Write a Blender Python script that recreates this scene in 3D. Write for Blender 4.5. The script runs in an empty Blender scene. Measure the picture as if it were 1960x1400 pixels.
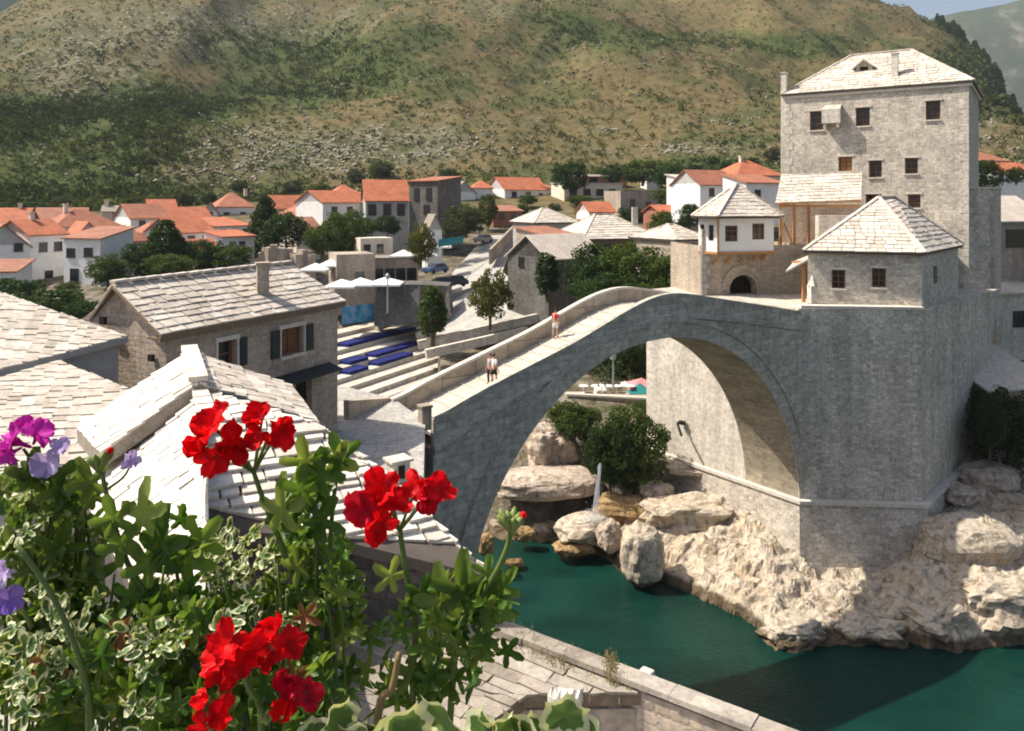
import bpy, bmesh, math, random
import numpy as np
from mathutils import Vector as V, Matrix, noise
random.seed(7); np.random.seed(7)
R=math.radians
scene=bpy.context.scene
COL=scene.collection
# ---------------------------------------------------------------- camera maths
F=1500.; CX=980.; HY=385.; H=27.7
def P(px,py,D): return V(((px-CX)*D/F, D, H-(py-HY)*D/F))
def PZ(px,py,z):
    D=(H-z)*F/(py-HY); return V(((px-CX)*D/F,D,z))
def XY(px,D): return V(((px-CX)*D/F,D))
def on_line(px,p0,p1):
    """point of the vertical plane through p0,p1 (plan) seen at column px -> (parameter in metres, D)"""
    k=(px-CX)/F; d=(V(p1)-V(p0)).normalized()
    t=(k*p0[1]-p0[0])/(d.x-k*d.y)
    return t, p0[1]+d.y*t
def uv_on(px,py,p0,p1):
    t,D=on_line(px,p0,p1); return t, H-(py-HY)*D/F
def on_plane(px,py,p,n):
    d=V(((px-CX)/F,1,-(py-HY)/F)); o=V((0,0,H))
    return o+d*((p-o).dot(n)/d.dot(n))
def lerp(x,xs,ys): return float(np.interp(x,xs,ys))

cam=bpy.data.cameras.new('camera'); co=bpy.data.objects.new('camera',cam); COL.objects.link(co)
co.location=(0,0,H); co.rotation_euler=(R(90),0,0)
cam.sensor_width=36; cam.lens=F/1960*36; cam.shift_y=-(700-HY)/1960; cam.clip_start=.05; cam.clip_end=9000
scene.camera=co
# ---------------------------------------------------------------- light
SUN_XY=V((-.988,.15)).normalized(); EL=R(52)
sd=V((SUN_XY.x*math.cos(EL),SUN_XY.y*math.cos(EL),math.sin(EL)))
w=bpy.data.worlds.new('World'); scene.world=w; w.use_nodes=True
nt=w.node_tree; nt.nodes.clear()
o_=nt.nodes.new('ShaderNodeOutputWorld'); b_=nt.nodes.new('ShaderNodeBackground'); s_=nt.nodes.new('ShaderNodeTexSky')
s_.sky_type='NISHITA'; s_.sun_disc=False; s_.sun_elevation=EL; s_.sun_rotation=math.atan2(sd.x,sd.y)
s_.air_density=1.0; s_.dust_density=4.0; s_.ozone_density=1.0
b_.inputs[1].default_value=.095
nt.links.new(s_.outputs[0],b_.inputs[0]); nt.links.new(b_.outputs[0],o_.inputs[0])
sl=bpy.data.lights.new('sun','SUN'); sl.energy=4.8; sl.angle=R(.5); sl.color=(1,.92,.79)
so=bpy.data.objects.new('sun',sl); COL.objects.link(so); so.rotation_euler=sd.to_track_quat('Z','Y').to_euler()
scene.view_settings.view_transform='Standard'; scene.view_settings.look='None'
scene.view_settings.exposure=.66; scene.view_settings.gamma=1
scene.cycles.filter_width=1.9
# ---------------------------------------------------------------- materials
def mat(name):
    m=bpy.data.materials.new(name); m.use_nodes=True
    n=m.node_tree.nodes; b=n['Principled BSDF']; return m,n,m.node_tree.links,b
def ramp(n,l,src,stops):
    r=n.new('ShaderNodeValToRGB'); e=r.color_ramp.elements
    while len(e)<len(stops): e.new(.5)
    for k,(p,c) in enumerate(stops): e[k].position=p; e[k].color=(*c,1)
    l.new(src,r.inputs[0]); return r
def noisen(n,l,vec,scale,detail=5,rough=.6,dist=0):
    t=n.new('ShaderNodeTexNoise'); t.inputs['Scale'].default_value=scale; t.inputs['Detail'].default_value=detail
    t.inputs['Roughness'].default_value=rough; t.inputs['Distortion'].default_value=dist
    if vec is not None: l.new(vec,t.inputs['Vector'])
    return t
def mixc(n,l,a,b,f,mode='MIX'):
    m=n.new('ShaderNodeMix'); m.data_type='RGBA'; m.blend_type=mode
    for s,v in ((m.inputs[6],a),(m.inputs[7],b),(m.inputs[0],f)):
        if hasattr(v,'is_linked') or hasattr(v,'links'): l.new(v,s)
        elif isinstance(v,(int,float)): s.default_value=v
        else: s.default_value=(*v,1)
    return m.outputs[2]
def bumpn(n,l,b,h,strength,dist):
    u=n.new('ShaderNodeBump'); u.inputs['Strength'].default_value=strength; u.inputs['Distance'].default_value=dist
    l.new(h,u.inputs['Height']); l.new(u.outputs[0],b.inputs['Normal']); return u
def stone(name,c1,c2,mortar,bw,bh,bump=.6,dist=.05,msize=.02,distort=.06,stain=.35,rough=.9,offs=.5,streak=0):
    """coursed masonry laid out in metres through the mesh's own UVs"""
    m,n,l,b=mat(name)
    uv=n.new('ShaderNodeUVMap').outputs[0]
    ns=noisen(n,l,uv,1.6/bw,3)
    vm=n.new('ShaderNodeVectorMath'); vm.operation='MULTIPLY_ADD'
    l.new(ns.outputs[1],vm.inputs[0]); vm.inputs[1].default_value=(distort,distort,0); l.new(uv,vm.inputs[2])
    br=n.new('ShaderNodeTexBrick'); l.new(vm.outputs[0],br.inputs['Vector'])
    br.inputs['Color1'].default_value=(*c1,1); br.inputs['Color2'].default_value=(*c2,1); br.inputs['Mortar'].default_value=(*mortar,1)
    br.inputs['Scale'].default_value=1; br.inputs['Brick Width'].default_value=bw; br.inputs['Row Height'].default_value=bh
    br.inputs['Mortar Size'].default_value=msize; br.inputs['Mortar Smooth'].default_value=.6; br.inputs['Bias'].default_value=0
    br.offset=offs; br.squash=.7; br.squash_frequency=3
    n1=noisen(n,l,uv,.33,6,.65); n2=noisen(n,l,uv,7,5,.7)
    r1=ramp(n,l,n1.outputs[0],[(.3,(1-stain,)*3),(.7,(1.08,)*3)])
    r2=ramp(n,l,n2.outputs[0],[(.25,(.72,)*3),(.75,(1.15,)*3)])
    c=mixc(n,l,br.outputs[0],r1.outputs[0],1,'MULTIPLY'); c=mixc(n,l,c,r2.outputs[0],1,'MULTIPLY')
    n4=noisen(n,l,uv,2.6/bw,2,.5); r4=ramp(n,l,n4.outputs[0],[(.35,(.8,.8,.8)),(.5,(1,1,1)),(.66,(1.14,1.12,1.08))]); c=mixc(n,l,c,r4.outputs[0],1,'MULTIPLY')
    if streak:
        mp=n.new('ShaderNodeMapping'); mp.inputs['Scale'].default_value=(1.1,.09,1); l.new(uv,mp.inputs[0]); n5=noisen(n,l,mp.outputs[0],1,5,.65); r5=ramp(n,l,n5.outputs[0],[(.35,(1-streak,1-streak,1-streak*.95)),(.58,(1.05,1.05,1.05))]); c=mixc(n,l,c,r5.outputs[0],1,'MULTIPLY')
    l.new(c,b.inputs['Base Color']); b.inputs['Roughness'].default_value=rough; b.inputs['Specular IOR Level'].default_value=.2
    ma=n.new('ShaderNodeMath'); ma.operation='MULTIPLY_ADD'; l.new(br.outputs['Fac'],ma.inputs[0]); ma.inputs[1].default_value=-.6
    l.new(n2.outputs[0],ma.inputs[2]); bumpn(n,l,b,ma.outputs[0],bump,dist)
    return m
def island(name,cols,nscale=3,bump=.4,rough=.9,stain=.3,lichen=None):
    """every loose piece (slate, tile, plank) takes its own tone"""
    m,n,l,b=mat(name)
    g=n.new('ShaderNodeNewGeometry'); k=len(cols)
    r=ramp(n,l,g.outputs['Random Per Island'],[(i/(k-1) if k>1 else 0,c) for i,c in enumerate(cols)])
    tc=n.new('ShaderNodeTexCoord').outputs['Object']
    n1=noisen(n,l,tc,nscale,6,.7); r1=ramp(n,l,n1.outputs[0],[(.3,(1-stain,)*3),(.65,(1.1,)*3)])
    n2=noisen(n,l,tc,nscale*7,4,.7); r2=ramp(n,l,n2.outputs[0],[(.3,(.75,)*3),(.7,(1.12,)*3)])
    c=mixc(n,l,r.outputs[0],r1.outputs[0],1,'MULTIPLY'); c=mixc(n,l,c,r2.outputs[0],1,'MULTIPLY')
    if lichen:
        n3=noisen(n,l,tc,nscale*.6,5,.7); f=ramp(n,l,n3.outputs[0],[(.55,(0,)*3),(.7,(.6,)*3)])
        c=mixc(n,l,c,lichen,f.outputs[0])
    l.new(c,b.inputs['Base Color']); b.inputs['Roughness'].default_value=rough; b.inputs['Specular IOR Level'].default_value=.2
    bumpn(n,l,b,n2.outputs[0],bump,.02); return m
def plain(name,c,rough=.8,ns=2.,var=.2,spec=.3,bump=.15):
    m,n,l,b=mat(name); tc=n.new('ShaderNodeTexCoord').outputs['Object']
    n1=noisen(n,l,tc,ns,6,.65); r1=ramp(n,l,n1.outputs[0],[(.3,(1-var,)*3),(.7,(1+var*.4,)*3)])
    l.new(mixc(n,l,c,r1.outputs[0],1,'MULTIPLY'),b.inputs['Base Color'])
    b.inputs['Roughness'].default_value=rough; b.inputs['Specular IOR Level'].default_value=spec
    if bump: bumpn(n,l,b,n1.outputs[0],bump,.02)
    return m
def tiles(name,c1,c2,w_=.28):
    m,n,l,b=mat(name); uv=n.new('ShaderNodeUVMap').outputs[0]
    br=n.new('ShaderNodeTexBrick'); l.new(uv,br.inputs['Vector']); br.inputs['Color1'].default_value=(*c1,1); br.inputs['Color2'].default_value=(*c2,1)
    br.inputs['Mortar'].default_value=(c1[0]*.45,c1[1]*.45,c1[2]*.45,1); br.inputs['Scale'].default_value=1
    br.inputs['Brick Width'].default_value=w_; br.inputs['Row Height'].default_value=.4; br.inputs['Mortar Size'].default_value=.03; br.offset=0
    n1=noisen(n,l,uv,.5,6,.7); r1=ramp(n,l,n1.outputs[0],[(.3,(.62,)*3),(.68,(1.12,)*3)])
    l.new(mixc(n,l,br.outputs[0],r1.outputs[0],1,'MULTIPLY'),b.inputs['Base Color']); b.inputs['Roughness'].default_value=.85
    wv=n.new('ShaderNodeTexWave'); l.new(uv,wv.inputs['Vector']); wv.bands_direction='X'; wv.inputs['Scale'].default_value=.314/w_
    bumpn(n,l,b,wv.outputs[1],.6,.06); return m
def leafmat(name,cols,edge=None,trans=.35,rough=.45,clump=None,tint=(1,1,.45),spec=.35):
    m,n,l,b=mat(name); g=n.new('ShaderNodeNewGeometry'); k=len(cols)
    r=ramp(n,l,g.outputs['Random Per Island'],[(i/max(k-1,1),c) for i,c in enumerate(cols)]); c=r.outputs[0]
    tc=n.new('ShaderNodeTexCoord').outputs['Object']
    if clump:
        n1=noisen(n,l,tc,clump,3,.6); rr=ramp(n,l,n1.outputs[0],[(.35,(.6,.68,.7)),(.65,(1.25,1.18,1.0))]); c=mixc(n,l,c,rr.outputs[0],1,'MULTIPLY')
    if edge:
        uv=n.new('ShaderNodeUVMap').outputs[0]; sx=n.new('ShaderNodeSeparateXYZ'); l.new(uv,sx.inputs[0])
        nn=noisen(n,l,tc,90,3); ad=n.new('ShaderNodeMath'); ad.operation='MULTIPLY_ADD'; l.new(nn.outputs[0],ad.inputs[0]); ad.inputs[1].default_value=.5; l.new(sx.outputs[0],ad.inputs[2])
        f=ramp(n,l,ad.outputs[0],[(.95,(0,)*3),(1.13,(1,)*3)]); c=mixc(n,l,c,edge,f.outputs[0])
    l.new(c,b.inputs['Base Color']); b.inputs['Roughness'].default_value=rough; b.inputs['Specular IOR Level'].default_value=spec
    t=n.new('ShaderNodeBsdfTranslucent'); l.new(mixc(n,l,c,tint,1,'MULTIPLY'),t.inputs[0])
    ms=n.new('ShaderNodeMixShader'); ms.inputs[0].default_value=trans
    l.new(b.outputs[0],ms.inputs[1]); l.new(t.outputs[0],ms.inputs[2]); l.new(ms.outputs[0],n['Material Output'].inputs[0]); return m

M={}
M['ashlar']=stone('ashlar',(.60,.55,.46),(.43,.395,.335),(.30,.275,.235),.95,.36,.3,.02,.016,.02,.2,streak=.14)
M['ashlar_warm']=stone('ashlar_warm',(.50,.43,.34),(.42,.35,.27),(.2,.17,.13),2.3,1.6,.3,.03,.035,.0,.2,offs=0)
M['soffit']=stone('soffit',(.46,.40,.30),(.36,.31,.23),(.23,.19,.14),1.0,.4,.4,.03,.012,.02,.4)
M['rubble']=stone('rubble',(.72,.655,.56),(.44,.395,.335),(.57,.515,.445),.46,.25,.4,.03,.03,.26,.22,streak=.15)
M['bastion']=stone('bastion',(.76,.70,.60),(.46,.425,.365),(.56,.515,.445),.42,.25,.45,.03,.035,.3,.24,streak=.25)
M['pale_wall']=stone('pale_wall',(.70,.645,.56),(.62,.565,.49),(.54,.49,.42),.9,.36,.3,.02,.012,.03,.22,streak=.22)
M['house_stone']=stone('house_stone',(.56,.46,.37),(.41,.335,.27),(.46,.39,.32),.40,.2,.45,.03,.03,.24,.3,streak=.2)
M['gate_stone']=stone('gate_stone',(.54,.45,.355),(.41,.34,.27),(.43,.36,.285),.42,.22,.45,.03,.03,.22,.3,streak=.2)
M['paving']=stone('paving',(.52,.49,.45),(.42,.40,.37),(.3,.29,.27),.7,.45,.3,.02,.02,.04,.3)
M['deck']=stone('deck',(.62,.57,.49),(.54,.49,.42),(.42,.38,.33),.6,.35,.3,.02,.015,.03,.2)
M['coping']=plain('coping',(.62,.57,.5),.9,3,.25)
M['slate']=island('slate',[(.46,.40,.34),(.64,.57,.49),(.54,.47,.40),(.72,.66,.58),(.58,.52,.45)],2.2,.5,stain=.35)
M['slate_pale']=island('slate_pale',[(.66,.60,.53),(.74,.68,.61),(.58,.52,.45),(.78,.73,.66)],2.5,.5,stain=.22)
M['slate_far']=island('slate_far',[(.60,.53,.45),(.70,.63,.55),(.52,.45,.38),(.74,.68,.61)],.8,.4,stain=.22)
M['slate_old']=island('slate_old',[(.33,.285,.24),(.43,.38,.32),(.27,.23,.19),(.50,.445,.385)],2.2,.6,stain=.4,lichen=(.34,.30,.2))
M['slate_bed']=plain('slate_bed',(.12,.10,.085),.95,3,.3)
M['red']=tiles('red_tiles',(.60,.19,.085),(.50,.14,.06))
M['red_old']=tiles('old_red_tiles',(.46,.20,.12),(.36,.14,.08))
M['red_mid']=tiles('muted_red_tiles',(.48,.185,.10),(.40,.14,.075))
M['white']=plain('white_plaster',(.80,.79,.77),.85,.6,.14)
M['cream']=plain('cream_plaster',(.68,.60,.50),.85,.6,.2)
M['grey']=plain('grey_plaster',(.42,.41,.39),.9,.7,.25)
M['greyplain']=plain('grey_cement',(.34,.335,.33),.9,1.2,.25)
M['dark_grey']=stone('dark_grey_stone',(.22,.21,.19),(.15,.14,.13),(.14,.13,.12),.5,.28,.4,.03,.03,.2,.4,streak=.3)  # plain dark grey masonry
M['shaded_wall']=stone('shaded_stone',(.13,.115,.11),(.085,.078,.075),(.08,.072,.07),.5,.28,.4,.03,.03,.2,.4,streak=.3)  # wall under the broad roof: its shadow is put into a darker colour
M['dark']=plain('dark_glass',(.02,.02,.022),.15,4,.2,.5,0)
M['void']=plain('dark_interior',(.03,.025,.02),.95,2,.3,.1)
M['wood']=plain('brown_wood',(.22,.10,.045),.7,6,.4)
M['wood_new']=plain('orange_wood',(.46,.23,.085),.65,5,.3)
M['wood_old']=plain('old_wood',(.20,.15,.10),.85,6,.4)
M['shutter']=plain('dark_shutter',(.025,.03,.03),.6,5,.3)
M['metal']=plain('grey_metal',(.30,.31,.32),.45,5,.2,.5)
M['canvas']=plain('white_canvas',(.82,.81,.78),.8,2,.08)
M['blue']=plain('blue_cloth',(.008,.013,.14),.75,3,.2)
M['red_cloth']=plain('red_cloth',(.55,.03,.05),.8,4,.15)
M['pink_cloth']=plain('pink_cloth',(.75,.25,.27),.8,4,.15)
M['teal_cloth']=plain('teal_cloth',(.02,.2,.2),.8,4,.15)
M['black_cloth']=plain('black_cloth',(.02,.02,.025),.8,4,.15)
M['skin']=plain('skin',(.50,.30,.21),.6,8,.1)
M['hair']=plain('hair',(.03,.02,.015),.6,20,.3)
M['bark']=plain('bark',(.13,.095,.065),.95,5,.4,.1,.5)
M['carpaint']=plain('blue_paint',(.05,.10,.22),.3,3,.1,.5,0)
M['carpaint2']=plain('dark_paint',(.03,.035,.05),.3,3,.1,.5,0)
M['tyre']=plain('tyre',(.02,.02,.02),.9,9,.2)
M['leaf_mid']=leafmat('leaf_mid',[(.05,.085,.02),(.09,.135,.032),(.065,.10,.023),(.125,.16,.04)],spec=.12,rough=.6,clump=.5)
M['leaf_dark']=leafmat('leaf_dark',[(.032,.062,.02),(.052,.09,.027),(.04,.075,.022)],spec=.12,rough=.6,clump=.5)
M['leaf_olive']=leafmat('leaf_olive',[(.10,.11,.025),(.14,.14,.03),(.08,.10,.025)],spec=.12,rough=.6,clump=.5)
M['leaf_gray']=leafmat('leaf_gray',[(.07,.08,.045),(.10,.11,.06),(.055,.065,.035)],spec=.12,rough=.6,clump=.5)
M['scrub']=leafmat('scrub',[(.055,.075,.026),(.08,.105,.036),(.065,.085,.03),(.11,.125,.045)],trans=.2,clump=.02,spec=.02,rough=.9)
M['geranium_leaf']=leafmat('geranium_leaf',[(.05,.13,.02),(.15,.25,.045),(.08,.17,.028),(.30,.37,.10),(.05,.12,.02),(.20,.29,.06)],trans=.5,rough=.35)
M['petunia_leaf']=leafmat('petunia_leaf',[(.07,.13,.028),(.16,.22,.05),(.09,.16,.03),(.26,.31,.10),(.05,.10,.02)],trans=.48,rough=.35)
M['variegated_leaf']=leafmat('variegated_leaf',[(.08,.16,.04),(.13,.21,.055),(.06,.12,.03),(.10,.18,.045)],edge=(.64,.64,.42),trans=.3,rough=.45)
M['stem']=plain('green_stem',(.11,.16,.04),.5,30,.25)
M['stem_brown']=plain('brown_stem',(.22,.16,.07),.6,30,.3)
M['bud']=plain('green_bud',(.20,.25,.07),.5,60,.25)
M['red_petal']=leafmat('red_petal',tint=(1,.9,.9),spec=.12,cols=[(.74,.004,.012),(.82,.008,.012),(.52,.003,.014)],clump=70,trans=.35,rough=.5)
M['pink_petal']=leafmat('pink_petal',tint=(1,.9,.9),spec=.12,clump=70,cols=[(.66,.012,.04),(.60,.008,.03),(.70,.05,.09)],trans=.35,rough=.5)
M['magenta_petal']=leafmat('magenta_petal',tint=(1,.9,.9),spec=.12,cols=[(.55,.02,.38),(.62,.04,.45),(.45,.015,.32)],trans=.35,rough=.5)
M['lilac_petal']=leafmat('lilac_petal',tint=(1,.9,.9),spec=.12,cols=[(.50,.38,.68),(.60,.50,.75),(.40,.28,.62)],trans=.35,rough=.5)
M['violet_petal']=leafmat('violet_petal',tint=(1,.9,.9),spec=.12,cols=[(.22,.12,.50),(.35,.22,.60)],trans=.3,rough=.5)
M['wilted']=leafmat('wilted_leaf',[(.25,.10,.04),(.35,.16,.06)],trans=.3)
M['dry_weed']=leafmat('dry_weed',[(.30,.24,.11),(.38,.30,.15),(.22,.19,.08)],trans=.25)
def rockmat(name,dark,mid,light,rust,sc=1.0):
    m,n,l,b=mat(name); tc=n.new('ShaderNodeTexCoord').outputs['Object']
    n1=noisen(n,l,tc,.5*sc,8,.7,.5); n2=noisen(n,l,tc,3.2*sc,6,.75)
    r=ramp(n,l,n2.outputs[0],[(.28,dark),(.45,mid),(.68,light)])
    f=ramp(n,l,n1.outputs[0],[(.52,(0,)*3),(.66,(.7,)*3)]); c=mixc(n,l,r.outputs[0],rust,f.outputs[0])
    n3=noisen(n,l,tc,1.1*sc,9,.78,1.2)
    cr=ramp(n,l,n3.outputs[0],[(.36,(.42,.38,.34)),(.44,(.85,.83,.8)),(.5,(1,1,1)),(.62,(1.12,1.1,1.08))]); c=mixc(n,l,c,cr.outputs[0],1,'MULTIPLY')
    gg=n.new('ShaderNodeNewGeometry'); sp=n.new('ShaderNodeSeparateXYZ'); l.new(gg.outputs['Position'],sp.inputs[0]); zz_=n.new('ShaderNodeMath'); zz_.operation='MULTIPLY_ADD'; l.new(n1.outputs[0],zz_.inputs[0]); zz_.inputs[1].default_value=-1.1; l.new(sp.outputs[2],zz_.inputs[2])
    wet=ramp(n,l,zz_.outputs[0],[(0,(.30,.27,.22)),(.25,(1,1,1))]); c=mixc(n,l,c,wet.outputs[0],1,'MULTIPLY')
    l.new(c,b.inputs['Base Color']); b.inputs['Roughness'].default_value=.95; b.inputs['Specular IOR Level'].default_value=.15
    ma=n.new('ShaderNodeMath'); ma.operation='MULTIPLY_ADD'; l.new(cr.outputs[0],ma.inputs[0]); ma.inputs[1].default_value=.5; l.new(n2.outputs[0],ma.inputs[2])
    bumpn(n,l,b,ma.outputs[0],.9,.18/sc); return m
M['rock']=rockmat('limestone',(.31,.26,.195),(.52,.445,.35),(.66,.58,.475),(.46,.33,.20))
M['rock_pink']=rockmat('pinkish_limestone',(.36,.29,.23),(.52,.43,.35),(.62,.53,.45),(.46,.35,.25))
M['rock_wet']=rockmat('ochre_rock',(.20,.13,.06),(.36,.24,.11),(.48,.36,.22),(.35,.2,.08))

# ---------------------------------------------------------------- mesh building
class MB:
    def __init__(s): s.v=[]; s.f=[]; s.m=[]; s.uv=None
    def add(s,vs,fs,mi=0):
        b=len(s.v); s.v+= [tuple(x) for x in vs]; s.f+=[tuple(b+i for i in f) for f in fs]; s.m+=[mi]*len(fs); return s
    def poly(s,pts,mi=0): return s.add(pts,[tuple(range(len(pts)))],mi)
    def box(s,c,sz,rz=0,mi=0,tilt=None):
        x,y,z=[a/2 for a in sz]; ca,sa=math.cos(rz),math.sin(rz); vs=[]
        for dz in (-z,z):
            for dx,dy in ((-x,-y),(x,-y),(x,y),(-x,y)):
                q=V((dx,dy,dz))
                if tilt: q=tilt@q
                vs.append((c[0]+q.x*ca-q.y*sa,c[1]+q.x*sa+q.y*ca,c[2]+q.z))
        return s.add(vs,[(3,2,1,0),(4,5,6,7),(0,1,5,4),(1,2,6,5),(2,3,7,6),(3,0,4,7)],mi)
    def beam(s,a,b,w,h=None,mi=0):
        a=V(a);b=V(b);h=h or w; d=(b-a).normalized(); up=V((0,0,1)) if abs(d.z)<.95 else V((0,1,0))
        r=d.cross(up).normalized()*w/2; u=r.normalized().cross(d)*h/2; vs=[]
        for p in (a,b): vs+=[p-r-u,p+r-u,p+r+u,p-r+u]
        return s.add(vs,[(3,2,1,0),(4,5,6,7),(0,1,5,4),(1,2,6,5),(2,3,7,6),(3,0,4,7)],mi)
    def prism(s,xy,z0,z1,mi=0,xy0=None):
        """xy counter-clockwise; xy0: footprint at the bottom when battered; z1 may be a list"""
        n=len(xy); xy0=xy0 or xy; zt=z1 if isinstance(z1,(list,tuple)) else [z1]*n
        vs=[(p[0],p[1],z0) for p in xy0]+[(p[0],p[1],zt[i]) for i,p in enumerate(xy)]
        fs=[tuple(range(n-1,-1,-1)),tuple(range(n,2*n))]+[(i,(i+1)%n,n+(i+1)%n,n+i) for i in range(n)]
        return s.add(vs,fs,mi)
    def slab(s,pts,th,mi=0):
        """closed slab: polygon of 3D points (any winding), thickness straight down"""
        pts=[V(p) for p in pts]; n=len(pts)
        nn=V((0,0,0))
        for i in range(n): nn+=pts[i].cross(pts[(i+1)%n])
        if nn.z<0: pts=pts[::-1]
        vs=[p-V((0,0,th)) for p in pts]+pts
        fs=[tuple(range(n-1,-1,-1)),tuple(range(n,2*n))]+[(i,(i+1)%n,n+(i+1)%n,n+i) for i in range(n)]
        return s.add(vs,fs,mi)
    def tube(s,pts,rad,sides=6,mi=0,cap=True):
        pts=[V(p) for p in pts]; n=len(pts); rad=rad if isinstance(rad,(list,tuple)) else [rad]*n; vs=[];fs=[]; pr=None
        for i,p in enumerate(pts):
            d=(pts[min(i+1,n-1)]-pts[max(i-1,0)]); d=d.normalized() if d.length>1e-9 else V((0,0,1))
            if pr is None: pr=d.orthogonal().normalized()
            pr=(pr-d*pr.dot(d)); pr=pr.normalized() if pr.length>1e-6 else d.orthogonal().normalized(); q=d.cross(pr)
            for k in range(sides):
                a=2*math.pi*k/sides; vs.append(p+(pr*math.cos(a)+q*math.sin(a))*rad[i])
        for i in range(n-1):
            for k in range(sides):
                k2=(k+1)%sides; fs.append((i*sides+k,i*sides+k2,(i+1)*sides+k2,(i+1)*sides+k))
        if cap: fs.append(tuple(range(sides-1,-1,-1))); fs.append(tuple((n-1)*sides+k for k in range(sides)))
        return s.add(vs,fs,mi)
    def lathe(s,c,prof,sides=16,mi=0):
        vs=[];fs=[]
        for r,z in prof:
            for k in range(sides):
                a=2*math.pi*k/sides; vs.append((c[0]+r*math.cos(a),c[1]+r*math.sin(a),c[2]+z))
        for i in range(len(prof)-1):
            for k in range(sides):
                k2=(k+1)%sides; fs.append((i*sides+k,i*sides+k2,(i+1)*sides+k2,(i+1)*sides+k))
        fs.append(tuple(range(sides-1,-1,-1))); fs.append(tuple((len(prof)-1)*sides+k for k in range(sides)))
        return s.add(vs,fs,mi)
    def build(s,name,mats,parent=None,smooth=False,loc=None,bevel=0):
        if not isinstance(mats,(list,tuple)): mats=[mats]
        L=V((0,0,0)); q=parent
        while q is not None: L=L+V(q.location); q=q.parent
        if parent is None and loc is not None: L=V(loc)
        me=bpy.data.meshes.new(name)
        vv=np.array(s.v,dtype=float).reshape(-1,3)-np.array(L)
        me.from_pydata(vv.tolist(),[],s.f)
        for m in mats: me.materials.append(m)
        if len(mats)>1: me.polygons.foreach_set('material_index',s.m)
        ul=me.uv_layers.new(name='UVMap')
        if s.uv is not None:
            li=np.zeros(len(me.loops),dtype=int); me.loops.foreach_get('vertex_index',li)
            ul.data.foreach_set('uv',np.array(s.uv,dtype=float)[li].ravel())
        else:
            nf=len(me.polygons); no=np.zeros(nf*3); me.polygons.foreach_get('normal',no); no=no.reshape(-1,3)
            ls=np.zeros(nf,dtype=int); me.polygons.foreach_get('loop_total',ls)
            fi=np.repeat(np.arange(nf),ls); li=np.zeros(len(me.loops),dtype=int); me.loops.foreach_get('vertex_index',li)
            co_=(vv+np.array(L))[li]; nn=no[fi]
            t=np.stack([-nn[:,1],nn[:,0],np.zeros(len(nn))],1); ln=np.linalg.norm(t,axis=1); flat=ln<.15
            t[flat]=(1,0,0); ln[flat]=1; t/=ln[:,None]; bt=np.cross(nn,t)
            uv=np.stack([(co_*t).sum(1),(co_*bt).sum(1)],1); ul.data.foreach_set('uv',uv.ravel())
        if smooth: me.polygons.foreach_set('use_smooth',[True]*len(me.polygons))
        o=bpy.data.objects.new(name,me); COL.objects.link(o)
        if parent: o.parent=parent
        elif loc is not None: o.location=loc
        if bevel:
            bm_=o.modifiers.new('bevel','BEVEL'); bm_.width=bevel; bm_.segments=2; bm_.limit_method='ANGLE'
        return o
def tag(o,label=None,cat=None,group=None,kind=None):
    if label: o['label']=label
    if cat: o['category']=cat
    if group: o['group']=group
    if kind: o['kind']=kind
    return o
def thing(name,label,cat,loc,group=None):
    o=bpy.data.objects.new(name,None); o.empty_display_size=.3; COL.objects.link(o); o.location=loc
    return tag(o,label,cat,group)
def copy_tree(o,parent=None):
    c=o.copy(); COL.objects.link(c)
    if parent: c.parent=parent
    for ch in [x for x in bpy.data.objects if x.parent==o]: copy_tree(ch,c)
    return c
def clip(poly,ref):
    """convex clip of 2D polygons (ref counter-clockwise)"""
    out=poly
    for i in range(len(ref)):
        a=ref[i]; b=ref[(i+1)%len(ref)]; inp=out; out=[]
        if not inp: return []
        side=lambda p:(b[0]-a[0])*(p[1]-a[1])-(b[1]-a[1])*(p[0]-a[0])
        for j in range(len(inp)):
            p=inp[j]; q=inp[(j+1)%len(inp)]; sp=side(p); sq=side(q)
            if sp>=0: out.append(p)
            if sp*sq<0:
                t=sp/(sp-sq); out.append((p[0]+(q[0]-p[0])*t,p[1]+(q[1]-p[1])*t))
    return out
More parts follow.
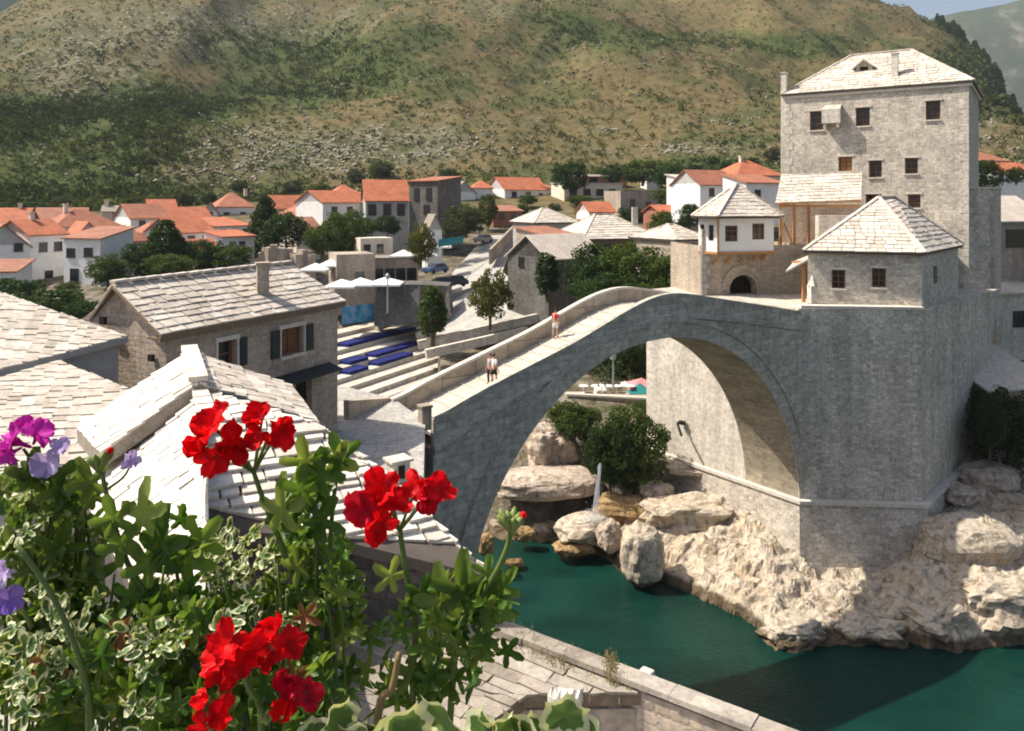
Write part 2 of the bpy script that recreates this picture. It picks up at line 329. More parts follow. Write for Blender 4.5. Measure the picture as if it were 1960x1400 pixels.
def slates(poly,e,tw,th,thick,bedth=.12,rag=.0,seed=1,gap=.022):
    """stone slates laid in courses along e over a planar convex polygon; returns (slates, bed)"""
    rnd=random.Random(seed); poly=[V(p) for p in poly]; n=V((0,0,0))
    for i in range(len(poly)): n+=(poly[i]-poly[0]).cross(poly[(i+1)%len(poly)]-poly[0])
    n.normalize()
    if n.z<0: n=-n; poly=poly[::-1]
    e=V(e); e=(e-n*e.dot(n)).normalized(); s=n.cross(e)
    if s.z<0: e=-e; s=-s
    o=poly[0]; q=[((p-o).dot(e),(p-o).dot(s)) for p in poly]
    ar=sum(q[i][0]*q[(i+1)%len(q)][1]-q[(i+1)%len(q)][0]*q[i][1] for i in range(len(q)))
    if ar<0: q=q[::-1]
    a0=min(p[0] for p in q); a1=max(p[0] for p in q); b0=min(p[1] for p in q); b1=max(p[1] for p in q)
    mb=MB(); b=b0-rnd.random()*th*.3
    while b<b1:
        hh=th*rnd.uniform(.8,1.25); a=a0-rnd.random()*tw
        while a<a1:
            ww=tw*rnd.uniform(.6,1.5); lo=b-rnd.uniform(0,.22)*hh
            cr=[(a+gap,lo),(a+ww-gap,lo-rnd.uniform(-.06,.06)*hh),(a+ww-gap,b+hh),(a+gap,b+hh)]
            c=clip(cr,q)
            if len(c)>2:
                lift=thick*rnd.uniform(.75,1.4); tx=rnd.uniform(-.2,.2)*thick; off=V((0,0,0)); 
                top=[];bot=[]
                for (x,y) in c:
                    k=(b+hh-y)/(hh*1.2); hgt=.004+lift*(.25+.95*k)+tx*((x-a)/ww-.5)
                    jx=(x+rnd.uniform(-rag,rag)); jy=(y+rnd.uniform(-rag,rag))
                    p=o+e*jx+s*jy; top.append(p+n*hgt); bot.append(p-n*.02+n*max(0,hgt-thick*1.05))
                m=len(c); mb.add(bot+top,[tuple(range(m,2*m))]+[(i,(i+1)%m,m+(i+1)%m,m+i) for i in range(m)]+[tuple(range(m-1,-1,-1))])
            a+=ww
        b+=hh
    bed=MB().slab([p for p in poly],bedth)
    return mb,bed
def facade(mb,p0,p1,z0,z1,holes=(),depth=.35,mi=0,mr=None,zl=None):
    """wall from p0 to p1 (outward side on the right), real openings with reveals; holes (u0,u1,v0,v1) metres"""
    mr=mi if mr is None else mr
    p0=V(p0);p1=V(p1);L=(p1-p0).length;t=(p1-p0)/L;n=V((t.y,-t.x))
    us=sorted({0,L}|{h[0] for h in holes}|{h[1] for h in holes}); vs=sorted({z0,z1}|{h[2] for h in holes}|{h[3] for h in holes})
    pt=lambda u,z,d=0:(p0.x+t.x*u-n.x*d,p0.y+t.y*u-n.y*d,z)
    for i in range(len(us)-1):
        for j in range(len(vs)-1):
            uc=(us[i]+us[i+1])/2; vc=(vs[j]+vs[j+1])/2
            if any(h[0]<uc<h[1] and h[2]<vc<h[3] for h in holes): continue
            mb.add([pt(us[i],vs[j]),pt(us[i+1],vs[j]),pt(us[i+1],vs[j+1]),pt(us[i],vs[j+1])],[(0,1,2,3)],mi)
    for (a,b,c,d) in holes:
        for (q0,q1) in (((a,c),(b,c)),((b,c),(b,d)),((b,d),(a,d)),((a,d),(a,c))):
            mb.add([pt(*q0),pt(*q1),pt(*q1,depth),pt(*q0,depth)],[(3,2,1,0)],mr)
    return pt
def window(parent,p0,p1,hole,depth=.3,frame='wood',pane='dark',lintel=None,bars=(1,1),name='window',proud=0):
    p0=V(p0);p1=V(p1);t=(p1-p0).normalized();n=V((t.y,-t.x)); a,b,c,d=hole
    pt=lambda u,z,dd:V((p0.x+t.x*u-n.x*dd,p0.y+t.y*u-n.y*dd,z))
    fw=min(.09,(b-a)*.12); m=MB(); dd=depth-.08
    for (q,r_) in (((a+fw/2,c),(a+fw/2,d)),((b-fw/2,c),(b-fw/2,d))): m.beam(pt(*q,dd),pt(*r_,dd),fw,.1)
    for z in (c+fw/2,d-fw/2): m.beam(pt(a+fw,z,dd),pt(b-fw,z,dd),fw,.1) if False else m.beam(pt(a+fw,z,dd),pt(b-fw,z,dd),.1,fw)
    for k in range(1,bars[0]+1):
        u=a+(b-a)*k/(bars[0]+1); m.beam(pt(u,c+fw,dd),pt(u,d-fw,dd),fw*.6,.06)
    for k in range(1,bars[1]+1):
        z=c+(d-c)*k/(bars[1]+1); m.beam(pt(a+fw,z,dd+.01),pt(b-fw,z,dd+.01),.05,fw*.6)
    w_=m.build(name,M[frame],parent)
    g=MB().beam(pt((a+b)/2,c,depth-.02),pt((a+b)/2,d,depth-.02),b-a,.03); 
    # the beam helper runs along z: make the pane a thin sheet in the wall plane
    g=MB(); q=[pt(a,c,depth-.03),pt(b,c,depth-.03),pt(b,d,depth-.03),pt(a,d,depth-.03)]; r_=[pt(a,c,depth),pt(b,c,depth),pt(b,d,depth),pt(a,d,depth)]
    g.add(q+r_,[(0,1,2,3),(7,6,5,4),(0,4,5,1),(1,5,6,2),(2,6,7,3),(3,7,4,0)]); g.build('pane',M[pane],w_)
    if lintel:
        lm=MB(); lm.beam(pt(a-.14,d+.09,-.01),pt(b+.14,d+.09,-.01),.14,.18); lm.build('lintel',M[lintel],w_); lm=MB(); lm.beam(pt(a-.1,c-.07,-.03),pt(b+.1,c-.07,-.03),.2,.12); lm.build('sill',M[lintel],w_)
    return w_
# ---------------------------------------------------------------- terrain
SH_X=[-900,400,900,960,1060,1160,1200,1270,1360,1440,1480,1600,1700,1830,1960,2700]
SH_D=[88,72,66,64,63.4,60.6,57.5,56.9,53.8,51.2,48.8,48.6,49.3,48.1,48.9,50]
FT_X=[-900,0,500,850,1100,1480,1900,2600]; FT_Y=[405,405,375,337,337,312,302,300]; FT_D=[180,190,230,255,255,260,260,260]
RG_X=[-1200,-600,0,100,200,320,1300,1500,1630,1740,1800,1870,1930,1960,2200,2700]
RG_Y=[120,95,28,-14,-55,-100,-90,-40,0,33,58,112,200,245,330,340]
RG_D=[600,600,700,740,780,800,800,760,700,660,620,570,520,500,480,480]
def lift(px): return lerp(px,[380,620],[1,0])
def base(px,D):
    a=lerp(D,[64,70,78,81,105,130,160,200,235],[2.5,5.5,7.6,8.0,11.3,14.5,19.5,25,28])
    b=lerp(D,[64,78,90,100,110,150,190,235],[4,8,11,14,16,20,24.5,27])
    r=lerp(D,[57,66,74,85,100,130,200,250],[4,5.5,9,13,15.5,18,27,33])
    k=lift(px); z=b*k+a*(1-k); k2=lerp(px,[1250,1480],[0,1]); return z*(1-k2)+r*k2
def bank(px,D,X,smooth_=False):
    sh=lerp(px,SH_X,SH_D); s=D-sh
    if s<0: return -1.2+max(-1.5,s*.8)
    top=lerp(px,[900,1060,1200,1300,1440,1580,1700,1765,1850,2000,2400],[1.6,2.2,2.6,3.6,3.4,2.0,2.6,4.2,5.2,5.4,6]); run=lerp(px,[900,1200,1300,1580,1765,2400],[9,8,7,8.4,7.5,8])
    k=min(1,s/run); z=top*(.2*(1-math.exp(-s/.3))+.8*k**.85)
    if s>run: z=max(z,min(base(px,D)-.3,top+(s-run)*.35))
    if smooth_: return z
    blk=noise.voronoi(V((X*.33,D*.33,0)))[0]; bl=(blk[1]-blk[0])
    blk2=noise.voronoi(V((X*.9+3,D*.9,0)))[0]
    rough=noise.fractal(V((X*.35,D*.35,0)),1,2,6)*1.05+.16*noise.fractal(V((X*1.6,D*1.6,4)),1,2,4)+min(bl,.8)*.9-.35+min(blk2[1]-blk2[0],.5)*.35-.1
    z2=z+rough*min(1,s*.8+.25)*(.55+.3*k)
    a=X*.83+D*.55+.5*noise.noise(V((X*.4,D*.4,2))); bb=-X*.5+D*.86+.5*noise.noise(V((X*.4,D*.4,6)))
    cell=noise.cell(V((a*.55,bb*.8,0)))+.45*noise.cell(V((a*1.1+7,bb*1.5,3)))
    z2+=(cell-.7)*.2*min(1,s*.7+.15)*(.5+.5*noise.noise(V((X*.2,D*.2,4)))+.2)
    st=.7; zq=math.floor(z2/st)*st; fr=(z2-zq)/st; z2=zq+st*(fr**3)*.5+(z2-zq)*.5
    return z2
def ground(px,D):
    sh=lerp(px,SH_X,SH_D)
    if D<sh: return -min(4.,.4+(sh-D)*.35)
    fd=lerp(px,FT_X,FT_D); fz=H-(lerp(px,FT_X,FT_Y)-HY)*fd/F; rd=lerp(px,RG_X,RG_D); rz=H-(lerp(px,RG_X,RG_Y)-HY)*rd/F
    if D<=fd:
        X=(px-CX)*D/F
        if -2<X<47 and D<67.5: return min(bank(px,D,X,True)-1.2,base(px,D)-1.2)
        z=base(px,D); z=min(z,fz)
        if 600<px<830 and 76<D<106: z=min(z,5.5)
        if D>130: k=(D-130)/(fd-130); k=k*k; z=z*(1-k)+fz*k
        s=D-sh
        if s<6: z=min(z,-.2+s*.75)
        return z
    s=(D-fd)/(rd-fd); X=(px-CX)*D/F
    if s<=1:
        z=fz+(rz-fz)*s*(1+.10*math.sin(math.pi*s))
        env=min(1,s*4)*min(1,(1-s)*3+.15)
        nz=noise.fractal(V((X*.006,D*.006,1)),1,2,5)*22+noise.fractal(V((X*.03,D*.03,5)),1,2,4)*6
        nz-=abs(noise.noise(V((X*.009+D*.004,D*.003,9))))*24-6
        return z+nz*env
    return rz-(D-rd)*.35
GREEN=[(250,70,260,60,.4),(520,60,200,50,.4),(110,300,330,95,1.0),(60,215,200,50,.8),(330,190,140,45,.8),(660,115,170,55,.85),(560,175,120,40,.7),(820,180,120,50,.45),(960,110,90,40,.4),(1250,190,160,40,.35),(430,110,120,40,.4),(1120,55,110,35,.6),(1350,75,240,24,.75),(1560,95,110,30,.8),(1870,150,130,75,1.3),(1380,268,140,18,.7),(200,380,300,30,.8),(1290,318,160,22,.9),(760,345,120,18,.5),(1000,160,60,30,.35),(820,60,70,30,.6),(1050,20,90,30,.5)]
ROCK=[(700,285,220,50,1.0),(430,300,150,60,.75),(250,60,260,75,.8),(560,35,260,45,.6),(960,20,100,40,.6),(1880,235,60,50,.9),(1130,110,170,40,.4),(1300,285,170,25,.7),(120,150,160,60,.6),(900,250,150,40,.4)]
def zone(zs,px,py): return min(1.3,sum(a*math.exp(-((px-x)/rx)**2-((py-y)/ry)**2) for x,y,rx,ry,a in zs))
pxs=list(np.arange(-900,2701,16.)); Ds=list(np.arange(40,130,2.5))+list(np.geomspace(130,1050,120))
mb=MB(); nx=len(pxs); gcol=[]
for D in Ds:
    for px in pxs:
        z=ground(px,D); mb.v.append(((px-CX)*D/F,D,z)); py=HY-(z-H)*F/D
        if D>170:
            X=(px-CX)*D/F
            g=zone(GREEN,px,py)+.55*noise.fractal(V((X*.02,D*.012,3)),1,2,4); r=zone(ROCK,px,py)+.3*noise.fractal(V((X*.05,D*.05,8)),1,2,3)
        else: g=.35; r=.25
        gcol.append((min(max(g,0),1),min(max(r,0),1),1-min(1,max(0,(D-150)/50)),1))
mb.f=[(j*nx+i,j*nx+i+1,(j+1)*nx+i+1,(j+1)*nx+i) for j in range(len(Ds)-1) for i in range(nx-1)]
mb.m=[0]*len(mb.f)
def hillmat():
    m,n,l,b=mat('hillside'); tc=n.new('ShaderNodeTexCoord').outputs['Object']
    at=n.new('ShaderNodeAttribute'); at.attribute_name='cover'; sx=n.new('ShaderNodeSeparateColor'); l.new(at.outputs[0],sx.inputs[0])
    n1=noisen(n,l,tc,.016,9,.74); grass=ramp(n,l,n1.outputs[0],[(.30,(.066,.084,.028)),(.43,(.10,.102,.042)),(.5,(.18,.136,.068)),(.57,(.13,.115,.05)),(.70,(.23,.16,.088))])
    n2=noisen(n,l,tc,.25,6,.75); spk=ramp(n,l,n2.outputs[0],[(.3,(.6,.6,.6)),(.7,(1.2,1.2,1.2))])
    c=mixc(n,l,grass.outputs[0],spk.outputs[0],1,'MULTIPLY')
    n3=noisen(n,l,tc,.07,6,.75)
    def thr(sock,lo,hi):
        a=n.new('ShaderNodeMath'); a.operation='ADD'; l.new(sock,a.inputs[0]); q=n.new('ShaderNodeMath'); q.operation='MULTIPLY_ADD'; l.new(n3.outputs[0],q.inputs[0]); q.inputs[1].default_value=1.6; q.inputs[2].default_value=-.8; l.new(q.outputs[0],a.inputs[1])
        return ramp(n,l,a.outputs[0],[(lo,(0,)*3),(hi,(1,)*3)]).outputs[0]
    gm=thr(sx.outputs[0],.3,.75)
    gr=ramp(n,l,n2.outputs[0],[(.3,(.042,.058,.02)),(.7,(.092,.112,.038))])
    c=mixc(n,l,c,gr.outputs[0],gm)
    gy=ramp(n,l,n3.outputs[0],[(.3,(.075,.095,.042)),(.5,(.135,.13,.075)),(.68,(.195,.18,.125))]); c=mixc(n,l,c,gy.outputs[0],thr(sx.outputs[1],.35,1.0))
    vo=n.new('ShaderNodeTexVoronoi'); vo.inputs['Scale'].default_value=.3; l.new(tc,vo.inputs['Vector'])
    rk=ramp(n,l,vo.outputs[0],[(.18,(1,)*3),(.34,(0,)*3)]); rm=n.new('ShaderNodeMath'); rm.operation='MULTIPLY'; l.new(rk.outputs[0],rm.inputs[0]); l.new(thr(sx.outputs[1],.45,.9),rm.inputs[1])
    c=mixc(n,l,c,(.30,.26,.21),rm.outputs[0])
    n5=noisen(n,l,tc,.5,5,.7); tn=ramp(n,l,n5.outputs[0],[(.35,(.06,.065,.03)),(.5,(.16,.135,.10)),(.65,(.26,.235,.20))]); c=mixc(n,l,c,tn.outputs[0],sx.outputs[2])
    l.new(c,b.inputs['Base Color']); b.inputs['Roughness'].default_value=1; b.inputs['Specular IOR Level'].default_value=.05
    bumpn(n,l,b,n2.outputs[0],.8,1.5); return m
M['hill']=hillmat()
hill=tag(mb.build('hillside',M['hill'],smooth=True),'olive and brown scrubby hillside rising behind the town','hillside',kind='structure')
ca=hill.data.color_attributes.new('cover','FLOAT_COLOR','POINT'); ca.data.foreach_set('color',np.array(gcol).ravel())
# the wide ground sheet under everything out to the horizon
gb=MB(); gb.poly([(-6000,-3000,-5.5),(6000,-3000,-5.5),(6000,7000,-5.5),(-6000,7000,-5.5)])
tag(gb.build('ground',plain('earth',(.16,.14,.09),.95,.05,.3)),'wide brown earth of the valley floor','ground',kind='structure')
# far mountains
def mountain(name,label,line,D,depth,c):
    m=MB(); N=90; rows=14; x0,x1=line[0][0],line[-1][0]; xs=[p[0] for p in line]; ys=[p[1] for p in line]
    for j in range(rows+1):
        k=j/rows
        for i in range(N+1):
            px=x0+(x1-x0)*i/N; dd=D+depth*(k-.5); zt=H-(lerp(px,xs,ys)-HY)*D/F; env=1-abs(k-.5)*2
            X=(px-CX)*D/F; z=-20+(zt+20)*env**.8+(noise.fractal(V((X*.003,dd*.003,2)),1,2,5)*.12*zt+6*noise.noise(V((X*.02,dd*.02,0))))*min(1,env*2+.2)*(1 if k<.5 else .3)
            m.v.append((X,dd,z))
    m.f=[(j*(N+1)+i,j*(N+1)+i+1,(j+1)*(N+1)+i+1,(j+1)*(N+1)+i) for j in range(rows) for i in range(N)]; m.m=[0]*len(m.f)
    return tag(m.build(name,c,smooth=True),label,'mountain',kind='structure')
M['far']=stone('x',(1,1,1),(1,1,1),(1,1,1),1,1)
def farmat():
    m,n,l,b=mat('wooded_mountain'); tc=n.new('ShaderNodeTexCoord').outputs['Object']
    n1=noisen(n,l,tc,.012,8,.7); r=ramp(n,l,n1.outputs[0],[(.35,(.03,.045,.025)),(.55,(.06,.075,.035)),(.68,(.22,.2,.17))])
    l.new(r.outputs[0],b.inputs['Base Color']); b.inputs['Roughness'].default_value=1; b.inputs['Specular IOR Level'].default_value=0; bumpn(n,l,b,n1.outputs[0],1,12); return m
M['far']=farmat()
M['far_dark']=plain('dark_wooded_mountain',(.02,.03,.03),1,.02,.4,0,0)
mountain('distant_mountain','pale blue mountain far behind the tall stone tower',[(1560,140),(1690,85),(1755,38),(1800,27),(1880,14),(1960,-4),(2150,-40),(2500,-60),(2900,60)],2300,900,M['far'])
mountain('distant_mountain','dark blue wooded mountain behind the upper end of the hillside',[(-900,60),(-400,-60),(-100,-150),(120,-190),(300,-170),(600,-60)],1500,500,M['far_dark'])
# hillside scrub and stones
def leafquads(centers,per,rad,size,rnd,flat=1.0):
    n=len(centers)*per; c=np.repeat(np.array(centers,dtype=float).reshape(-1,3),per,0); sc=np.repeat(np.array(rad,dtype=float).reshape(-1),per)
    d=rnd.normal(size=(n,3)); d/=np.linalg.norm(d,axis=1)[:,None]; p=c+d*(sc*rnd.uniform(.45,1,n)**.6)[:,None]*np.array([1,1,flat])
    a=rnd.normal(size=(n,3)); a/=np.linalg.norm(a,axis=1)[:,None]; b=np.cross(a,rnd.normal(size=(n,3))); b/=np.linalg.norm(b,axis=1)[:,None]
    s=(np.repeat(np.array(size,dtype=float).reshape(-1),per)*rnd.uniform(.6,1.3,n))[:,None]
    v=np.stack([p-a*s,p+b*s*.55,p+a*s,p-b*s*.55],1).reshape(-1,3)
    f=np.arange(n*4).reshape(-1,4); return v,f
def npmesh(name,v,f,m,parent=None):
    me=bpy.data.meshes.new(name); me.vertices.add(len(v)); me.vertices.foreach_set('co',np.asarray(v,dtype=np.float32).ravel())
    k=f.shape[1]; me.loops.add(f.size); me.loops.foreach_set('vertex_index',f.ravel().astype(np.int32))
    me.polygons.add(len(f)); me.polygons.foreach_set('loop_start',np.arange(0,f.size,k,dtype=np.int32)); me.polygons.foreach_set('loop_total',np.full(len(f),k,dtype=np.int32))
    me.update(calc_edges=True); me.materials.append(m); o=bpy.data.objects.new(name,me); COL.objects.link(o)
    if parent: o.parent=parent
    return o
rs=np.random.default_rng(3); cs=[];rr=[];ss=[];st=[]
for k in range(110000):
    px=rs.uniform(-150,2150); D=math.exp(rs.uniform(math.log(185),math.log(800)))
    fd=lerp(px,FT_X,FT_D)
    if D<fd-25 or D>lerp(px,RG_X,RG_D)+6: continue
    z=ground(px,D); py=HY-(z-H)*F/D
    if py<-40: continue
    X=(px-CX)*D/F; nz=noise.fractal(V((X*.025,D*.02,3)),1,2,3)
    g=zone(GREEN,px,py)*.8+.5*nz
    if rs.random()<max(.2,g*.8): 
        s=rs.uniform(.4,1.35)*(1+.45*(g>.6))*(1.7 if px>1760 and py<240 else 1); cs.append((X,D,z+s*.35)); rr.append(s); ss.append(s*.42)
    elif rs.random()<max(.012,(zone(ROCK,px,py)*.75+.9*noise.fractal(V((X*.04,D*.05,11)),1,2,3)-.25)): st.append((X,D,z,rs.uniform(.25,.95)))
v,f=leafquads(cs,13,rr,ss,rs,.75)
tag(npmesh('scrub',v,f,M['scrub']),'dark green bushes dotted thickly over the hillside','scrub',kind='stuff')
print('scrub',len(cs),'stones',len(st))
oct_=np.array([(1,0,0),(0,1,0),(-1,0,0),(0,-1,0),(0,0,1),(0,0,-.6)]); of=np.array([(0,1,4),(1,2,4),(2,3,4),(3,0,4),(1,0,5),(2,1,5),(3,2,5),(0,3,5)])
vv=[];ff=[]
for i,(x,y,z,s) in enumerate(st):
    a=rs.uniform(0,6.28); q=oct_*np.array([s*1.2,s*.8,s*.8])*rs.uniform(.6,1.3,(6,1)); c_,s_=math.cos(a),math.sin(a)
    q=np.stack([q[:,0]*c_-q[:,1]*s_,q[:,0]*s_+q[:,1]*c_,q[:,2]],1)+(x,y,z+.1*s); vv.append(q); ff.append(of+6*i)
tag(npmesh('rubble',np.concatenate(vv),np.concatenate(ff),plain('hill_stone',(.33,.29,.24),.95,.3,.3)),'pale limestone rubble strewn over the hillside','rubble',kind='stuff')
# ---------------------------------------------------------------- water
def watermat():
    m,n,l,b=mat('river_water'); tc=n.new('ShaderNodeTexCoord').outputs['Object']
    mp=n.new('ShaderNodeMapping'); mp.inputs['Scale'].default_value=(1,1.8,1); mp.inputs['Rotation'].default_value=(0,0,.5); l.new(tc,mp.inputs[0])
    n1=noisen(n,l,mp.outputs[0],.12,4,.6,.6); c=ramp(n,l,n1.outputs[0],[(.3,(.003,.026,.021)),(.7,(.007,.060,.045))])
    l.new(c.outputs[0],b.inputs['Base Color']); b.inputs['Roughness'].default_value=.09; b.inputs['IOR'].default_value=1.33
    n2=noisen(n,l,mp.outputs[0],2.2,5,.6,.5); bumpn(n,l,b,n2.outputs[0],.55,.14)
    t=n.new('ShaderNodeBsdfTransparent'); t.inputs[0].default_value=(.28,.62,.55,1)
    ms=n.new('ShaderNodeMixShader'); ms.inputs[0].default_value=.34; l.new(b.outputs[0],ms.inputs[1]); l.new(t.outputs[0],ms.inputs[2]); l.new(ms.outputs[0],n['Material Output'].inputs[0])
    return m
wb=MB(); wb.poly([(-260,-120,0),(330,-120,0),(330,64,0),(12,68,0),(-60,92,0),(-260,140,0)])
tag(wb.build('river',watermat()),'deep green river flowing between the rocky banks','river',kind='structure')
# riverbed
rb=MB(); nxb=80
for D in np.arange(4,70,1.5):
    for px in np.linspace(300,2700,nxb):
        sh=lerp(px,SH_X,SH_D); X=(px-CX)*D/F; z=ground(px,D) if D<sh+1 else -.6; dd=max(0,sh-D)
        z=-min(4.5,dd*.2+.12)+.25*noise.fractal(V((X*.5,D*.5,0)),1,2,3); rb.v.append((X,D,min(z,-.1)))
nr=len(np.arange(4,70,1.5)); rb.f=[(j*nxb+i,j*nxb+i+1,(j+1)*nxb+i+1,(j+1)*nxb+i) for j in range(nr-1) for i in range(nxb-1)]; rb.m=[0]*len(rb.f)
tag(rb.build('riverbed',M['rock_wet'],smooth=True),'ochre stones of the river bed under shallow water','riverbed',kind='structure')
# ---------------------------------------------------------------- rocky bank below the bastion
bx=np.arange(-3,48,.14); by=np.arange(46.5,68.5,.14); rk=MB()
for y in by:
    for x in bx:
        px=CX+x*F/y; rk.v.append((x+.25*noise.noise(V((x,y,3))),y+.3*noise.noise(V((x*1.3,y*1.3,7))),bank(px,y,x)))
n_=len(bx); rk.f=[(j*n_+i,j*n_+i+1,(j+1)*n_+i+1,(j+1)*n_+i) for j in range(len(by)-1) for i in range(n_-1)]; rk.m=[0]*len(rk.f)
tag(rk.build('rocky_bank',M['rock']),'broken limestone river bank below the bridge pier and bastion','river bank',kind='structure')
def boulder(label,c,sz,m='rock',seed=0,rz=0,sub=4,rough=.25,group=None,flat=0,cat='boulder'):
    bm=bmesh.new(); bmesh.ops.create_icosphere(bm,subdivisions=sub,radius=1); mb=MB()
    for q in bm.verts:
        p=V(q.co); p=V([math.copysign(abs(a)**.72,a) for a in p]); o=p*1.4+V((seed*7.1,seed*3.3,seed))
        d=1+rough*noise.fractal(o,1,2,5)-.35*rough*max(0,.35-(noise.voronoi(o*1.3)[0][1]-noise.voronoi(o*1.3)[0][0])); p=p*d
        x,y,z=p.x*sz[0],p.y*sz[1],p.z*sz[2]; mb.v.append((c[0]+x*math.cos(rz)-y*math.sin(rz),c[1]+x*math.sin(rz)+y*math.cos(rz),c[2]+z))
    mb.f=[tuple(v_.index for v_ in f_.verts) for f_ in bm.faces]; mb.m=[0]*len(mb.f); bm.free()
    o=mb.build('boulder',M[m],loc=(c[0],c[1],c[2]-sz[2])); return tag(o,label,cat,group)
boulder('tall pale upright boulder at the water edge under the bridge',P(1230,1062,56.6),(1.55,1.3,2.1),'rock',1,.2,rough=.2)
boulder('low rounded boulder half sunk in the river beside the waterfall foot',P(1100,1050,60.6),(1.6,1.0,.55),'rock_wet',2,.3)
boulder('broad tilted boulder that the waterfall splashes onto',P(1122,1012,61.6),(2.3,1.6,.95),'rock',3,.25)
boulder('small blocky boulder between the tall pale boulder and the splash',P(1165,1025,60),(.95,.9,1.15),'rock_pink',4,.8)
boulder('wide flat overhanging rock slab above the dark cave',P(1046,924,66.2),(4.6,2.6,1.05),'rock_pink',5,.1,rough=.12,cat='rock slab')
boulder('pinkish rock mound on top of the flat slab beside the bushes',P(1050,858,70),(2.2,2.2,2.2),'rock_pink',6,.4,rough=.3)
boulder('ochre rock shelf sloping under the waterfall stream',P(1195,975,64.3),(2.5,1.5,1.1),'rock_wet',7,-.2)
boulder('grey rounded boulder in the shade at the foot of the bushes',P(1258,940,64),(1.25,1.0,.75),'rock_pink',8,.1)
boulder('pale ledge rock roofing the dark recess beside the pier',P(1318,890,66.5),(2.6,1.6,.6),'rock',9,.15,rough=.14)
boulder('cream rock pile below the recess beside the pier',P(1320,985,62),(3.3,1.8,1.5),'rock',10,.1,rough=.35)
boulder('small reddish rock at the water edge against the bridge leg',P(930,1040,58),(.6,.6,.75),'rock_wet',11,0)
boulder('flat low rock just breaking the water under the bridge arch',P(985,1078,59),(.65,.5,.22),'rock_wet',12,0)
boulder('round rock half under the water near the low rounded boulder',P(1005,1022,62.4),(.9,.6,.5),'rock_wet',13,0)
boulder('jagged overhanging rock at the water line below the pier',P(1520,1212,49.6),(2.0,1.3,.9),'rock',14,.1,rough=.4)
boulder('dark edged rock at the water line in the bastion shadow',P(1665,1208,49.7),(2.1,1.2,.8),'rock',15,-.1,rough=.4)
boulder('large craggy rock at the water line right of the bastion shadow',P(1800,1195,49.8),(1.9,1.5,1.3),'rock',16,.3,rough=.4)
boulder('wide craggy rock with green tuft near the picture edge',P(1905,1150,50.8),(2.6,1.8,1.5),'rock',17,.1,rough=.4)
boulder('flat topped sunlit rock terrace beside the bastion foot',P(1850,1040,55),(3.2,2.4,1.6),'rock',18,.1,rough=.18)
boulder('shaded blue grey boulder behind the sunlit rock terrace',P(1895,915,62),(2.1,1.6,1.1),'rock_pink',19,.2,rough=.2)
boulder('shaded low rock against the bastion foot',P(1835,945,60),(1.3,1.2,.7),'rock_pink',20,.5)
# dark cave under the slab: its back wall and floor are real, only unlit
cv=MB(); a=XY(955,66.2); b=XY(1135,66.2); cv.prism([(a.x,a.y),(b.x,b.y),(b.x,b.y+3),(a.x,a.y+3)],-1,.35)
# ---------------------------------------------------------------- waterfall
wf=MB(); r0=random.Random(4); topw=P(1148,886,62.3); botw=P(1136,990,60.4)
for k in range(34):
    dx=r0.gauss(0,.085); q=[]; t0=r0.uniform(0,.3); t1=r0.uniform(.6,1); ph=r0.random()*6
    for i in range(10):
        t=t0+(t1-t0)*i/9; p=topw.lerp(botw,t**1.15); p=p+V((dx*(1+1.4*t*t)+.04*math.sin(ph+t*7),-.35*math.sin(t*1.6)+.04*math.cos(ph+t*6),-.2*t*t)); q.append(p)
    wf.tube(q,[.012+.022*r0.random()]*9+[.006],4)
for k in range(520):
    sg=r0.random(); p=botw+V((r0.gauss(0,.25+.4*sg),r0.gauss(0,.25),abs(r0.gauss(0,.45))-.35)); s=r0.uniform(.015,.06); wf.add([p+V((s,0,0)),p+V((0,s,0)),p-V((s,0,0)),p-V((0,s,0)),p+V((0,0,s)),p-V((0,0,s))],[(0,1,4),(1,2,4),(2,3,4),(3,0,4),(1,0,5),(2,1,5),(3,2,5),(0,3,5)])
def foam():
    m,n,l,b=mat('foam'); b.inputs['Base Color'].default_value=(.72,.74,.78,1); b.inputs['Roughness'].default_value=.5
    t=n.new('ShaderNodeBsdfTransparent'); ms=n.new('ShaderNodeMixShader'); ms.inputs[0].default_value=.68; l.new(b.outputs[0],ms.inputs[1]); l.new(t.outputs[0],ms.inputs[2]); l.new(ms.outputs[0],n['Material Output'].inputs[0]); return m
tag(wf.build('waterfall',foam(),loc=botw),'thin white waterfall splashing in front of the bushes','waterfall')
# ---------------------------------------------------------------- the bridge
L2=V((-2.4,40.2)); R2=V((20.9,57.2)); U=(R2-L2).normalized(); NB=V((-U.y,U.x)); SPAN=(R2-L2).length; W=4.6
def tz(px,py): t,z=uv_on(px,py,L2,R2); return t,z
def prof(pts):
    q=[tz(*p) for p in pts]; return [a[0] for a in q],[a[1] for a in q]
TOP=prof([(829,802),(900,758),(1000,706),(1100,655),(1180,606),(1220,582),(1260,565),(1284,560),(1320,562),(1380,572),(1460,584),(1534,596)])
MOL=prof([(829,868),(900,812),(1020,742),(1140,671),(1200,636),(1240,616),(1280,605),(1340,606),(1440,616),(1534,630)])
print('TOP',[(round(a,1),round(b,1)) for a,b in zip(*TOP)]); print('MOL',[(round(a,1),round(b,1)) for a,b in zip(*MOL)])
ARCP=[(1252,652),(1180,682),(1120,728),(1060,796),(1020,852),(980,905),(940,988),(905,1060)]
print('ARC L',[tuple(round(x,1) for x in tz(*p)) for p in ARCP])
print('ARC R',[tuple(round(x,1) for x in tz(*p)) for p in [(1260,648),(1320,646),(1380,664),(1440,708),(1480,760),(1500,800),(1516,860),(1522,900),(1526,950)]])
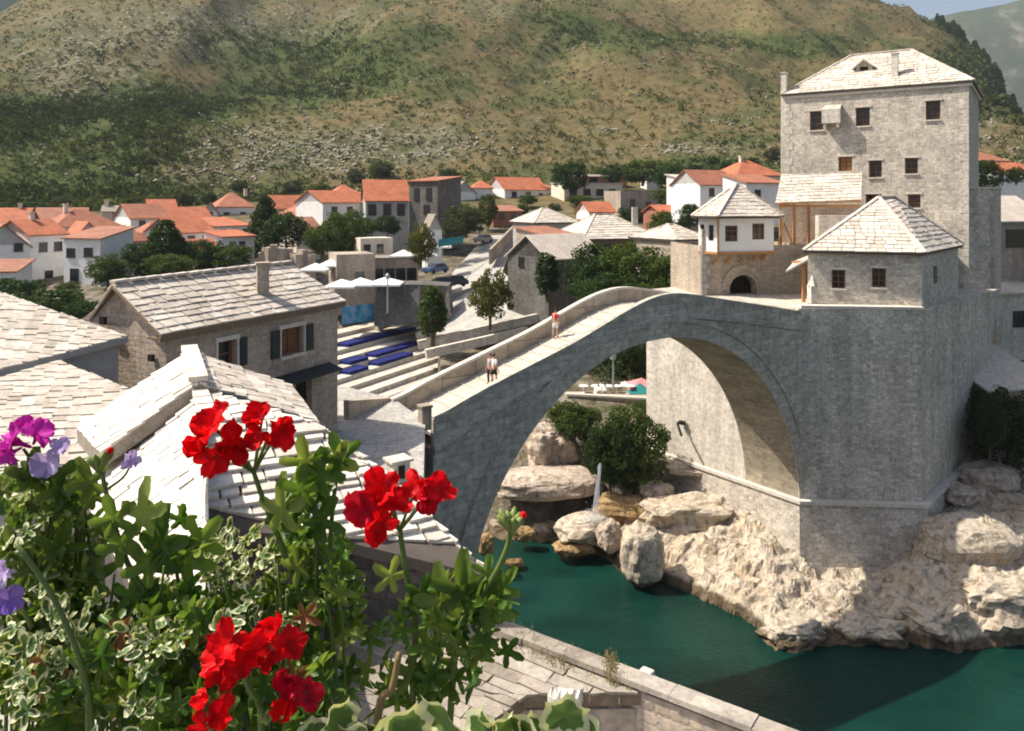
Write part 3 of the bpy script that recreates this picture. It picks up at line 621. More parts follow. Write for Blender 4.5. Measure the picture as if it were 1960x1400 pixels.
def smooth(x,xs,ys,wd=1.2):
    return sum(lerp(x+d,xs,ys)*k for d,k in ((-wd,.25),(-wd/2,.5),(0,.5),(wd/2,.5),(wd,.25)))/2
ZS=5.96; ZC=19.15
def intr(t):
    a=2*t/SPAN-1; a=max(-1,min(1,a)); return ZS+(ZC-ZS)*(1-abs(a)**2.05)**.54
def ztop(t): return smooth(t,*TOP)
def zmol(t): return min(smooth(t,*MOL),ztop(t)-.9)
T0=tz(829,802)[0]; T1=SPAN+.35
def B(t,w,z): q=L2+U*t+NB*w; return (q.x,q.y,z)
bridge=thing('stone_bridge','pale stone humpback bridge with one tall arch over the green river','bridge',B(SPAN/2,W/2,0))
ts=sorted(set([T0+(T1-T0)*i/150 for i in range(151)]+[0,SPAN]+[SPAN*(1-math.cos(math.pi*i/60))/2 for i in range(61)]))
def strip(mb,fa,fb,mi=0,flip=False,tt=ts):
    for i in range(len(tt)-1):
        a,b=tt[i],tt[i+1]; q=[fa(a),fa(b),fb(b),fb(a)]
        if flip: q=q[::-1]
        mb.add(q,[(0,1,2,3)],mi)
low=lambda t: intr(t) if 0<=t<=SPAN else -2.
bd=MB()
ts_=sorted(ts+[-1e-4,SPAN+1e-4])
strip(bd,lambda t:B(t,0,low(t)),lambda t:B(t,0,zmol(t)),0,False,ts_)
strip(bd,lambda t:B(t,W,low(t)),lambda t:B(t,W,zmol(t)),0,True,ts_)
strip(bd,lambda t:B(t,0,zmol(t)),lambda t:B(t,W,zmol(t)),0)
bd.add([B(T0,0,-2),B(T0,W,-2),B(T0,W,zmol(T0)),B(T0,0,zmol(T0))],[(3,2,1,0)])
# leg faces below the springing
for t_,fl in ((-1e-4,0),(SPAN+1e-4,1)):
    q=[B(t_,0,-2),B(t_,W,-2),B(t_,W,ZS),B(t_,0,ZS)]; bd.add(q,[(0,1,2,3) if not fl else (3,2,1,0)])
bd.build('spandrel_wall',M['ashlar'],bridge)
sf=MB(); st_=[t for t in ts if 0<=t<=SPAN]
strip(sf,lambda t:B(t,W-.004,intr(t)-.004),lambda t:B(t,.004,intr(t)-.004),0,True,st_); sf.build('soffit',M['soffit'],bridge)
# arch ring: proud voussoir band with an outer lip
def arc_off(t,d):
    e=.02; tt=min(max(t,e*2),SPAN-e*2); dz=(intr(tt+e)-intr(tt-e))/(2*e); ln=math.hypot(1,dz); return t-dz/ln*d,intr(t)+d/ln
for side in (0,1):
    ar=MB()
    for (d0,d1,pr) in ((0,.95,.10),(.95,1.22,.2)):
        w0=-pr if side==0 else W+pr; w1=.0 if side==0 else W
        for i in range(len(st_)-1):
            a,b=st_[i],st_[i+1]; A0=arc_off(a,d0);A1=arc_off(a,d1);B0=arc_off(b,d0);B1=arc_off(b,d1)
            q=[B(A0[0],w0,A0[1]),B(B0[0],w0,B0[1]),B(B1[0],w0,B1[1]),B(A1[0],w0,A1[1])]; r=[B(A0[0],w1,A0[1]),B(B0[0],w1,B0[1]),B(B1[0],w1,B1[1]),B(A1[0],w1,A1[1])]
            fs=[(0,1,2,3),(3,2,6,7),(1,0,4,5)]
            if side: fs=[f[::-1] for f in fs]
            ar.add(q+r,fs)
    ar.build('arch_ring',M['ashlar'],bridge)
# moulding below the parapets
for side in (0,1):
    mo=MB(); w0=-.16 if side==0 else W+.16; w1=.02 if side==0 else W-.02
    f0=lambda t:B(t,w0,zmol(t)+.12); f1=lambda t:B(t,w0,zmol(t)-.12); f2=lambda t:B(t,w1,zmol(t)-.24); f3=lambda t:B(t,w1,zmol(t)+.2)
    strip(mo,f1,f0,0,side==1); strip(mo,f2,f1,0,side==1); strip(mo,f0,f3,0,side==1); mo.build('moulding',M['ashlar'],bridge)
# deck, with transverse ribs
DK=1.02
zd=lambda t: ztop(t)-DK
dk=MB(); strip(dk,lambda t:B(t,.25,zd(t)),lambda t:B(t,W-.25,zd(t)),0)
t=T0+.4
while t<T1-1:
    q0=[B(t,.27,zd(t)+.005),B(t,W-.27,zd(t)+.005)]; dk.beam(q0[0],q0[1],.12,.08); t+=.95
dk.build('deck',M['deck'],bridge)
for side in (0,1):
    pm=MB(); wa,wb_=(-.02,.25) if side==0 else (W-.25,W+.02)
    strip(pm,lambda t:B(t,wa,zmol(t)),lambda t:B(t,wa,ztop(t)-.14)); strip(pm,lambda t:B(t,wb_,zmol(t)),lambda t:B(t,wb_,ztop(t)-.14),0,True)
    pm.add([B(T0,wa,zmol(T0)),B(T0,wb_,zmol(T0)),B(T0,wb_,ztop(T0)-.14),B(T0,wa,ztop(T0)-.14)],[(3,2,1,0)])
    p_=pm.build('parapet',M['ashlar'] if side==0 else M['ashlar_warm'],bridge)
    cp=MB(); a_,b2=wa-.06,wb_+.06
    strip(cp,lambda t:B(t,a_,ztop(t)-.14),lambda t:B(t,a_,ztop(t))); strip(cp,lambda t:B(t,a_,ztop(t)),lambda t:B(t,b2,ztop(t))); strip(cp,lambda t:B(t,b2,ztop(t)-.14),lambda t:B(t,b2,ztop(t)),0,True); strip(cp,lambda t:B(t,a_,ztop(t)-.14),lambda t:B(t,b2,ztop(t)-.14),0,True)
    cp.add([B(T0,a_,ztop(T0)-.14),B(T0,b2,ztop(T0)-.14),B(T0,b2,ztop(T0)),B(T0,a_,ztop(T0))],[(3,2,1,0)])
    cp.build('coping',M['ashlar'] if side==0 else M['coping'],p_)
# the far parapet runs on as a street wall towards the shuttered house
fw=MB(); e0=V(B(T0,W,0)[:2]); e1=XY(668,39.0); z0_=ztop(T0)
fa=[(e0.x,e0.y,z0_-1.05),(e1.x,e1.y,16.6)]
fw.add([(e1.x,e1.y,16.2),(e0.x,e0.y,15.9),(e0.x,e0.y,z0_-.02),(e1.x,e1.y,17.75),(e1.x-.3,e1.y+.15,16.2),(e0.x-.18,e0.y+.2,15.9),(e0.x-.18,e0.y+.2,z0_-.02),(e1.x-.3,e1.y+.15,17.75)],[(0,1,2,3),(7,6,5,4),(3,2,6,7),(0,3,7,4),(1,5,6,2)])
tag(fw.build('street_wall',M['ashlar_warm'],loc=(e1.x,e1.y,16.2)),'low stone wall along the street between bridge and shuttered house','wall')
bp=MB(); c=P(813,804,38.6); bp.box((c.x,c.y,17.0),(.52,.5,1.1),.6); bp.box((c.x,c.y,17.6),(.62,.6,.14),.6,0)
tag(bp.build('stone_post',M['ashlar_warm'],loc=(c.x,c.y,16.5),bevel=.02),'squat square stone post at the near end of the bridge parapet','post')
# ---------------------------------------------------------------- right bank: pier, bastion, upstream wall
K=XY(1765,56.5); BR=XY(1914,70); Z1=19.85; CZ=6.0
n_b=V((.2,-.98))
pier=thing('stone_bastion','massive grey stone bastion carrying the right end of the bridge','bastion',(R2.x+5,R2.y+4,0))
eps=.004
Rb=R2+NB*W                                   # back corner of the arch springing
UP=Rb+NB*10.6                                # upstream end of the wall
foot=lambda p,d:(p.x+d[0],p.y+d[1])
bs=MB()
top_=[R2+U*eps*1,K,BR,BR+V((-4,9)),UP+U*9,UP+U*.0]
# upper mass: footprint seen from above, counter-clockwise, battered towards its far right corner
upper=[(R2.x+U.x*eps,R2.y+U.y*eps),(K.x,K.y),(BR.x,BR.y),(BR.x-6,BR.y+12),(Rb.x+U.x*13,Rb.y+U.y*13+6),(UP.x+U.x*12,UP.y+U.y*12),(UP.x,UP.y),(Rb.x,Rb.y)]
BRb=XY(1866,68.5)
lower=list(upper); lower[2]=(BRb.x,BRb.y); lower[3]=(BRb.x-6,BRb.y+12)
bs.prism(upper,CZ,Z1,0,lower); bs.build('wall',M['bastion'],pier)
# added sheet on the upstream wall, its sunlight put into a paler colour
uw=MB(); q0=Rb-U*.03; q1=UP-U*.03
uw.add([(q0.x,q0.y,CZ),(q1.x,q1.y,CZ),(q1.x,q1.y,Z1-.02),(q0.x,q0.y,Z1-.02)],[(3,2,1,0)])
uw.build('upstream_face',M['pale_wall'],pier)
# lower plinth below the string course, a little proud
off=.28; ub=-U
R_l=R2-U*off-NB*off; K_l=K+V((.12,-.4)); 
pl=[(R_l.x,R_l.y),(K_l.x,K_l.y),(BRb.x+.2,BRb.y-.3),(BRb.x-6,BRb.y+12),(UP.x+U.x*9,UP.y+U.y*9),(UP.x-U.x*off,UP.y-U.y*off)]
plb=list(pl); q=R_l-U*.7+NB*-.5; plb[0]=(q.x,q.y); plb[1]=(K_l.x+.1,K_l.y-.35); q=UP-U*(off+.5); plb[5]=(q.x,q.y)
pb=MB(); pb.prism(pl,-1.5,CZ-.25,0,plb); pb.build('plinth',M['rubble'],pier)
cr=MB(); o2=.42; Rc=R2-U*o2-NB*o2; Kc=K+V((.2,-.58)); cc=[(Rc.x,Rc.y),(Kc.x,Kc.y),(BRb.x+.35,BRb.y-.35),(BRb.x-5,BRb.y+8),(UP.x+U.x*8,UP.y+U.y*8),(UP.x-U.x*o2,UP.y-U.y*o2)]
cr.prism(cc,CZ-.247,CZ-.004); cr.build('string_course',M['coping'],pier)
# lit ledge on top of the bastion in front of the low tower
lg=MB(); a=R2+U*.3; b=K+V((.1,-.05)); d=(b-a).normalized(); nn=V((d.y,-d.x)); 
lg.prism([(a.x+nn.x*.12,a.y+nn.y*.12),(b.x+nn.x*.12,b.y+nn.y*.12),(b.x-nn.x*.9,b.y-nn.y*.9),(a.x-nn.x*.9,a.y-nn.y*.9)],Z1+.002,Z1+.2); lg.build('ledge',M['coping'],pier)
# ---------------------------------------------------------------- low polygonal tower on the bastion
pg=[XY(1546,59.6),XY(1765,56.9),XY(1834,66.6),XY(1790,72),XY(1640,72),XY(1568,66)]
pc=sum((p for p in pg),V((0,0)))/6; ZE=23.75
low_t=thing('low_tower','low six sided stone tower with a pale slate roof on the bastion','tower',(pc.x,pc.y,Z1))
wl=MB(); hs=[]
def hole(pxr,p0,p1):
    u0,zA=uv_on(pxr[0],pxr[3],p0,p1); u1,zB=uv_on(pxr[2],pxr[1],p0,p1); return (u0,u1,zA,zB)
h0=[hole(r,pg[0],pg[1]) for r in ((1592,517,1618,552),(1669,514,1696,550))]; h1=[hole((1787,508,1795,545),pg[1],pg[2])]
facade(wl,pg[0],pg[1],Z1+.1,ZE,h0,.4); facade(wl,pg[1],pg[2],Z1-.1,ZE,h1,.4)
for i in range(2,6): facade(wl,pg[i],pg[(i+1)%6],Z1-.1,ZE)
wl.build('wall',M['rubble'],low_t)
for h in h0: window(low_t,pg[0],pg[1],h,.35,'wood','dark','coping',(1,2))
window(low_t,pg[1],pg[2],h1[0],.35,'wood','dark',None,(0,1))
def hiproof(parent,foot,ze,over,ridge,zr,seed,tw=.75,th=.5,thick=.06,mat_='slate_far',soff='wood_old',name='roof'):
    """hip roof over a convex footprint: every eave edge gets a plane up to the ridge (one or two ridge points)"""
    c=sum((p for p in foot),V((0,0)))/len(foot); ev=[p+(p-c).normalized()*over for p in foot]; n=len(ev)
    rd=[V((r.x,r.y,zr)) for r in ridge]; sl=MB(); bedm=MB()
    for i in range(n):
        a=V((ev[i].x,ev[i].y,ze)); b=V((ev[(i+1)%n].x,ev[(i+1)%n].y,ze))
        na=min(rd,key=lambda r:(r-a).length); nb=min(rd,key=lambda r:(r-b).length)
        poly=[a,b,nb] if na==nb else [a,b,nb,na]
        # a four-cornered plane is split so that every piece is flat
        pcs=[poly] if len(poly)==3 else [[a,b,nb],[a,nb,na]]
        for k,pp in enumerate(pcs):
            s_,bd_=slates(pp,b-a,tw,th,thick,.1,seed=seed+i*3+k,rag=.01); sl.add(s_.v,s_.f); bedm.add(bd_.v,bd_.f)
    rf=bedm.build(name,M['slate_bed'],parent); sl.build('slate_covering',M[mat_],rf)
    rc=MB(); k=0
    for i in range(n):
        a=V((ev[i].x,ev[i].y,ze+.05)); r_=min(rd,key=lambda q:(q-a).length)+V((0,0,.08)); m_=6
        for j in range(m_): rc.beam(a.lerp(r_,j/m_+.005),a.lerp(r_,(j+1)/m_-.005)+V((0,0,.03)),.3,.09)
    if len(rd)>1:
        a,b=rd[0]+V((0,0,.1)),rd[1]+V((0,0,.1)); rc.beam(a,b,.32,.12)
    rc.build('ridge_cap',M[mat_],rf)
    so_=MB(); so_.prism([(p.x,p.y) for p in [q+(c-q).normalized()*.08 for q in ev]],ze-.19,ze-.12); so_.build('eave_board',M[soff],rf)
    return rf
rA=XY(1682,64.2); rB=XY(1712,65.6); hiproof(low_t,pg,ZE+.2,.55,[rA,rB],27.95,40)
ck=MB(); c=XY(1555,58.6); ck.box((c.x,c.y,Z1+.85),(.55,.55,1.3),.2); ck.lathe((c.x,c.y,Z1+1.5),[(.42,0),(.3,.25),(.08,.75)],4)
tag(ck.build('stone_pinnacle',M['pale_wall'],loc=(c.x,c.y,Z1)),'pointed pale stone post at the corner where bridge meets low tower','pinnacle')
# ---------------------------------------------------------------- tall tower
TL=XY(1503,79); TR=XY(1855,70); td=(TR-TL).normalized(); tn=V((td.y,-td.x)); TB=12.5
ft=[TL,TR,TR-tn*TB,TL-tn*TB]; ZT=38.3
tower=thing('tall_tower','tall square rubble stone tower with hipped slate roof and small windows','tower',((TL.x+TR.x)/2,(TL.y+TR.y)/2,17))
tw_px=[(1550,212,1576,250),(1638,205,1665,242),(1772,192,1800,230),(1605,300,1631,328),(1663,307,1688,340),(1732,302,1757,333),(1738,372,1762,398),(1657,372,1681,400)]
th_=[hole(r,TL,TR) for r in tw_px]
wl=MB(); facade(wl,TL,TR,15,ZT,th_,.5)
for i in (1,2,3): facade(wl,ft[i],ft[(i+1)%4],15,ZT)
wl.build('wall',M['rubble'],tower)
for k,h in enumerate(th_):
    wn=window(tower,TL,TR,h,.42,'wood','wood_new' if k==3 else 'dark','coping',(1,2))
    if k==3: wn['label']='window closed by an orange wooden shutter'
for (p,s_) in ((TR,-1),(TL,1)):
    qz=MB()
    for i in range(26):
        l_=.75 if i%2 else .45; z=18+i*.78; a=p+td*s_*l_/2-tn*.0
        qz.box((a.x+tn.x*-.17,a.y+tn.y*-.17,z+.38),(l_,.4,.74),math.atan2(td.y,td.x))
    qz.build('quoins',M['pale_wall'],tower,bevel=.02)
mid=(TL+TR)/2-tn*TB/2; rA=mid-td*3.0; rB=mid+td*2.6
rf=hiproof(tower,ft,ZT+.12,.5,[rA,rB],42.75,80,.85,.55)
cor=MB(); 
cc_=sum((p for p in ft),V((0,0)))/4; cor.prism([tuple(p+(p-cc_).normalized()*.3) for p in ft],ZT-.32,ZT-.08); cor.build('cornice',M['coping'],tower)
# dormer
dq=on_plane(1655,128,V((TL.x,TL.y,ZT)),V((tn.x*.68,tn.y*.68,1)).normalized()) if False else P(1654,132,77.6)
dm=MB(); fx=math.atan2(td.y,td.x)
def loc2(c,u,v,z): return (c.x+td.x*u+tn.x*v,c.y+td.y*u+tn.y*v,c.z+z)
a=[loc2(dq,-.75,0,-.7),loc2(dq,.75,0,-.7),loc2(dq,.75,0,.25),loc2(dq,0,0,.8),loc2(dq,-.75,0,.25)]; b=[loc2(dq,-.75,-2.2,-.7),loc2(dq,.75,-2.2,-.7),loc2(dq,.75,-2.2,.25),loc2(dq,0,-2.2,.8),loc2(dq,-.75,-2.2,.25)]
dm.add(a+b,[(0,1,2,3,4),(9,8,7,6,5),(0,5,6,1),(1,6,7,2),(4,9,5,0)]); d_=dm.build('dormer',M['rubble'],tower)
dr=MB(); dr.slab([loc2(dq,-1.05,.35,.12),loc2(dq,0,.35,.95),loc2(dq,0,-2.2,.95),loc2(dq,-1.05,-2.2,.12)],.12); dr.slab([loc2(dq,1.05,.35,.12),loc2(dq,0,.35,.95),loc2(dq,0,-2.2,.95),loc2(dq,1.05,-2.2,.12)],.12); dr.build('dormer_roof',M['slate_far'],d_)
do=MB(); do.add([loc2(dq,-.38,.02,-.55),loc2(dq,.38,.02,-.55),loc2(dq,.38,.02,.2),loc2(dq,-.38,.02,.2),loc2(dq,-.38,-.3,-.55),loc2(dq,.38,-.3,-.55),loc2(dq,.38,-.3,.2),loc2(dq,-.38,-.3,.2)],[(0,1,2,3),(0,4,5,1),(2,6,7,3)]); do.build('dormer_opening',M['void'],d_)
def chimney(parent,c,w_,h_,m='rubble',cap=True,rz=0,z0=None,name='chimney'):
    ch=MB(); ch.box((c.x,c.y,c.z+h_/2),(w_,w_,h_),rz)
    if cap: ch.box((c.x,c.y,c.z+h_+.06),(w_*1.25,w_*1.25,.13),rz)
    return ch.build(name,M[m],parent)
c=P(1713,174,74.8); chimney(tower,c,.55,3.5,'pale_wall',rz=fx)
c=TL-td*.18-tn*.3; chimney(tower,V((c.x,c.y,28)),.55,12.6,'pale_wall',rz=fx)
# machicolation box
mq=P(1594,232,76.3); mbx=MB(); w_=.85
pts=[loc2(mq,-w_,.0,-.25),loc2(mq,w_,.0,-.25),loc2(mq,w_,.85,-.25),loc2(mq,-w_,.85,-.25)]; ptt=[loc2(mq,-w_,-.3,1.1),loc2(mq,w_,-.3,1.1),loc2(mq,w_,.85,1.1),loc2(mq,-w_,.85,1.1)]; pt3=[loc2(mq,-w_,-.3,1.9),loc2(mq,w_,-.3,1.9)]
pts=[loc2(mq,-w_,-.6,-.25),loc2(mq,w_,-.6,-.25),loc2(mq,w_,.85,-.25),loc2(mq,-w_,.85,-.25)]; ptt=[loc2(mq,-w_,-.6,1.1),loc2(mq,w_,-.6,1.1),loc2(mq,w_,.85,1.1),loc2(mq,-w_,.85,1.1)]; pt3=[loc2(mq,-w_*.8,-.6,1.8),loc2(mq,w_*.8,-.6,1.8)]
mbx.add(pts+ptt+pt3,[(0,1,2,3),(3,2,6,7),(0,3,7,4),(2,1,5,6),(7,6,9,8),(4,7,8),(6,5,9)]); 
for s_ in (-.6,.6): mbx.box(loc2(mq,s_,.3,-.45),(.22,.9,.4),fx)
mbx.build('machicolation_box',M['pale_wall'],tower)
# side wing on the right
WG=[XY(1850,70.3),XY(1902,71.2),XY(1916,73.5),XY(1870,80)]
wg=MB(); wg.prism([tuple(p) for p in WG],Z1-2,28.8); wing=tag(wg.build('tower_wing',M['rubble'],loc=(WG[0].x,WG[0].y,Z1)),'flat topped rubble stone wing standing against the tall tower','wing')
wc=MB(); cw=sum((p for p in WG),V((0,0)))/4; wc.prism([tuple(p+(p-cw).normalized()*.15) for p in WG],28.802,28.98); wc.build('coping',M['coping'],wing)
wq=MB()
for i in range(14):
    l_=.6 if i%2 else .38; c=WG[1]-(WG[1]-WG[0]).normalized()*l_/2; wq.box((c.x,c.y+.12,18.3+i*.72),(l_,.36,.68),.2)
wq.build('quoins',M['ashlar_warm'],wing)
# ---------------------------------------------------------------- wooden porch between tower and gate house
pf=lambda px,D,z:V((*XY(px,D),z))
porch=thing('wooden_porch','slate roofed timber porch and gallery against the tall tower','porch',(*XY(1560,70),Z1))
A_=[P(1484,389,70),P(1648,384,68.6),P(1650,331,72.2),P(1495,336,73.8)]
s1,b1=slates(A_,A_[1]-A_[0],.7,.5,.06,.14,seed=5); rfp=b1.build('roof',M['wood_new'],porch); s1.build('slate_covering',M['slate_far'],rfp)
zt=A_[0].z-.1
gl=MB()
for px in (1494,1520,1548): q=XY(px,70.3); gl.beam((q.x,q.y,Z1),(q.x,q.y,zt),.2)
q0,q1=XY(1490,70.3),XY(1645,68.9); gl.beam((q0.x,q0.y,zt-.15),(q1.x,q1.y,zt-.15),.2,.24)
gl.build('posts',M['wood_new'],porch)
rl=MB(); zf=H-(500-HY)*70/F
for z in (zf+.35,zf+.9): rl.beam((*XY(1480,69.8),z),(*XY(1566,69.2),z),.08,.1)
for px in range(1482,1566,6): q=XY(px,69.6); rl.beam((q.x,q.y,zf),(q.x,q.y,zf+.95),.07)
rl.beam((*XY(1482,69.7),zf+.1),(*XY(1500,69.6),zt-1.6),.1); rl.beam((*XY(1530,69.6),zf+.1),(*XY(1500,69.6),zt-1.6),.1)
rl.build('gallery_railing',M['wood_new'],porch)
fl=MB(); a,b,c,d=XY(1476,69.5),XY(1575,69),XY(1580,74),XY(1490,76); fl.prism([tuple(a),tuple(b),tuple(c),tuple(d)],zf-.35,zf-.05); fl.build('gallery_floor',M['wood_new'],porch)
bk=MB(); a,b=XY(1492,75.5),XY(1660,72.5); facade(bk,a,b,Z1,zt-.1); bk.build('back_wall',M['house_stone'],porch)
sw=MB(); a,b=XY(1567,67.8),XY(1640,67.4); dirw=(b-a).normalized(); nw=V((-dirw.y,dirw.x))
sw.prism([tuple(a),tuple(b),tuple(b+nw*1.2),tuple(a+nw*1.2)],Z1,H-(413-HY)*67.6/F); tag(sw.build('garden_wall',M['pale_wall'],loc=(a.x,a.y,Z1)),'short pale stone wall block between porch and low tower roof','wall')
cn=MB(); CA=[P(1504,519,60.5),P(1546,496,60.0),P(1552,487,62.5),P(1520,500,63)]; cn.slab(CA,.14); canopy=thing('wooden_canopy','small slate lean-to canopy on an orange post beside the low tower','canopy',(*XY(1530,61),Z1)); cn.build('roof',M['slate_far'],canopy)
cpn=MB(); q=XY(1538,60.9); cpn.beam((q.x,q.y,Z1),(q.x,q.y,H-(508-HY)*60.9/F),.22); q2=XY(1516,61.5); cpn.beam((q.x,q.y,23.),(q2.x,q2.y,22.9),.16); cpn.build('post',M['wood_new'],canopy)
# ---------------------------------------------------------------- gate house
G0=XY(1343,65); G1=XY(1546,66.6); gd=(G1-G0).normalized(); gn=V((gd.y,-gd.x)); Gb=7.
gate=thing('gate_house','stone gate house with arched doorway under a white jettied bay','gate house',((G0.x+G1.x)/2,(G0.y+G1.y)/2,Z1-1))
zG=lambda py,D=65.7: H-(py-HY)*D/F
gz1=zG(470); ga0,_=on_line(1397,G0,G1); ga1,_=on_line(1449,G0,G1); zsp=zG(553); 
gw=MB(); t_=gd; ptg=facade(gw,G0,G1,Z1-3,gz1,[(ga0,ga1,Z1-3,gz1-1.2)],1.1)
# arch head inside the rectangular opening
rx=(ga1-ga0)/2; um=(ga0+ga1)/2; N=16
arch=[(um-rx*math.cos(math.pi*i/N),zsp+rx*.95*math.sin(math.pi*i/N)) for i in range(N+1)]
for i in range(N):
    (u0,z0),(u1,z1)=arch[i],arch[i+1]; zt_=gz1-1.2
    gw.add([ptg(u0,z0),ptg(u1,z1),ptg(u1,zt_),ptg(u0,zt_)],[(0,1,2,3)]); gw.add([ptg(u0,z0),ptg(u1,z1),ptg(u1,z1,1.1),ptg(u0,z0,1.1)],[(3,2,1,0)])
gft=[G0,G1,G1-gn*Gb,G0-gn*Gb]
for i in (1,2,3): facade(gw,gft[i],gft[(i+1)%4],Z1-3,gz1)
gw.build('wall',M['gate_stone'],gate)
# outer arch ring and a side strip of dressed stone
ag=MB()
for i in range(N):
    a0=math.pi*i/N; a1=math.pi*(i+1)/N; r0_,r1_=rx*1.22,rx*1.62
    q=[(um-r0_*math.cos(a0),zsp+r0_*1.05*math.sin(a0)),(um-r0_*math.cos(a1),zsp+r0_*1.05*math.sin(a1)),(um-r1_*math.cos(a1),zsp+r1_*1.05*math.sin(a1)),(um-r1_*math.cos(a0),zsp+r1_*1.05*math.sin(a0))]
    vs=[ptg(u,z,-.14) for u,z in q]+[ptg(u,z,.02) for u,z in q]; ag.add(vs,[(0,1,2,3),(3,2,6,7),(1,0,4,5)])
ag.build('arch_ring',M['house_stone'],gate)
dd=MB(); q=[ptg(ga0-.3,Z1-3,1.15),ptg(ga1+.3,Z1-3,1.15),ptg(ga1+.3,zsp+rx*1.2,1.15),ptg(ga0-.3,zsp+rx*1.2,1.15)]; dd.add(q,[(0,1,2,3)])
for k in range(7): u=ga0+(ga1-ga0)*(k+.5)/7; dd.beam(ptg(u,Z1-3,1.1),ptg(u,zsp+rx*.9,1.1),.03,.06)
dd.build('door',M['void'],gate)
qd=MB()
for i in range(16):
    l_=.7 if i%2 else .42; c=G0+gd*l_/2; qd.box((c.x-gn.x*.16,c.y-gn.y*.16,Z1-3+i*.55),(l_,.4,.52),math.atan2(gd.y,gd.x))
qd.build('quoins',M['pale_wall'],gate)
# white bay: a corner projecting forward
B0=XY(1337,65.6); B1=XY(1374,63.9); B2=XY(1481,65.2); bz0=zG(486,64.5); bz1=zG(418,64.5)
bwm=MB()
hb=[hole(r,B1,B2) for r in ((1388,432,1412,463),(1440,428,1463,459))]; hs_=[hole(r,B0,B1) for r in ((1340,430,1348,459),(1356,431,1366,461))]
facade(bwm,B1,B2,bz0,bz1,hb,.25); facade(bwm,B0,B1,bz0,bz1,hs_,.25); B3=XY(1481,69); B4=XY(1340,69)
facade(bwm,B2,B3,bz0,bz1); facade(bwm,B3,B4,bz0,bz1); facade(bwm,B4,B0,bz0,bz1); bwm.add([(p.x,p.y,bz0) for p in (B0,B1,B2,B3,B4)],[(4,3,2,1,0)])
bay=bwm.build('bay',M['white'],gate)
for h in hb: window(gate,B1,B2,h,.2,'wood','dark',None,(1,2))
for h in hs_: window(gate,B0,B1,h,.2,'wood','dark',None,(0,1))
bb=MB()
for (p,q) in ((B0,B1),(B1,B2)):
    d=(q-p).normalized(); n=V((d.y,-d.x))*.05
    bb.beam((p.x+n.x,p.y+n.y,bz0+.08),(q.x+n.x,q.y+n.y,bz0+.08),.14,.2)
bb.beam((B1.x,B1.y-.05,bz0),(B1.x,B1.y-.05,bz1),.14)
for u in (.15,1.3,2.5,3.7,4.5):
    c=B1+(B2-B1).normalized()*u; bb.beam((c.x,c.y,bz0-.02),(c.x-gn.x*1.3,c.y-gn.y*1.3,bz0-.9),.14)
bb.build('bay_beams',M['wood_new'],gate)
fr=[XY(1326,64.9),XY(1373,63.2),XY(1490,64.6),XY(1500,69.3),XY(1345,70.8)]
hiproof(gate,fr,zG(414,64.5),.15,[XY(1408,67),XY(1412,67.1)],zG(352,67)-.1,120,.6,.45,.05)
# ---------------------------------------------------------------- left bank: street slab and houses
GS=16.8
st=MB(); lb=[(-4.35,39.2),(-3.5,31),(-.9,16.0),(2.2,12.6),(8,4),(20,-12),(-80,-12),(-80,62),(-36,60),(-9.5,45.8)]
lb=[(-80,-12),(20,-12),(8,4),(2.2,12.6),(-.9,16.0),(-3.5,31),(-4.3,38.8),(-6.5,43.2),(-9.5,45.8),(-36,60),(-80,62)]
st.prism(lb,-3,GS-.004); st.f=[f for f in st.f]; 
tag(st.build('street',M['paving']),'stone paved street on the left bank beside the bridge','street',kind='structure')
EA=V((-.45,.89)).normalized(); EF=V((.89,.45)).normalized()
def near_roof(name,label,polys,tw,th,thick,m,seed,edge,walls=None,wallm='greyplain',rag=.012,group=None,bed=.16):
    p0=polys[0][0][0]
    t=thing(name,label,'house',(p0.x,p0.y,GS))
    rb_=MB(); sl=MB()
    for k,(pp,e) in enumerate(polys):
        s_,b_=slates(pp,e,tw,th,thick,bed,rag=rag,seed=seed+k,gap=.036); sl.add(s_.v,s_.f); rb_.add(b_.v,b_.f)
    r=rb_.build('roof',M[edge],t); sl.build('slate_covering',M[m],r)
    for (q0,q1,z1a,z1b) in (walls or []):
        wmb=MB(); d=(q1-q0).normalized(); n=V((d.y,-d.x))*-.4
        vs=[(q0.x,q0.y,GS-2),(q1.x,q1.y,GS-2),(q1.x,q1.y,z1b),(q0.x,q0.y,z1a)]; vs+=[(x+n.x,y+n.y,z) for x,y,z in vs]
        wmb.add(vs,[(0,1,2,3),(7,6,5,4),(3,2,6,7),(0,3,7,4),(1,5,6,2)]); wmb.build('wall',M[wallm],t)
    return t
def pl_(px,py,p,f,s):
    """point of the roof plane through p falling s per metre along plan direction f"""
    n=V((f.x*s,f.y*s,1)).normalized(); return on_plane(px,py,p,n)
# house with shutters
HR=V((-8.0,37.6)); HL=V((-12.6,28.2)); hd=(HR-HL).normalized(); hn=V((hd.y,-hd.x)); ez=22.75
h1=thing('shuttered_house','stone house with slate gable roof, dark shutters and small chimney by the street','house',(-11,34,GS))
back=3.0; RLt=P(214,545,29.9); RRt=P(556,505,39.2)
eL=P(308,641,28.0); eR=P(662,577,37.7)
s_,b_=slates([eL,eR,RRt,RLt],eR-eL,.62,.42,.05,.14,rag=.012,seed=3); rf=b_.build('roof',M['wood_old'],h1); s_.build('slate_covering',M['slate'],rf)
bk0=RLt+(RLt-eL)*.62; bk1=RRt+(RRt-eR)*.62; bk0.z=RLt.z-.62*(RLt.z-eL.z)-.7; bk1.z=RRt.z-.62*(RRt.z-eR.z)-.7
bk0=P(150,640,31.2); bk1=V((RRt.x+(bk0.x-RLt.x),RRt.y+(bk0.y-RLt.y),bk0.z))
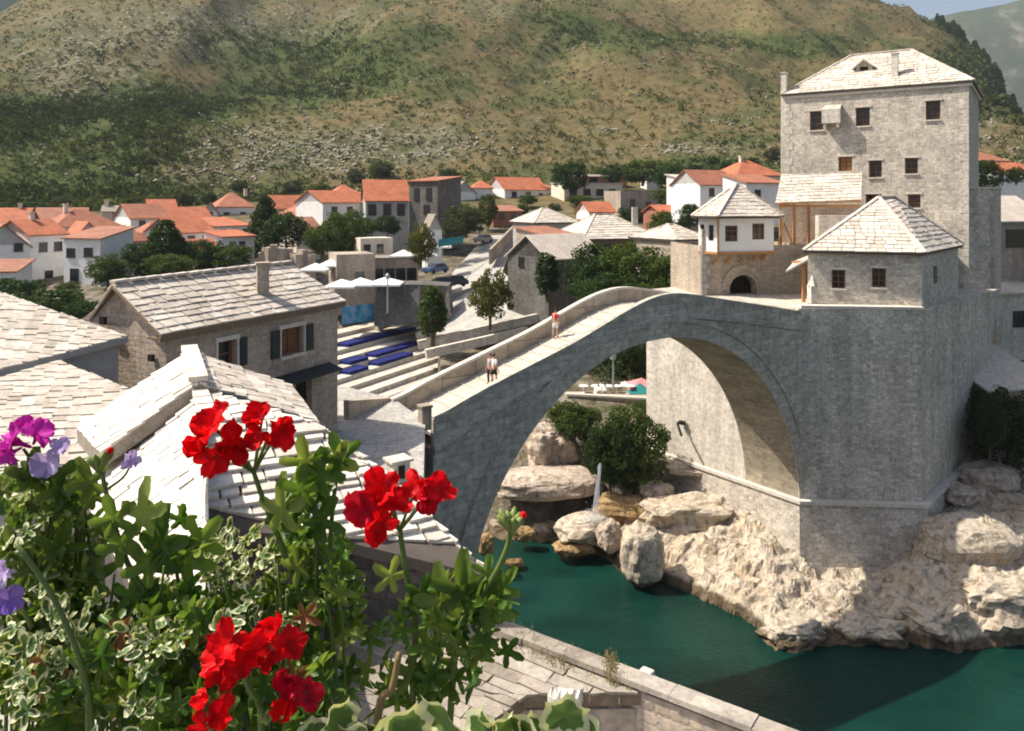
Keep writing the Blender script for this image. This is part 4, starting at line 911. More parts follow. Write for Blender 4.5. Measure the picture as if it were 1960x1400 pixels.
s2,b2=slates([RLt,RRt,bk1,bk0],eR-eL,.62,.42,.05,.14,rag=.012,seed=9); rf2=b2.build('roof',M['wood_old'],h1); s2.build('slate_covering',M['slate'],rf2)
rcp=MB()
for i in range(14):
    rcp.beam(RLt.lerp(RRt,i/14+.003)+V((0,0,.1)),RLt.lerp(RRt,(i+1)/14-.003)+V((0,0,.12)),.34,.1)
rcp.build('ridge_cap',M['slate'],rf)
ins=.38
WL=HL+hd*ins-hn*.25; WR=HR-hd*ins*.7-hn*.25; WBk=6.2
hw=MB()
dh=hole((416,648,452,712),WL,WR); wh=hole((537,622,580,684),WL,WR); oh=hole((566,716,597,830),WL,WR); oh=(oh[0],oh[1],GS,oh[3])
facade(hw,WL,WR,GS-.5,ez-.15,[dh,wh,oh],.4)
q2=WR-hn*WBk; q3=WL-hn*WBk; facade(hw,WR,q2,GS-.5,ez-.15); facade(hw,q2,q3,GS-.5,ez-1.5)
# gable wall towards the camera, follows the roof
apex=V((RLt.x+hd.x*.4,RLt.y+hd.y*.4)); za=RLt.z-.2; bq=V((bk0.x+hd.x*.5,bk0.y+hd.y*.5))
hw.add([(q3.x,q3.y,GS-.5),(WL.x,WL.y,GS-.5),(WL.x,WL.y,ez-.15),(apex.x,apex.y,za),(q3.x,q3.y,bk0.z-.2)],[(0,1,2,3,4)])
a2=apex+hd*9.6; hw.add([(WR.x,WR.y,GS-.5),(q2.x,q2.y,GS-.5),(q2.x,q2.y,bk0.z-.2),(a2.x,a2.y,za),(WR.x,WR.y,ez-.15)],[(0,1,2,3,4)])
hw.build('wall',M['house_stone'],h1)
ef=MB(); a=V((eL.x,eL.y,eL.z-.2)); b=V((eR.x,eR.y,eR.z-.2)); o3=V((hn.x,hn.y,0))*-.1; ef.beam(a+o3,b+o3,.14,.16); o4=V((hn.x,hn.y,0))*-.45; ef.beam(a+o4+V((0,0,.02)),b+o4+V((0,0,.02)),.5,.08); ef.build('eave_board',M['wood_old'],h1)
def shutters(par,h,sides,lw):
    for s_ in sides:
        m=MB(); t_=(WR-WL).normalized(); u=h[0]-lw*.55-.09 if s_<0 else h[1]+lw*.55+.09; c=WL+t_*u+hn*.07
        m.box((c.x,c.y,(h[2]+h[3])/2),(lw,.05,h[3]-h[2]),math.atan2(t_.y,t_.x))
        for k in range(6): m.box((c.x+hn.x*.03,c.y+hn.y*.03,h[2]+(h[3]-h[2])*(k+.5)/6),(lw*.8,.03,.05),math.atan2(t_.y,t_.x))
        m.build('shutter',M['shutter'],par)
w1=window(h1,WL,WR,wh,.3,'wood','wood','coping',(1,2)); shutters(h1,wh,(-1,1),.5)
w2=window(h1,WL,WR,dh,.35,'wood','dark','coping',(0,1)); shutters(h1,dh,(1,),.42)
t_=(WR-WL).normalized()
for par_,hh in ((w2,dh),(w1,wh)):
    for u in (hh[0]-.06,hh[1]+.06):
        c=WL+t_*u+hn*.02; jm=MB(); jm.box((c.x,c.y,(hh[2]+hh[3])/2),(.08,.12,hh[3]-hh[2]),math.atan2(t_.y,t_.x)); jm.build('window_jamb',M['coping'],par_)
dv=MB(); c=WL+t_*((oh[0]+oh[1])/2)-hn*.36; dv.box((c.x,c.y,(oh[2]+oh[3])/2),(oh[1]-oh[0]-.01,.05,oh[3]-oh[2]-.02),math.atan2(t_.y,t_.x)); dv.build('door',M['void'],h1)
aw=MB(); u0,za_=uv_on(528,722,WL,WR); u1,zb_=uv_on(630,700,WL,WR); a=WL+t_*u0+hn*.01; b=WL+t_*u1+hn*.01
aw.slab([(a.x,a.y,za_),(b.x,b.y,za_),(b.x+hn.x*.8,b.y+hn.y*.8,za_-.22),(a.x+hn.x*.8,a.y+hn.y*.8,za_-.22)],.08); aw.build('door_canopy',M['shutter'],h1)
gq=V((WL.x,WL.y))+(q3-WL)*.55; vg=MB(); vg.box((gq.x-hd.x*.02,gq.y-hd.y*.02,23.1),(.3,.12,.3),math.atan2(hn.y,hn.x)); vg.build('vent',M['void'],h1); vg=MB(); gq=V((WL.x,WL.y))+(q3-WL)*.12; vg.box((gq.x-hd.x*.02,gq.y-hd.y*.02,21.9),(.25,.12,.25),math.atan2(hn.y,hn.x)); vg.build('vent',M['void'],h1)
cq=pl_(508,572,eL,hn,.0) if False else P(508,574,38.0); cq=eL.lerp(eR,.62)+(RRt-eR)*.42
ch=MB(); ch.box((cq.x,cq.y,cq.z+.55),(.5,.5,1.5),.4); ch.box((cq.x,cq.y,cq.z+1.34),(.62,.62,.1),.4); ch.build('chimney',M['house_stone'],h1)
# neighbour A (upper left) and B (lower left)
def tri(a,b,c): return a,(b-a).cross(c-a).normalized()
pA,nA=tri(P(245,645,28.8),P(0,709,26),P(0,560,31.2)); ap=lambda px,py: on_plane(px,py,pA,nA)
A=[pA,ap(0,560),ap(-200,495),ap(-200,762),ap(0,709)]
eA=ap(143,607)-ap(118,660)
q0,q1=A[4].copy(),A[0].copy()
near_roof('slate_house','house with the highest slate roof at the left picture edge, grey wall below',[(A,eA)],.5,.4,.05,'slate',11,'greyplain',None,bed=.22)
ha=[o for o in bpy.data.objects if o.name.startswith('slate_house')][0]
m_=MB(); pts=[(p.x,p.y) for p in (A[4],A[0],A[1],A[2],A[3])]
c=V((sum(p[0] for p in pts)/5,sum(p[1] for p in pts)/5)); pin=[V(p)+(c-V(p)).normalized()*.35 for p in pts]
zz=[A[4].z,A[0].z,A[1].z,A[2].z,A[3].z]
ar=sum(pin[i].x*pin[(i+1)%5].y-pin[(i+1)%5].x*pin[i].y for i in range(5))
if ar<0: pin=pin[::-1]; zz=zz[::-1]
m_.prism([tuple(p) for p in pin],GS-1,[z-.3 for z in zz]); m_.build('wall',M['greyplain'],ha)
pB,nB=tri(P(112,691,27),P(0,850,22),P(252,748,25.2)); bpx=lambda px,py: on_plane(px,py,pB,nB)
Bp=[pB,bpx(252,748),bpx(262,860),bpx(180,960),bpx(-80,960),bpx(-80,748)]
eB=bpx(118,718)-bpx(86,814)
hb_=near_roof('slate_house','house with the grid like slate roof below the grey wall, behind purple flowers',[(Bp,eB)],.46,.42,.05,'slate',12,'greyplain',None,bed=.2)
m_=MB(); pts=[V((p.x,p.y)) for p in Bp]; zz=[p.z for p in Bp]; c=sum(pts,V((0,0)))/6; pin=[p+(c-p).normalized()*.3 for p in pts]
ar=sum(pin[i].x*pin[(i+1)%6].y-pin[(i+1)%6].x*pin[i].y for i in range(6))
if ar<0: pin=pin[::-1]; zz=zz[::-1]
m_.prism([tuple(p) for p in pin],GS-1,[z-.3 for z in zz]); m_.build('wall',M['greyplain'],hb_)
# C: small gable roof, D: the large slate roof below it
Cf=P(362,672,22); Cn=V((-7.2,18,Cf.z)); Cn=P(380,737,18.05); Cn.z=Cf.z
def fall(p,f,s,d): return V((p.x+f.x*d,p.y+f.y*d,p.z-s*d))
CR=[Cn,fall(Cn,EF,.46,2.75),fall(Cf,EF,.46,2.8),Cf]
CLf=[Cf,fall(Cf,-EF,.66,2.75),fall(Cn,-EF,.66,2.0),Cn]
hc=thing('gabled_slate_house','small gabled slate roof house with a thick grey verge in front of shuttered house','house',(-7.5,20,GS))
sl=MB(); bd_=MB()
for k,(pp,mm) in enumerate(((CR,'slate'),(CLf,'slate_pale'))):  # paler slate on the left slope puts its sunlight into the colour
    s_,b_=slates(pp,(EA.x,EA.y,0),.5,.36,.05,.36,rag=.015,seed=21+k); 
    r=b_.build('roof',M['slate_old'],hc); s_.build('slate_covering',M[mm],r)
rcp=MB(); 
for i in range(6): rcp.beam(Cn.lerp(Cf,i/6+.01)+V((0,0,.1)),Cn.lerp(Cf,(i+1)/6-.01)+V((0,0,.12)),.42,.12)
rcp.build('ridge_cap',M['slate_pale'],hc)
wm=MB(); a=[(p.x,p.y) for p in (fall(Cn,-EF,0,1.7),fall(Cn,EF,0,2.4),fall(Cf,EF,0,2.4),fall(Cf,-EF,0,1.7))]
a=[V(p)+EA*.35*(1 if i<2 else -1) for i,p in enumerate(a)]
wm.prism([tuple(p) for p in a],GS-1,[Cn.z-.66*1.7-.45,Cn.z-.46*2.4-.45,Cn.z-.46*2.4-.45,Cn.z-.66*1.7-.45]); wm.build('wall',M['house_stone'],hc)
gbm=MB(); e0=V(a[0]);e1=V(a[1]); gbm.add([(e0.x,e0.y,Cn.z-.66*1.7-.45),(e1.x,e1.y,Cn.z-.46*2.4-.45),((Cn.x+EA.x*.35),(Cn.y+EA.y*.35),Cn.z-.42)],[(0,1,2)]); gbm.build('gable',M['house_stone'],hc)
FD=V((.45,-.89)).normalized(); D0=P(397,800,16.2); sD=.5; Dr=P(379,752,18.6); Dr.z=D0.z
DP=[D0,pl_(330,1010,D0,FD,sD),pl_(620,1027,D0,FD,sD),pl_(944,1106,D0,FD,sD),pl_(820,985,D0,FD,sD),pl_(700,878,D0,FD,sD),pl_(604,812,D0,FD,sD)]
hD=thing('big_slate_house','house with a broad pale slate roof stepping down to the river, behind red flowers','house',(-4,15,GS))
# convex pieces of the front slope
def piece(mm,pp,e,tw,th,thick,seed,bedth=.2,rag=.02):
    s_,b_=slates(pp,e,tw,th,thick,bedth,rag=rag,seed=seed); r=b_.build('roof',M['slate_bed'],hD); s_.build('slate_covering',M[mm],r)
EFv=(EF.x,EF.y,0)
piece('slate_pale',[DP[0],DP[1],DP[2],DP[3],DP[6]],EFv,.55,.27,.085,31)
right_e=[DP[6],DP[3],DP[4],DP[5]]
piece('slate_pale',[DP[6],DP[3],DP[4]],EFv,.55,.27,.085,33); piece('slate_pale',[DP[6],DP[4],DP[5]],EFv,.55,.27,.085,34)
# upper strip between the ridge and the gable roof above, and the bright left slope
U1=[Dr,D0,DP[6]]
piece('slate_pale',U1,(EA.x,EA.y,0),.5,.3,.07,35)
Dl0=fall(Dr,-EF,.85,3.2); Dl1=P(160,945,13.6)
nL=(D0-Dr).cross(Dl0-Dr).normalized()
DL=[Dr,on_plane(170,905,Dr,nL),on_plane(165,960,Dr,nL),on_plane(270,1150,Dr,nL),on_plane(400,1150,Dr,nL),D0]
piece('slate_pale',DL,(EA.x,EA.y,0),.5,.36,.06,36)
rcp=MB()
for i in range(4): rcp.beam(Dr.lerp(D0,i/4+.01)+V((0,0,.09)),Dr.lerp(D0,(i+1)/4-.01)+V((0,0,.1)),.34,.1)
hpe=on_plane(470,1130,D0,nL)
rcp.build('ridge_cap',M['slate_pale'],hD)
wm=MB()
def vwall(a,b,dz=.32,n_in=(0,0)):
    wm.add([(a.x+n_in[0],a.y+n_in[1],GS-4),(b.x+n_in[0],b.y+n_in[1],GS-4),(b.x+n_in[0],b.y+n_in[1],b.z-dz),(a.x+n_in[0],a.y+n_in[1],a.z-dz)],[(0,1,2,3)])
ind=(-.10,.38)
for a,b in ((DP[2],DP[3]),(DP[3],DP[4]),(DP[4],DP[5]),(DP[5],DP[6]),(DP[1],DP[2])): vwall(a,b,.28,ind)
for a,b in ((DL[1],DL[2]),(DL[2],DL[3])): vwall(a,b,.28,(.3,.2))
wm.build('wall',M['shaded_wall'],hD)
# dark flue block on the sunlit paving
fq=P(762,905,30.6); fl=MB(); fl.box((fq.x,fq.y,GS+.32),(.7,.7,.9),.6); fl.box((fq.x,fq.y,GS+.82),(.95,.85,.1),.6)
ft_=tag(fl.build('stone_flue',M['pale_wall'],loc=(fq.x,fq.y,GS),bevel=.02),'small pale stone flue with a dark opening on the sunlit paving','flue')
fo=MB(); fo.box((fq.x+.10,fq.y-.34,GS+.42),(.42,.06,.5),.25); fo.build('opening',M['void'],ft_)
# E: weathered roof at the bottom with its raised stone edge above the water
ED=V((.83,-.56)).normalized(); EN=V((-.56,-.83)).normalized(); E0=P(640,1142,14.6)
E1=PZ(962,1187,20.05); sE=.32
pE=E1; pe=lambda px,py: pl_(px,py,pE,EN,sE)
E_=[pe(640,1140),pe(962,1189),pe(1300,1324),pe(1010,1332),pe(890,1425),pe(560,1425)]
print('E z',[round(p.z,2) for p in E_],[round(p.y,2) for p in E_])
hE=thing('weathered_house','house with the brown weathered plank like slate roof above the river','house',(1,11,GS))
for k,pp in enumerate(([E_[0],E_[1],E_[2],E_[3],pe(560,1334)],[pe(560,1334),E_[3],E_[4],E_[5]])):
    s_,b_=slates(pp,(ED.x,ED.y,0),.9,.2,.035,.2,rag=.028,seed=51+k,gap=.012); r=b_.build('roof',M['wood_old'],hE); s_.build('slate_covering',M['slate_old'],r)
ew=MB(); ctr=sum((V((p.x,p.y)) for p in E_),V((0,0)))/6; pin=[V((p.x,p.y))+(ctr-V((p.x,p.y))).normalized()*.2 for p in E_]; zz=[p.z-.3 for p in E_]
ar=sum(pin[i].x*pin[(i+1)%6].y-pin[(i+1)%6].x*pin[i].y for i in range(6))
if ar<0: pin=pin[::-1]; zz=zz[::-1]
ew.prism([tuple(p) for p in pin],GS-1,zz); ew.build('wall',M['house_stone'],hE)
# river wall with coping from the roof corner to the right
rw=thing('river_wall','long weathered stone wall with flat coping dropping into the river','wall',(2,13,0))
c0=PZ(958,1183,20.1); c1=PZ(1560,1408,20.1); dW=V((c1.x-c0.x,c1.y-c0.y)).normalized(); nW=V((dW.y,-dW.x)); 
c0_=V((c0.x,c0.y))-dW*.6; c1_=V((c1.x,c1.y))+dW*6
cpb=MB(); rr0=random.Random(3)
L_=(c1_-c0_).length; u=0
while u<L_:
    l_=rr0.uniform(1.0,2.2); a=c0_+dW*(u+.006); b=c0_+dW*(min(u+l_,L_)-.006); z=20.08+rr0.uniform(-.015,.02); w1_=rr0.uniform(.32,.38)
    q=[a,b,b+nW*w1_,a+nW*w1_]; ar=sum(q[i].x*q[(i+1)%4].y-q[(i+1)%4].x*q[i].y for i in range(4))
    if ar<0: q=q[::-1]
    cpb.prism([tuple(p) for p in q],z-.09,z); u+=l_
cpb.build('coping',M['slate_old'],rw)
wl_=MB(); q=[c0_-nW*-.06,c1_-nW*-.06,c1_+nW*.28,c0_+nW*.28]; ar=sum(q[i].x*q[(i+1)%4].y-q[(i+1)%4].x*q[i].y for i in range(4))
if ar<0: q=q[::-1]
wl_.prism([tuple(p) for p in q],-3,19.94); wl_.build('wall',M['house_stone'],rw)
# grey slab and broken mortar edge in the lower right corner
gsb=MB(); za=18.9; q=[PZ(985,1350,za),PZ(1262,1322,za),PZ(1350,1345,za),PZ(1575,1430,za),PZ(860,1470,za)]; gsb.slab(q,.35)
tag(gsb.build('concrete_slab',M['grey'],loc=tuple(q[0])),'flat grey concrete slab between the weathered roof and the river wall','slab')
mo_=MB(); rr0=random.Random(8)
up_=[];dn_=[]
for k in range(34):
    t=k/33; px=1050+t*200; py=1314+10*math.sin(t*3.0+.5)+rr0.uniform(-3,3); up_.append(PZ(px,py-4,19.86+rr0.uniform(-.02,.03))); dn_.append(PZ(px+rr0.uniform(-3,3),py+rr0.uniform(5,20)+6*math.sin(t*9),19.80+rr0.uniform(-.06,.02)))
for k in range(33):
    q=[up_[k],up_[k+1],dn_[k+1],dn_[k]]; mo_.slab(q,.10)
tag(mo_.build('broken_mortar',M['coping'],loc=tuple(PZ(1140,1320,19.6))),'ragged white broken mortar along the end of the weathered roof','mortar')
bl=MB(); p=PZ(1235,1310,19.85); bl.box(p,(.34,.3,.28),.5); bl.box(p+V((.02,0,.16)),(.2,.22,.14),.9)
tag(bl.build('cut_stone',M['pale_wall'],loc=tuple(p),bevel=.03),'loose cream stone block lying beside the white mortar','stone')
# dry weeds along the wall edge
wd=MB(); rr0=random.Random(12)
for k in range(190):
    px=rr0.choice([rr0.uniform(960,1090),rr0.uniform(1060,1210),rr0.uniform(1160,1180)]); py=1215+(px-960)*.36+rr0.uniform(-6,28); p=PZ(px,py,19.9); h_=rr0.uniform(.1,.42)*(1.3 if 1155<px<1185 else .8)
    dx,dy=rr0.uniform(-.1,.1),rr0.uniform(-.08,.08); w_=.006
    wd.add([p+V((-w_,0,0)),p+V((w_,0,0)),p+V((dx*.5+w_*.7,dy*.5,h_*.6)),p+V((dx,dy,h_)),p+V((dx*.5-w_*.7,dy*.5,h_*.6))],[(0,1,2,3,4)])
    for j in range(3):
        q=p+V((dx*.6,dy*.6,h_*(.4+.2*j))); s_=.025; a=rr0.random()*6; wd.add([q,q+V((s_*math.cos(a),s_*math.sin(a),.012)),q+V((2*s_*math.cos(a),2*s_*math.sin(a),0)),q+V((s_*math.cos(a),s_*math.sin(a),-.012))],[(0,1,2,3)])
tag(wd.build('weeds',M['dry_weed']),'dry brown weeds sprouting along the wall edge','weeds',kind='stuff')
# ---------------------------------------------------------------- town behind: houses
HOUSES=0
def far_house(name,label,pxl,pxr,yb,ye,Dl,Dr,dep,rh,wall='white',roof='red',kind='gable',wins=(),win_m='dark',over=.35,chim=None,group=None,jitter=0,cat='house',open_=False):
    """facade seen between columns pxl..pxr (distances Dl, Dr), eave at row ye, base at row yb"""
    global HOUSES; HOUSES+=1
    if roof=='red' and HOUSES%3==1: roof='red_mid'
    a=XY(pxl,Dl); b=XY(pxr,Dr); Dm=(Dl+Dr)/2; zb=H-(yb-HY)*Dm/F; ze=H-(ye-HY)*Dm/F
    t=(b-a).normalized(); n=V((t.y,-t.x)); L=(b-a).length; c=a-n*dep; d=b-n*dep
    h=thing(name,label,cat,((a.x+d.x)/2,(a.y+d.y)/2,zb),group)
    wm=MB(); wm.prism([tuple(a),tuple(b),tuple(d),tuple(c)],zb-4,ze)
    zr=ze+rh; up=lambda p,z:V((p.x,p.y,z)); rm=MB(); th=.16
    if kind=='gable':        # ridge parallel to the facade
        ma=(a+c)/2; mb_=(b+d)/2; k=rh/(dep/2); ov=over
        e0=up(a-t*ov+n*ov,ze-k*ov); e1=up(b+t*ov+n*ov,ze-k*ov); r0=up(ma-t*ov,zr); r1=up(mb_+t*ov,zr); f0=up(c-t*ov-n*ov,ze-k*ov); f1=up(d+t*ov-n*ov,ze-k*ov)
        rm.slab([e0,e1,r1,r0],th); rm.slab([r0,r1,f1,f0],th)
        for p,q,m in ((a,c,ma),(b,d,mb_)): wm.add([(p.x,p.y,ze),(q.x,q.y,ze),(m.x,m.y,zr-.1)],[(0,1,2),(2,1,0)])
    elif kind=='front':      # gable towards us
        ma=(a+b)/2; mb_=(c+d)/2; k=rh/(L/2); ov=over
        r0=up(ma+n*ov,zr); r1=up(mb_-n*ov,zr)
        rm.slab([up(a-t*ov+n*ov,ze-k*ov),r0,r1,up(c-t*ov-n*ov,ze-k*ov)],th); rm.slab([r0,up(b+t*ov+n*ov,ze-k*ov),up(d+t*ov-n*ov,ze-k*ov),r1],th)
        for p,q,m in ((a,b,ma),(c,d,mb_)): wm.add([(p.x,p.y,ze),(q.x,q.y,ze),(m.x,m.y,zr-.1)],[(0,1,2),(2,1,0)])
    elif kind=='hip':
        ov=over; e=[up(a-t*ov+n*ov,ze),up(b+t*ov+n*ov,ze),up(d+t*ov-n*ov,ze),up(c-t*ov-n*ov,ze)]; ins=min(dep/2,L/2*.9)
        m0=up((a+c)/2+t*ins,zr); m1=up((b+d)/2-t*ins,zr)
        rm.slab([e[0],e[1],m1,m0],th); rm.slab([e[2],e[3],m0,m1],th); rm.slab([e[1],e[2],m1],th); rm.slab([e[3],e[0],m0],th)
    elif kind=='shed':
        ov=over; rm.slab([up(a-t*ov+n*ov,ze),up(b+t*ov+n*ov,ze),up(d+t*ov-n*ov,zr),up(c-t*ov-n*ov,zr)],th)
        wm.add([(a.x,a.y,ze),(b.x,b.y,ze),(d.x,d.y,zr-.2),(c.x,c.y,zr-.2)],[(1,2,3,0)] if False else [(0,3,2,1)])
        wm.add([(a.x,a.y,ze),(c.x,c.y,ze),(c.x,c.y,zr-.2)],[(0,1,2)]); wm.add([(b.x,b.y,ze),(d.x,d.y,ze),(d.x,d.y,zr-.2)],[(2,1,0)])
    elif kind=='flat':
        q=[a-t*.2+n*.2,b+t*.2+n*.2,d+t*.2-n*.2,c-t*.2-n*.2]; rm.prism([tuple(p) for p in q],ze+.002,ze+.3)
    wm.build('wall',M[wall],h)
    if kind!='none': r=rm.build('roof',M[roof],h)
    for (u,v,ww,hh) in wins:
        uu=u*L; zz=zb+v*(ze-zb); m=MB(); q=a+t*uu+n*.0; rz=math.atan2(t.y,t.x)
        m.box((q.x-n.x*.05,q.y-n.y*.05,zz),(ww,.2,hh),rz); m.box((q.x+n.x*.06,q.y+n.y*.06,zz-hh/2-.08),(ww+.3,.2,.14),rz)
        for sg in (-1,1): q2=q+t*sg*(ww/2+.06)+n*.04; m.box((q2.x,q2.y,zz),(.1,.12,hh),rz)
        q2=q+n*.06; m.box((q2.x,q2.y,zz),(.07,.06,hh),rz)
        w_=m.build('window',M['dark'],h); 
    if chim:
        for (u,w_,hh) in chim:
            q=(a+c)/2+(b-a)*u; m=MB(); m.box((q.x,q.y,zr+hh/2-.5),(w_,w_,hh+.6),math.atan2(t.y,t.x)); m.box((q.x,q.y,zr+hh-.15),(w_*1.3,w_*1.3,.15),math.atan2(t.y,t.x)); m.build('chimney',M['cream'],r)
    return h
W2=[(.25,.3,.9,1.3),(.7,.3,.9,1.3),(.25,.74,.9,1.2),(.7,.74,.9,1.2)]
FH=far_house
# left group
FH('town_house','white gabled house at the left edge, one small window high in its gable',-45,57,548,470,108,112,9,3.0,'white','red','front',[(.78,.95,.9,1.1),(.75,.25,1.2,1.2)])
FH('town_house','grey white house wing joined to the white gabled house, long red roof',57,128,548,447,112,117,8,2.0,'white','red','gable',[(.35,.75,1,1.3),(.75,.75,1,1.3),(.5,.2,1,1.5)],chim=[(.5,.6,1.2)])
FH('town_house','pale grey flat faced house with dark square windows beside the white wing',122,192,550,456,111,109,6,1.5,'white','red_old','shed',[(.2,.7,1.3,1.2),(.68,.72,1.3,1.2),(.3,.2,1.3,2.4)])
FH('town_house','low white building at the left edge under the white gabled house',-60,30,560,520,96,97,5,1.2,'white','red_old','shed',[(.7,.4,1.2,1.2)])
FH('town_house','farthest left red roofed house beyond the white gabled house',-30,48,440,424,150,152,9,2.6,'white','red','gable',[(.4,.5,1,1.3),(.8,.5,1,1.3)],chim=[(.7,.6,1)])
FH('town_house','grey gabled house between two red roofs behind the white house',46,72,440,422,156,157,9,1.8,'grey','red_old','front',[(.5,.6,1,1.2)])
FH('town_house','house with the big bright red roof and three windows under its eaves',105,232,462,434,130,138,9,3.0,'white','red','hip',[(.15,.55,1.1,1.4),(.45,.55,1.1,1.4),(.8,.55,1.1,1.4)],chim=[(.3,.6,1)])
FH('town_house','long dull red roof rising behind the big bright red roof',68,165,432,418,160,164,9,2.2,'cream','red_old','gable',[(.3,.5,1,1.2)])
FH('town_house','small cream house with a thick chimney at the hillside foot',196,246,418,404,170,172,7,1.2,'cream','slate_old','gable',[(.5,.5,.9,1.0)],chim=[(.1,.9,1.4)])
FH('town_house','blue white house with a plain bright red roof left of dark conifer',250,322,440,416,150,155,9,2.6,'white','red','gable',[(.3,.5,1,1.2),(.75,.5,1,1.2)])
FH('town_house','house half hidden behind the dark conifer with a low red roof',322,405,434,417,158,164,8,2.2,'grey','red','gable',[(.6,.5,1,1.2)])
FH('town_house','white house with broad red roof just right of the dark conifer',340,412,475,443,128,134,9,2.3,'white','red','gable',[(.35,.5,1.1,1.4),(.75,.5,1.1,1.4)])
FH('town_house','tallest red roofed house above the white terrace, with small chimney',416,486,428,396,178,182,11,3.3,'white','red','hip',[(.25,.5,1.1,1.4),(.7,.5,1.1,1.4)],chim=[(.9,.7,1.0)])
FH('town_house','white house with arched dark openings below the tallest red roof',412,484,470,432,136,143,8,1.4,'white','red','shed',[(.2,.62,1,1.5),(.5,.62,1,1.5),(.8,.62,1,1.5),(.3,.2,.9,1.3),(.7,.2,.9,1.3)])
FH('town_house','low white annex with a narrow red strip roof',426,487,482,452,126,131,5,.9,'white','red','shed',[(.3,.4,.9,1.3),(.6,.4,.9,1.3)])
FH('town_house','small house with bright orange roof in front of the dark conifer',228,288,490,462,118,122,7,2.4,'cream','red','hip',[(.3,.4,1,1.2)])
FH('town_house','tiny red roofed shed next to the pale grey house',189,228,500,475,112,114,4,.9,'grey','red','shed',[])
FH('town_house','pinkish red roofed house right behind the big dark conifer tops',526,592,424,398,182,188,9,3.0,'cream','red','gable',[(.4,.5,1,1.2)])
FH('town_house','house with a low red roof beside the rounded trees',578,642,440,411,160,166,9,2.8,'white','red','hip',[(.4,.5,1,1.2),(.75,.5,1,1.2)])
FH('town_house','long white house with a long red roof climbing to the right',618,702,430,386,150,158,9,2.2,'white','red','gable',[(.25,.6,1.1,1.6),(.6,.6,1.1,1.6)])
FH('town_house','long grey house with dark windows under the highest red roof',700,782,446,382,148,150,10,3.9,'grey','red','gable',[(.15,.7,1.3,2.0),(.5,.7,1.3,2.2),(.82,.7,1.3,2.2),(.3,.2,1.1,1.3),(.7,.2,1.1,1.3)])
FH('town_house','dark weathered tower house with a small red roof strip on top',783,838,424,346,150,146,7,1.0,'dark_grey','red','shed',[(.28,.68,1.0,2.2),(.7,.68,1.0,2.2),(.62,.3,1.2,1.6)])
FH('town_house','orange roofed house peeping out behind the dark tower house',834,866,400,368,170,173,8,2.0,'cream','red','gable',[(.6,.4,.9,1.2)])
FH('ruin','white sunlit gable wall of a ruin beside the yellowish tree',818,846,468,440,128,129.5,2,2.6,'white','slate_old','front',[])
FH('town_house','small white gabled house with a tiny orange roof on the slope',868,910,402,368,196,198,7,2.8,'white','slate_old','front',[(.3,.3,.9,1.1)])
FH('town_house','white block with orange roof attached to the small white gabled house',905,943,400,360,199,200,7,2.0,'white','red','hip',[(.5,.5,.9,1.2)])
FH('town_house','white house with long bright red roof and five dark windows on the slope',966,1047,398,362,200,206,10,3.2,'white','red','gable',[(.22,.72,1.2,1.3),(.55,.72,1.2,1.3),(.85,.66,1.0,1.2),(.3,.2,1.2,1.2)])
FH('town_house','pale side wing at the end of the long bright red roof',1047,1064,398,360,206,210,8,2.4,'cream','red','shed',[])
FH('town_house','low pinkish flat building with a row of dark openings',1080,1192,384,352,196,202,8,.6,'cream','grey','flat',[(.15,.5,1.8,1.6),(.38,.5,1.8,1.6),(.6,.5,1.8,1.6),(.82,.5,1.8,1.6)])
FH('town_house','upper brown storey set back behind the pinkish flat building',1108,1200,352,338,212,216,8,.8,'red_old','slate_old','shed',[(.3,.5,2.0,1.2),(.7,.5,2.0,1.2)])
FH('ruin','roofless grey stone ruin with jagged gable on the slope',1188,1262,412,366,176,182,6,.2,'house_stone','house_stone','none',[(.3,.5,1.2,1.8),(.7,.4,1.2,1.8)],cat='ruin')
FH('chapel','tiny white chapel high between the trees',1238,1262,346,332,212,213,4,2.0,'white','grey','front',[(.5,.4,.7,1.3)],cat='chapel')
FH('town_house','pink brick ruin row with dark gaps behind the stone roofed house',1082,1190,446,424,140,144,5,.5,'cream','red_old','flat',[(.2,.55,1.2,1.6),(.42,.55,1.2,1.6),(.64,.55,1.2,1.6),(.86,.55,1.2,1.6)])
FH('town_house','white house above the gate house with a flat bright red roof',1340,1412,384,352,138,142,8,2.6,'white','red','gable',[(.3,.5,1,1.4),(.65,.5,1,1.4)])
FH('town_house','small white block with a pale roof left of the flat bright red roof',1316,1346,368,344,150,152,6,1.2,'white','slate_far','shed',[(.5,.5,.9,1.2)])
FH('town_house','house with twin red roofs right beside the tall tower',1412,1500,366,336,146,150,9,3.0,'cream','red','hip',[(.25,.5,1,1.3),(.5,.5,1,1.3),(.8,.5,1,1.3)],chim=[(.4,.6,1)])
FH('town_house','lower white house with red tiles below the twin red roofs',1428,1500,385,350,128,131,6,1.6,'white','red','shed',[(.3,.4,1,1.3)])
FH('town_house','small red roofed hut among the trees above the stone roofs',1262,1296,425,404,150,152,5,1.2,'red_old','red','gable',[])
FH('town_house','narrow white house squeezed below the long dull red roof',150,188,470,446,122,124,6,1.8,'white','red','front',[(.5,.5,.9,1.2)])
FH('town_house','small cream house with a red hip roof above the orange roofed house',280,330,462,446,136,139,7,2.0,'cream','red','hip',[(.4,.5,.9,1.2)])
FH('town_house','low white house with red roof between the clump trees on the left',372,420,500,478,120,123,6,1.6,'white','red','gable',[(.3,.4,.9,1.2),(.7,.4,.9,1.2)])
FH('town_house','little red roofed house at the hillside foot above the big conifer',286,338,412,400,176,179,7,2.2,'cream','red','gable',[(.4,.5,.9,1.1)])
FH('town_house','tiny white gable among trees left of the tallest red roof',388,416,416,404,172,173,6,2.0,'white','red','front',[(.5,.5,.9,1.0)])
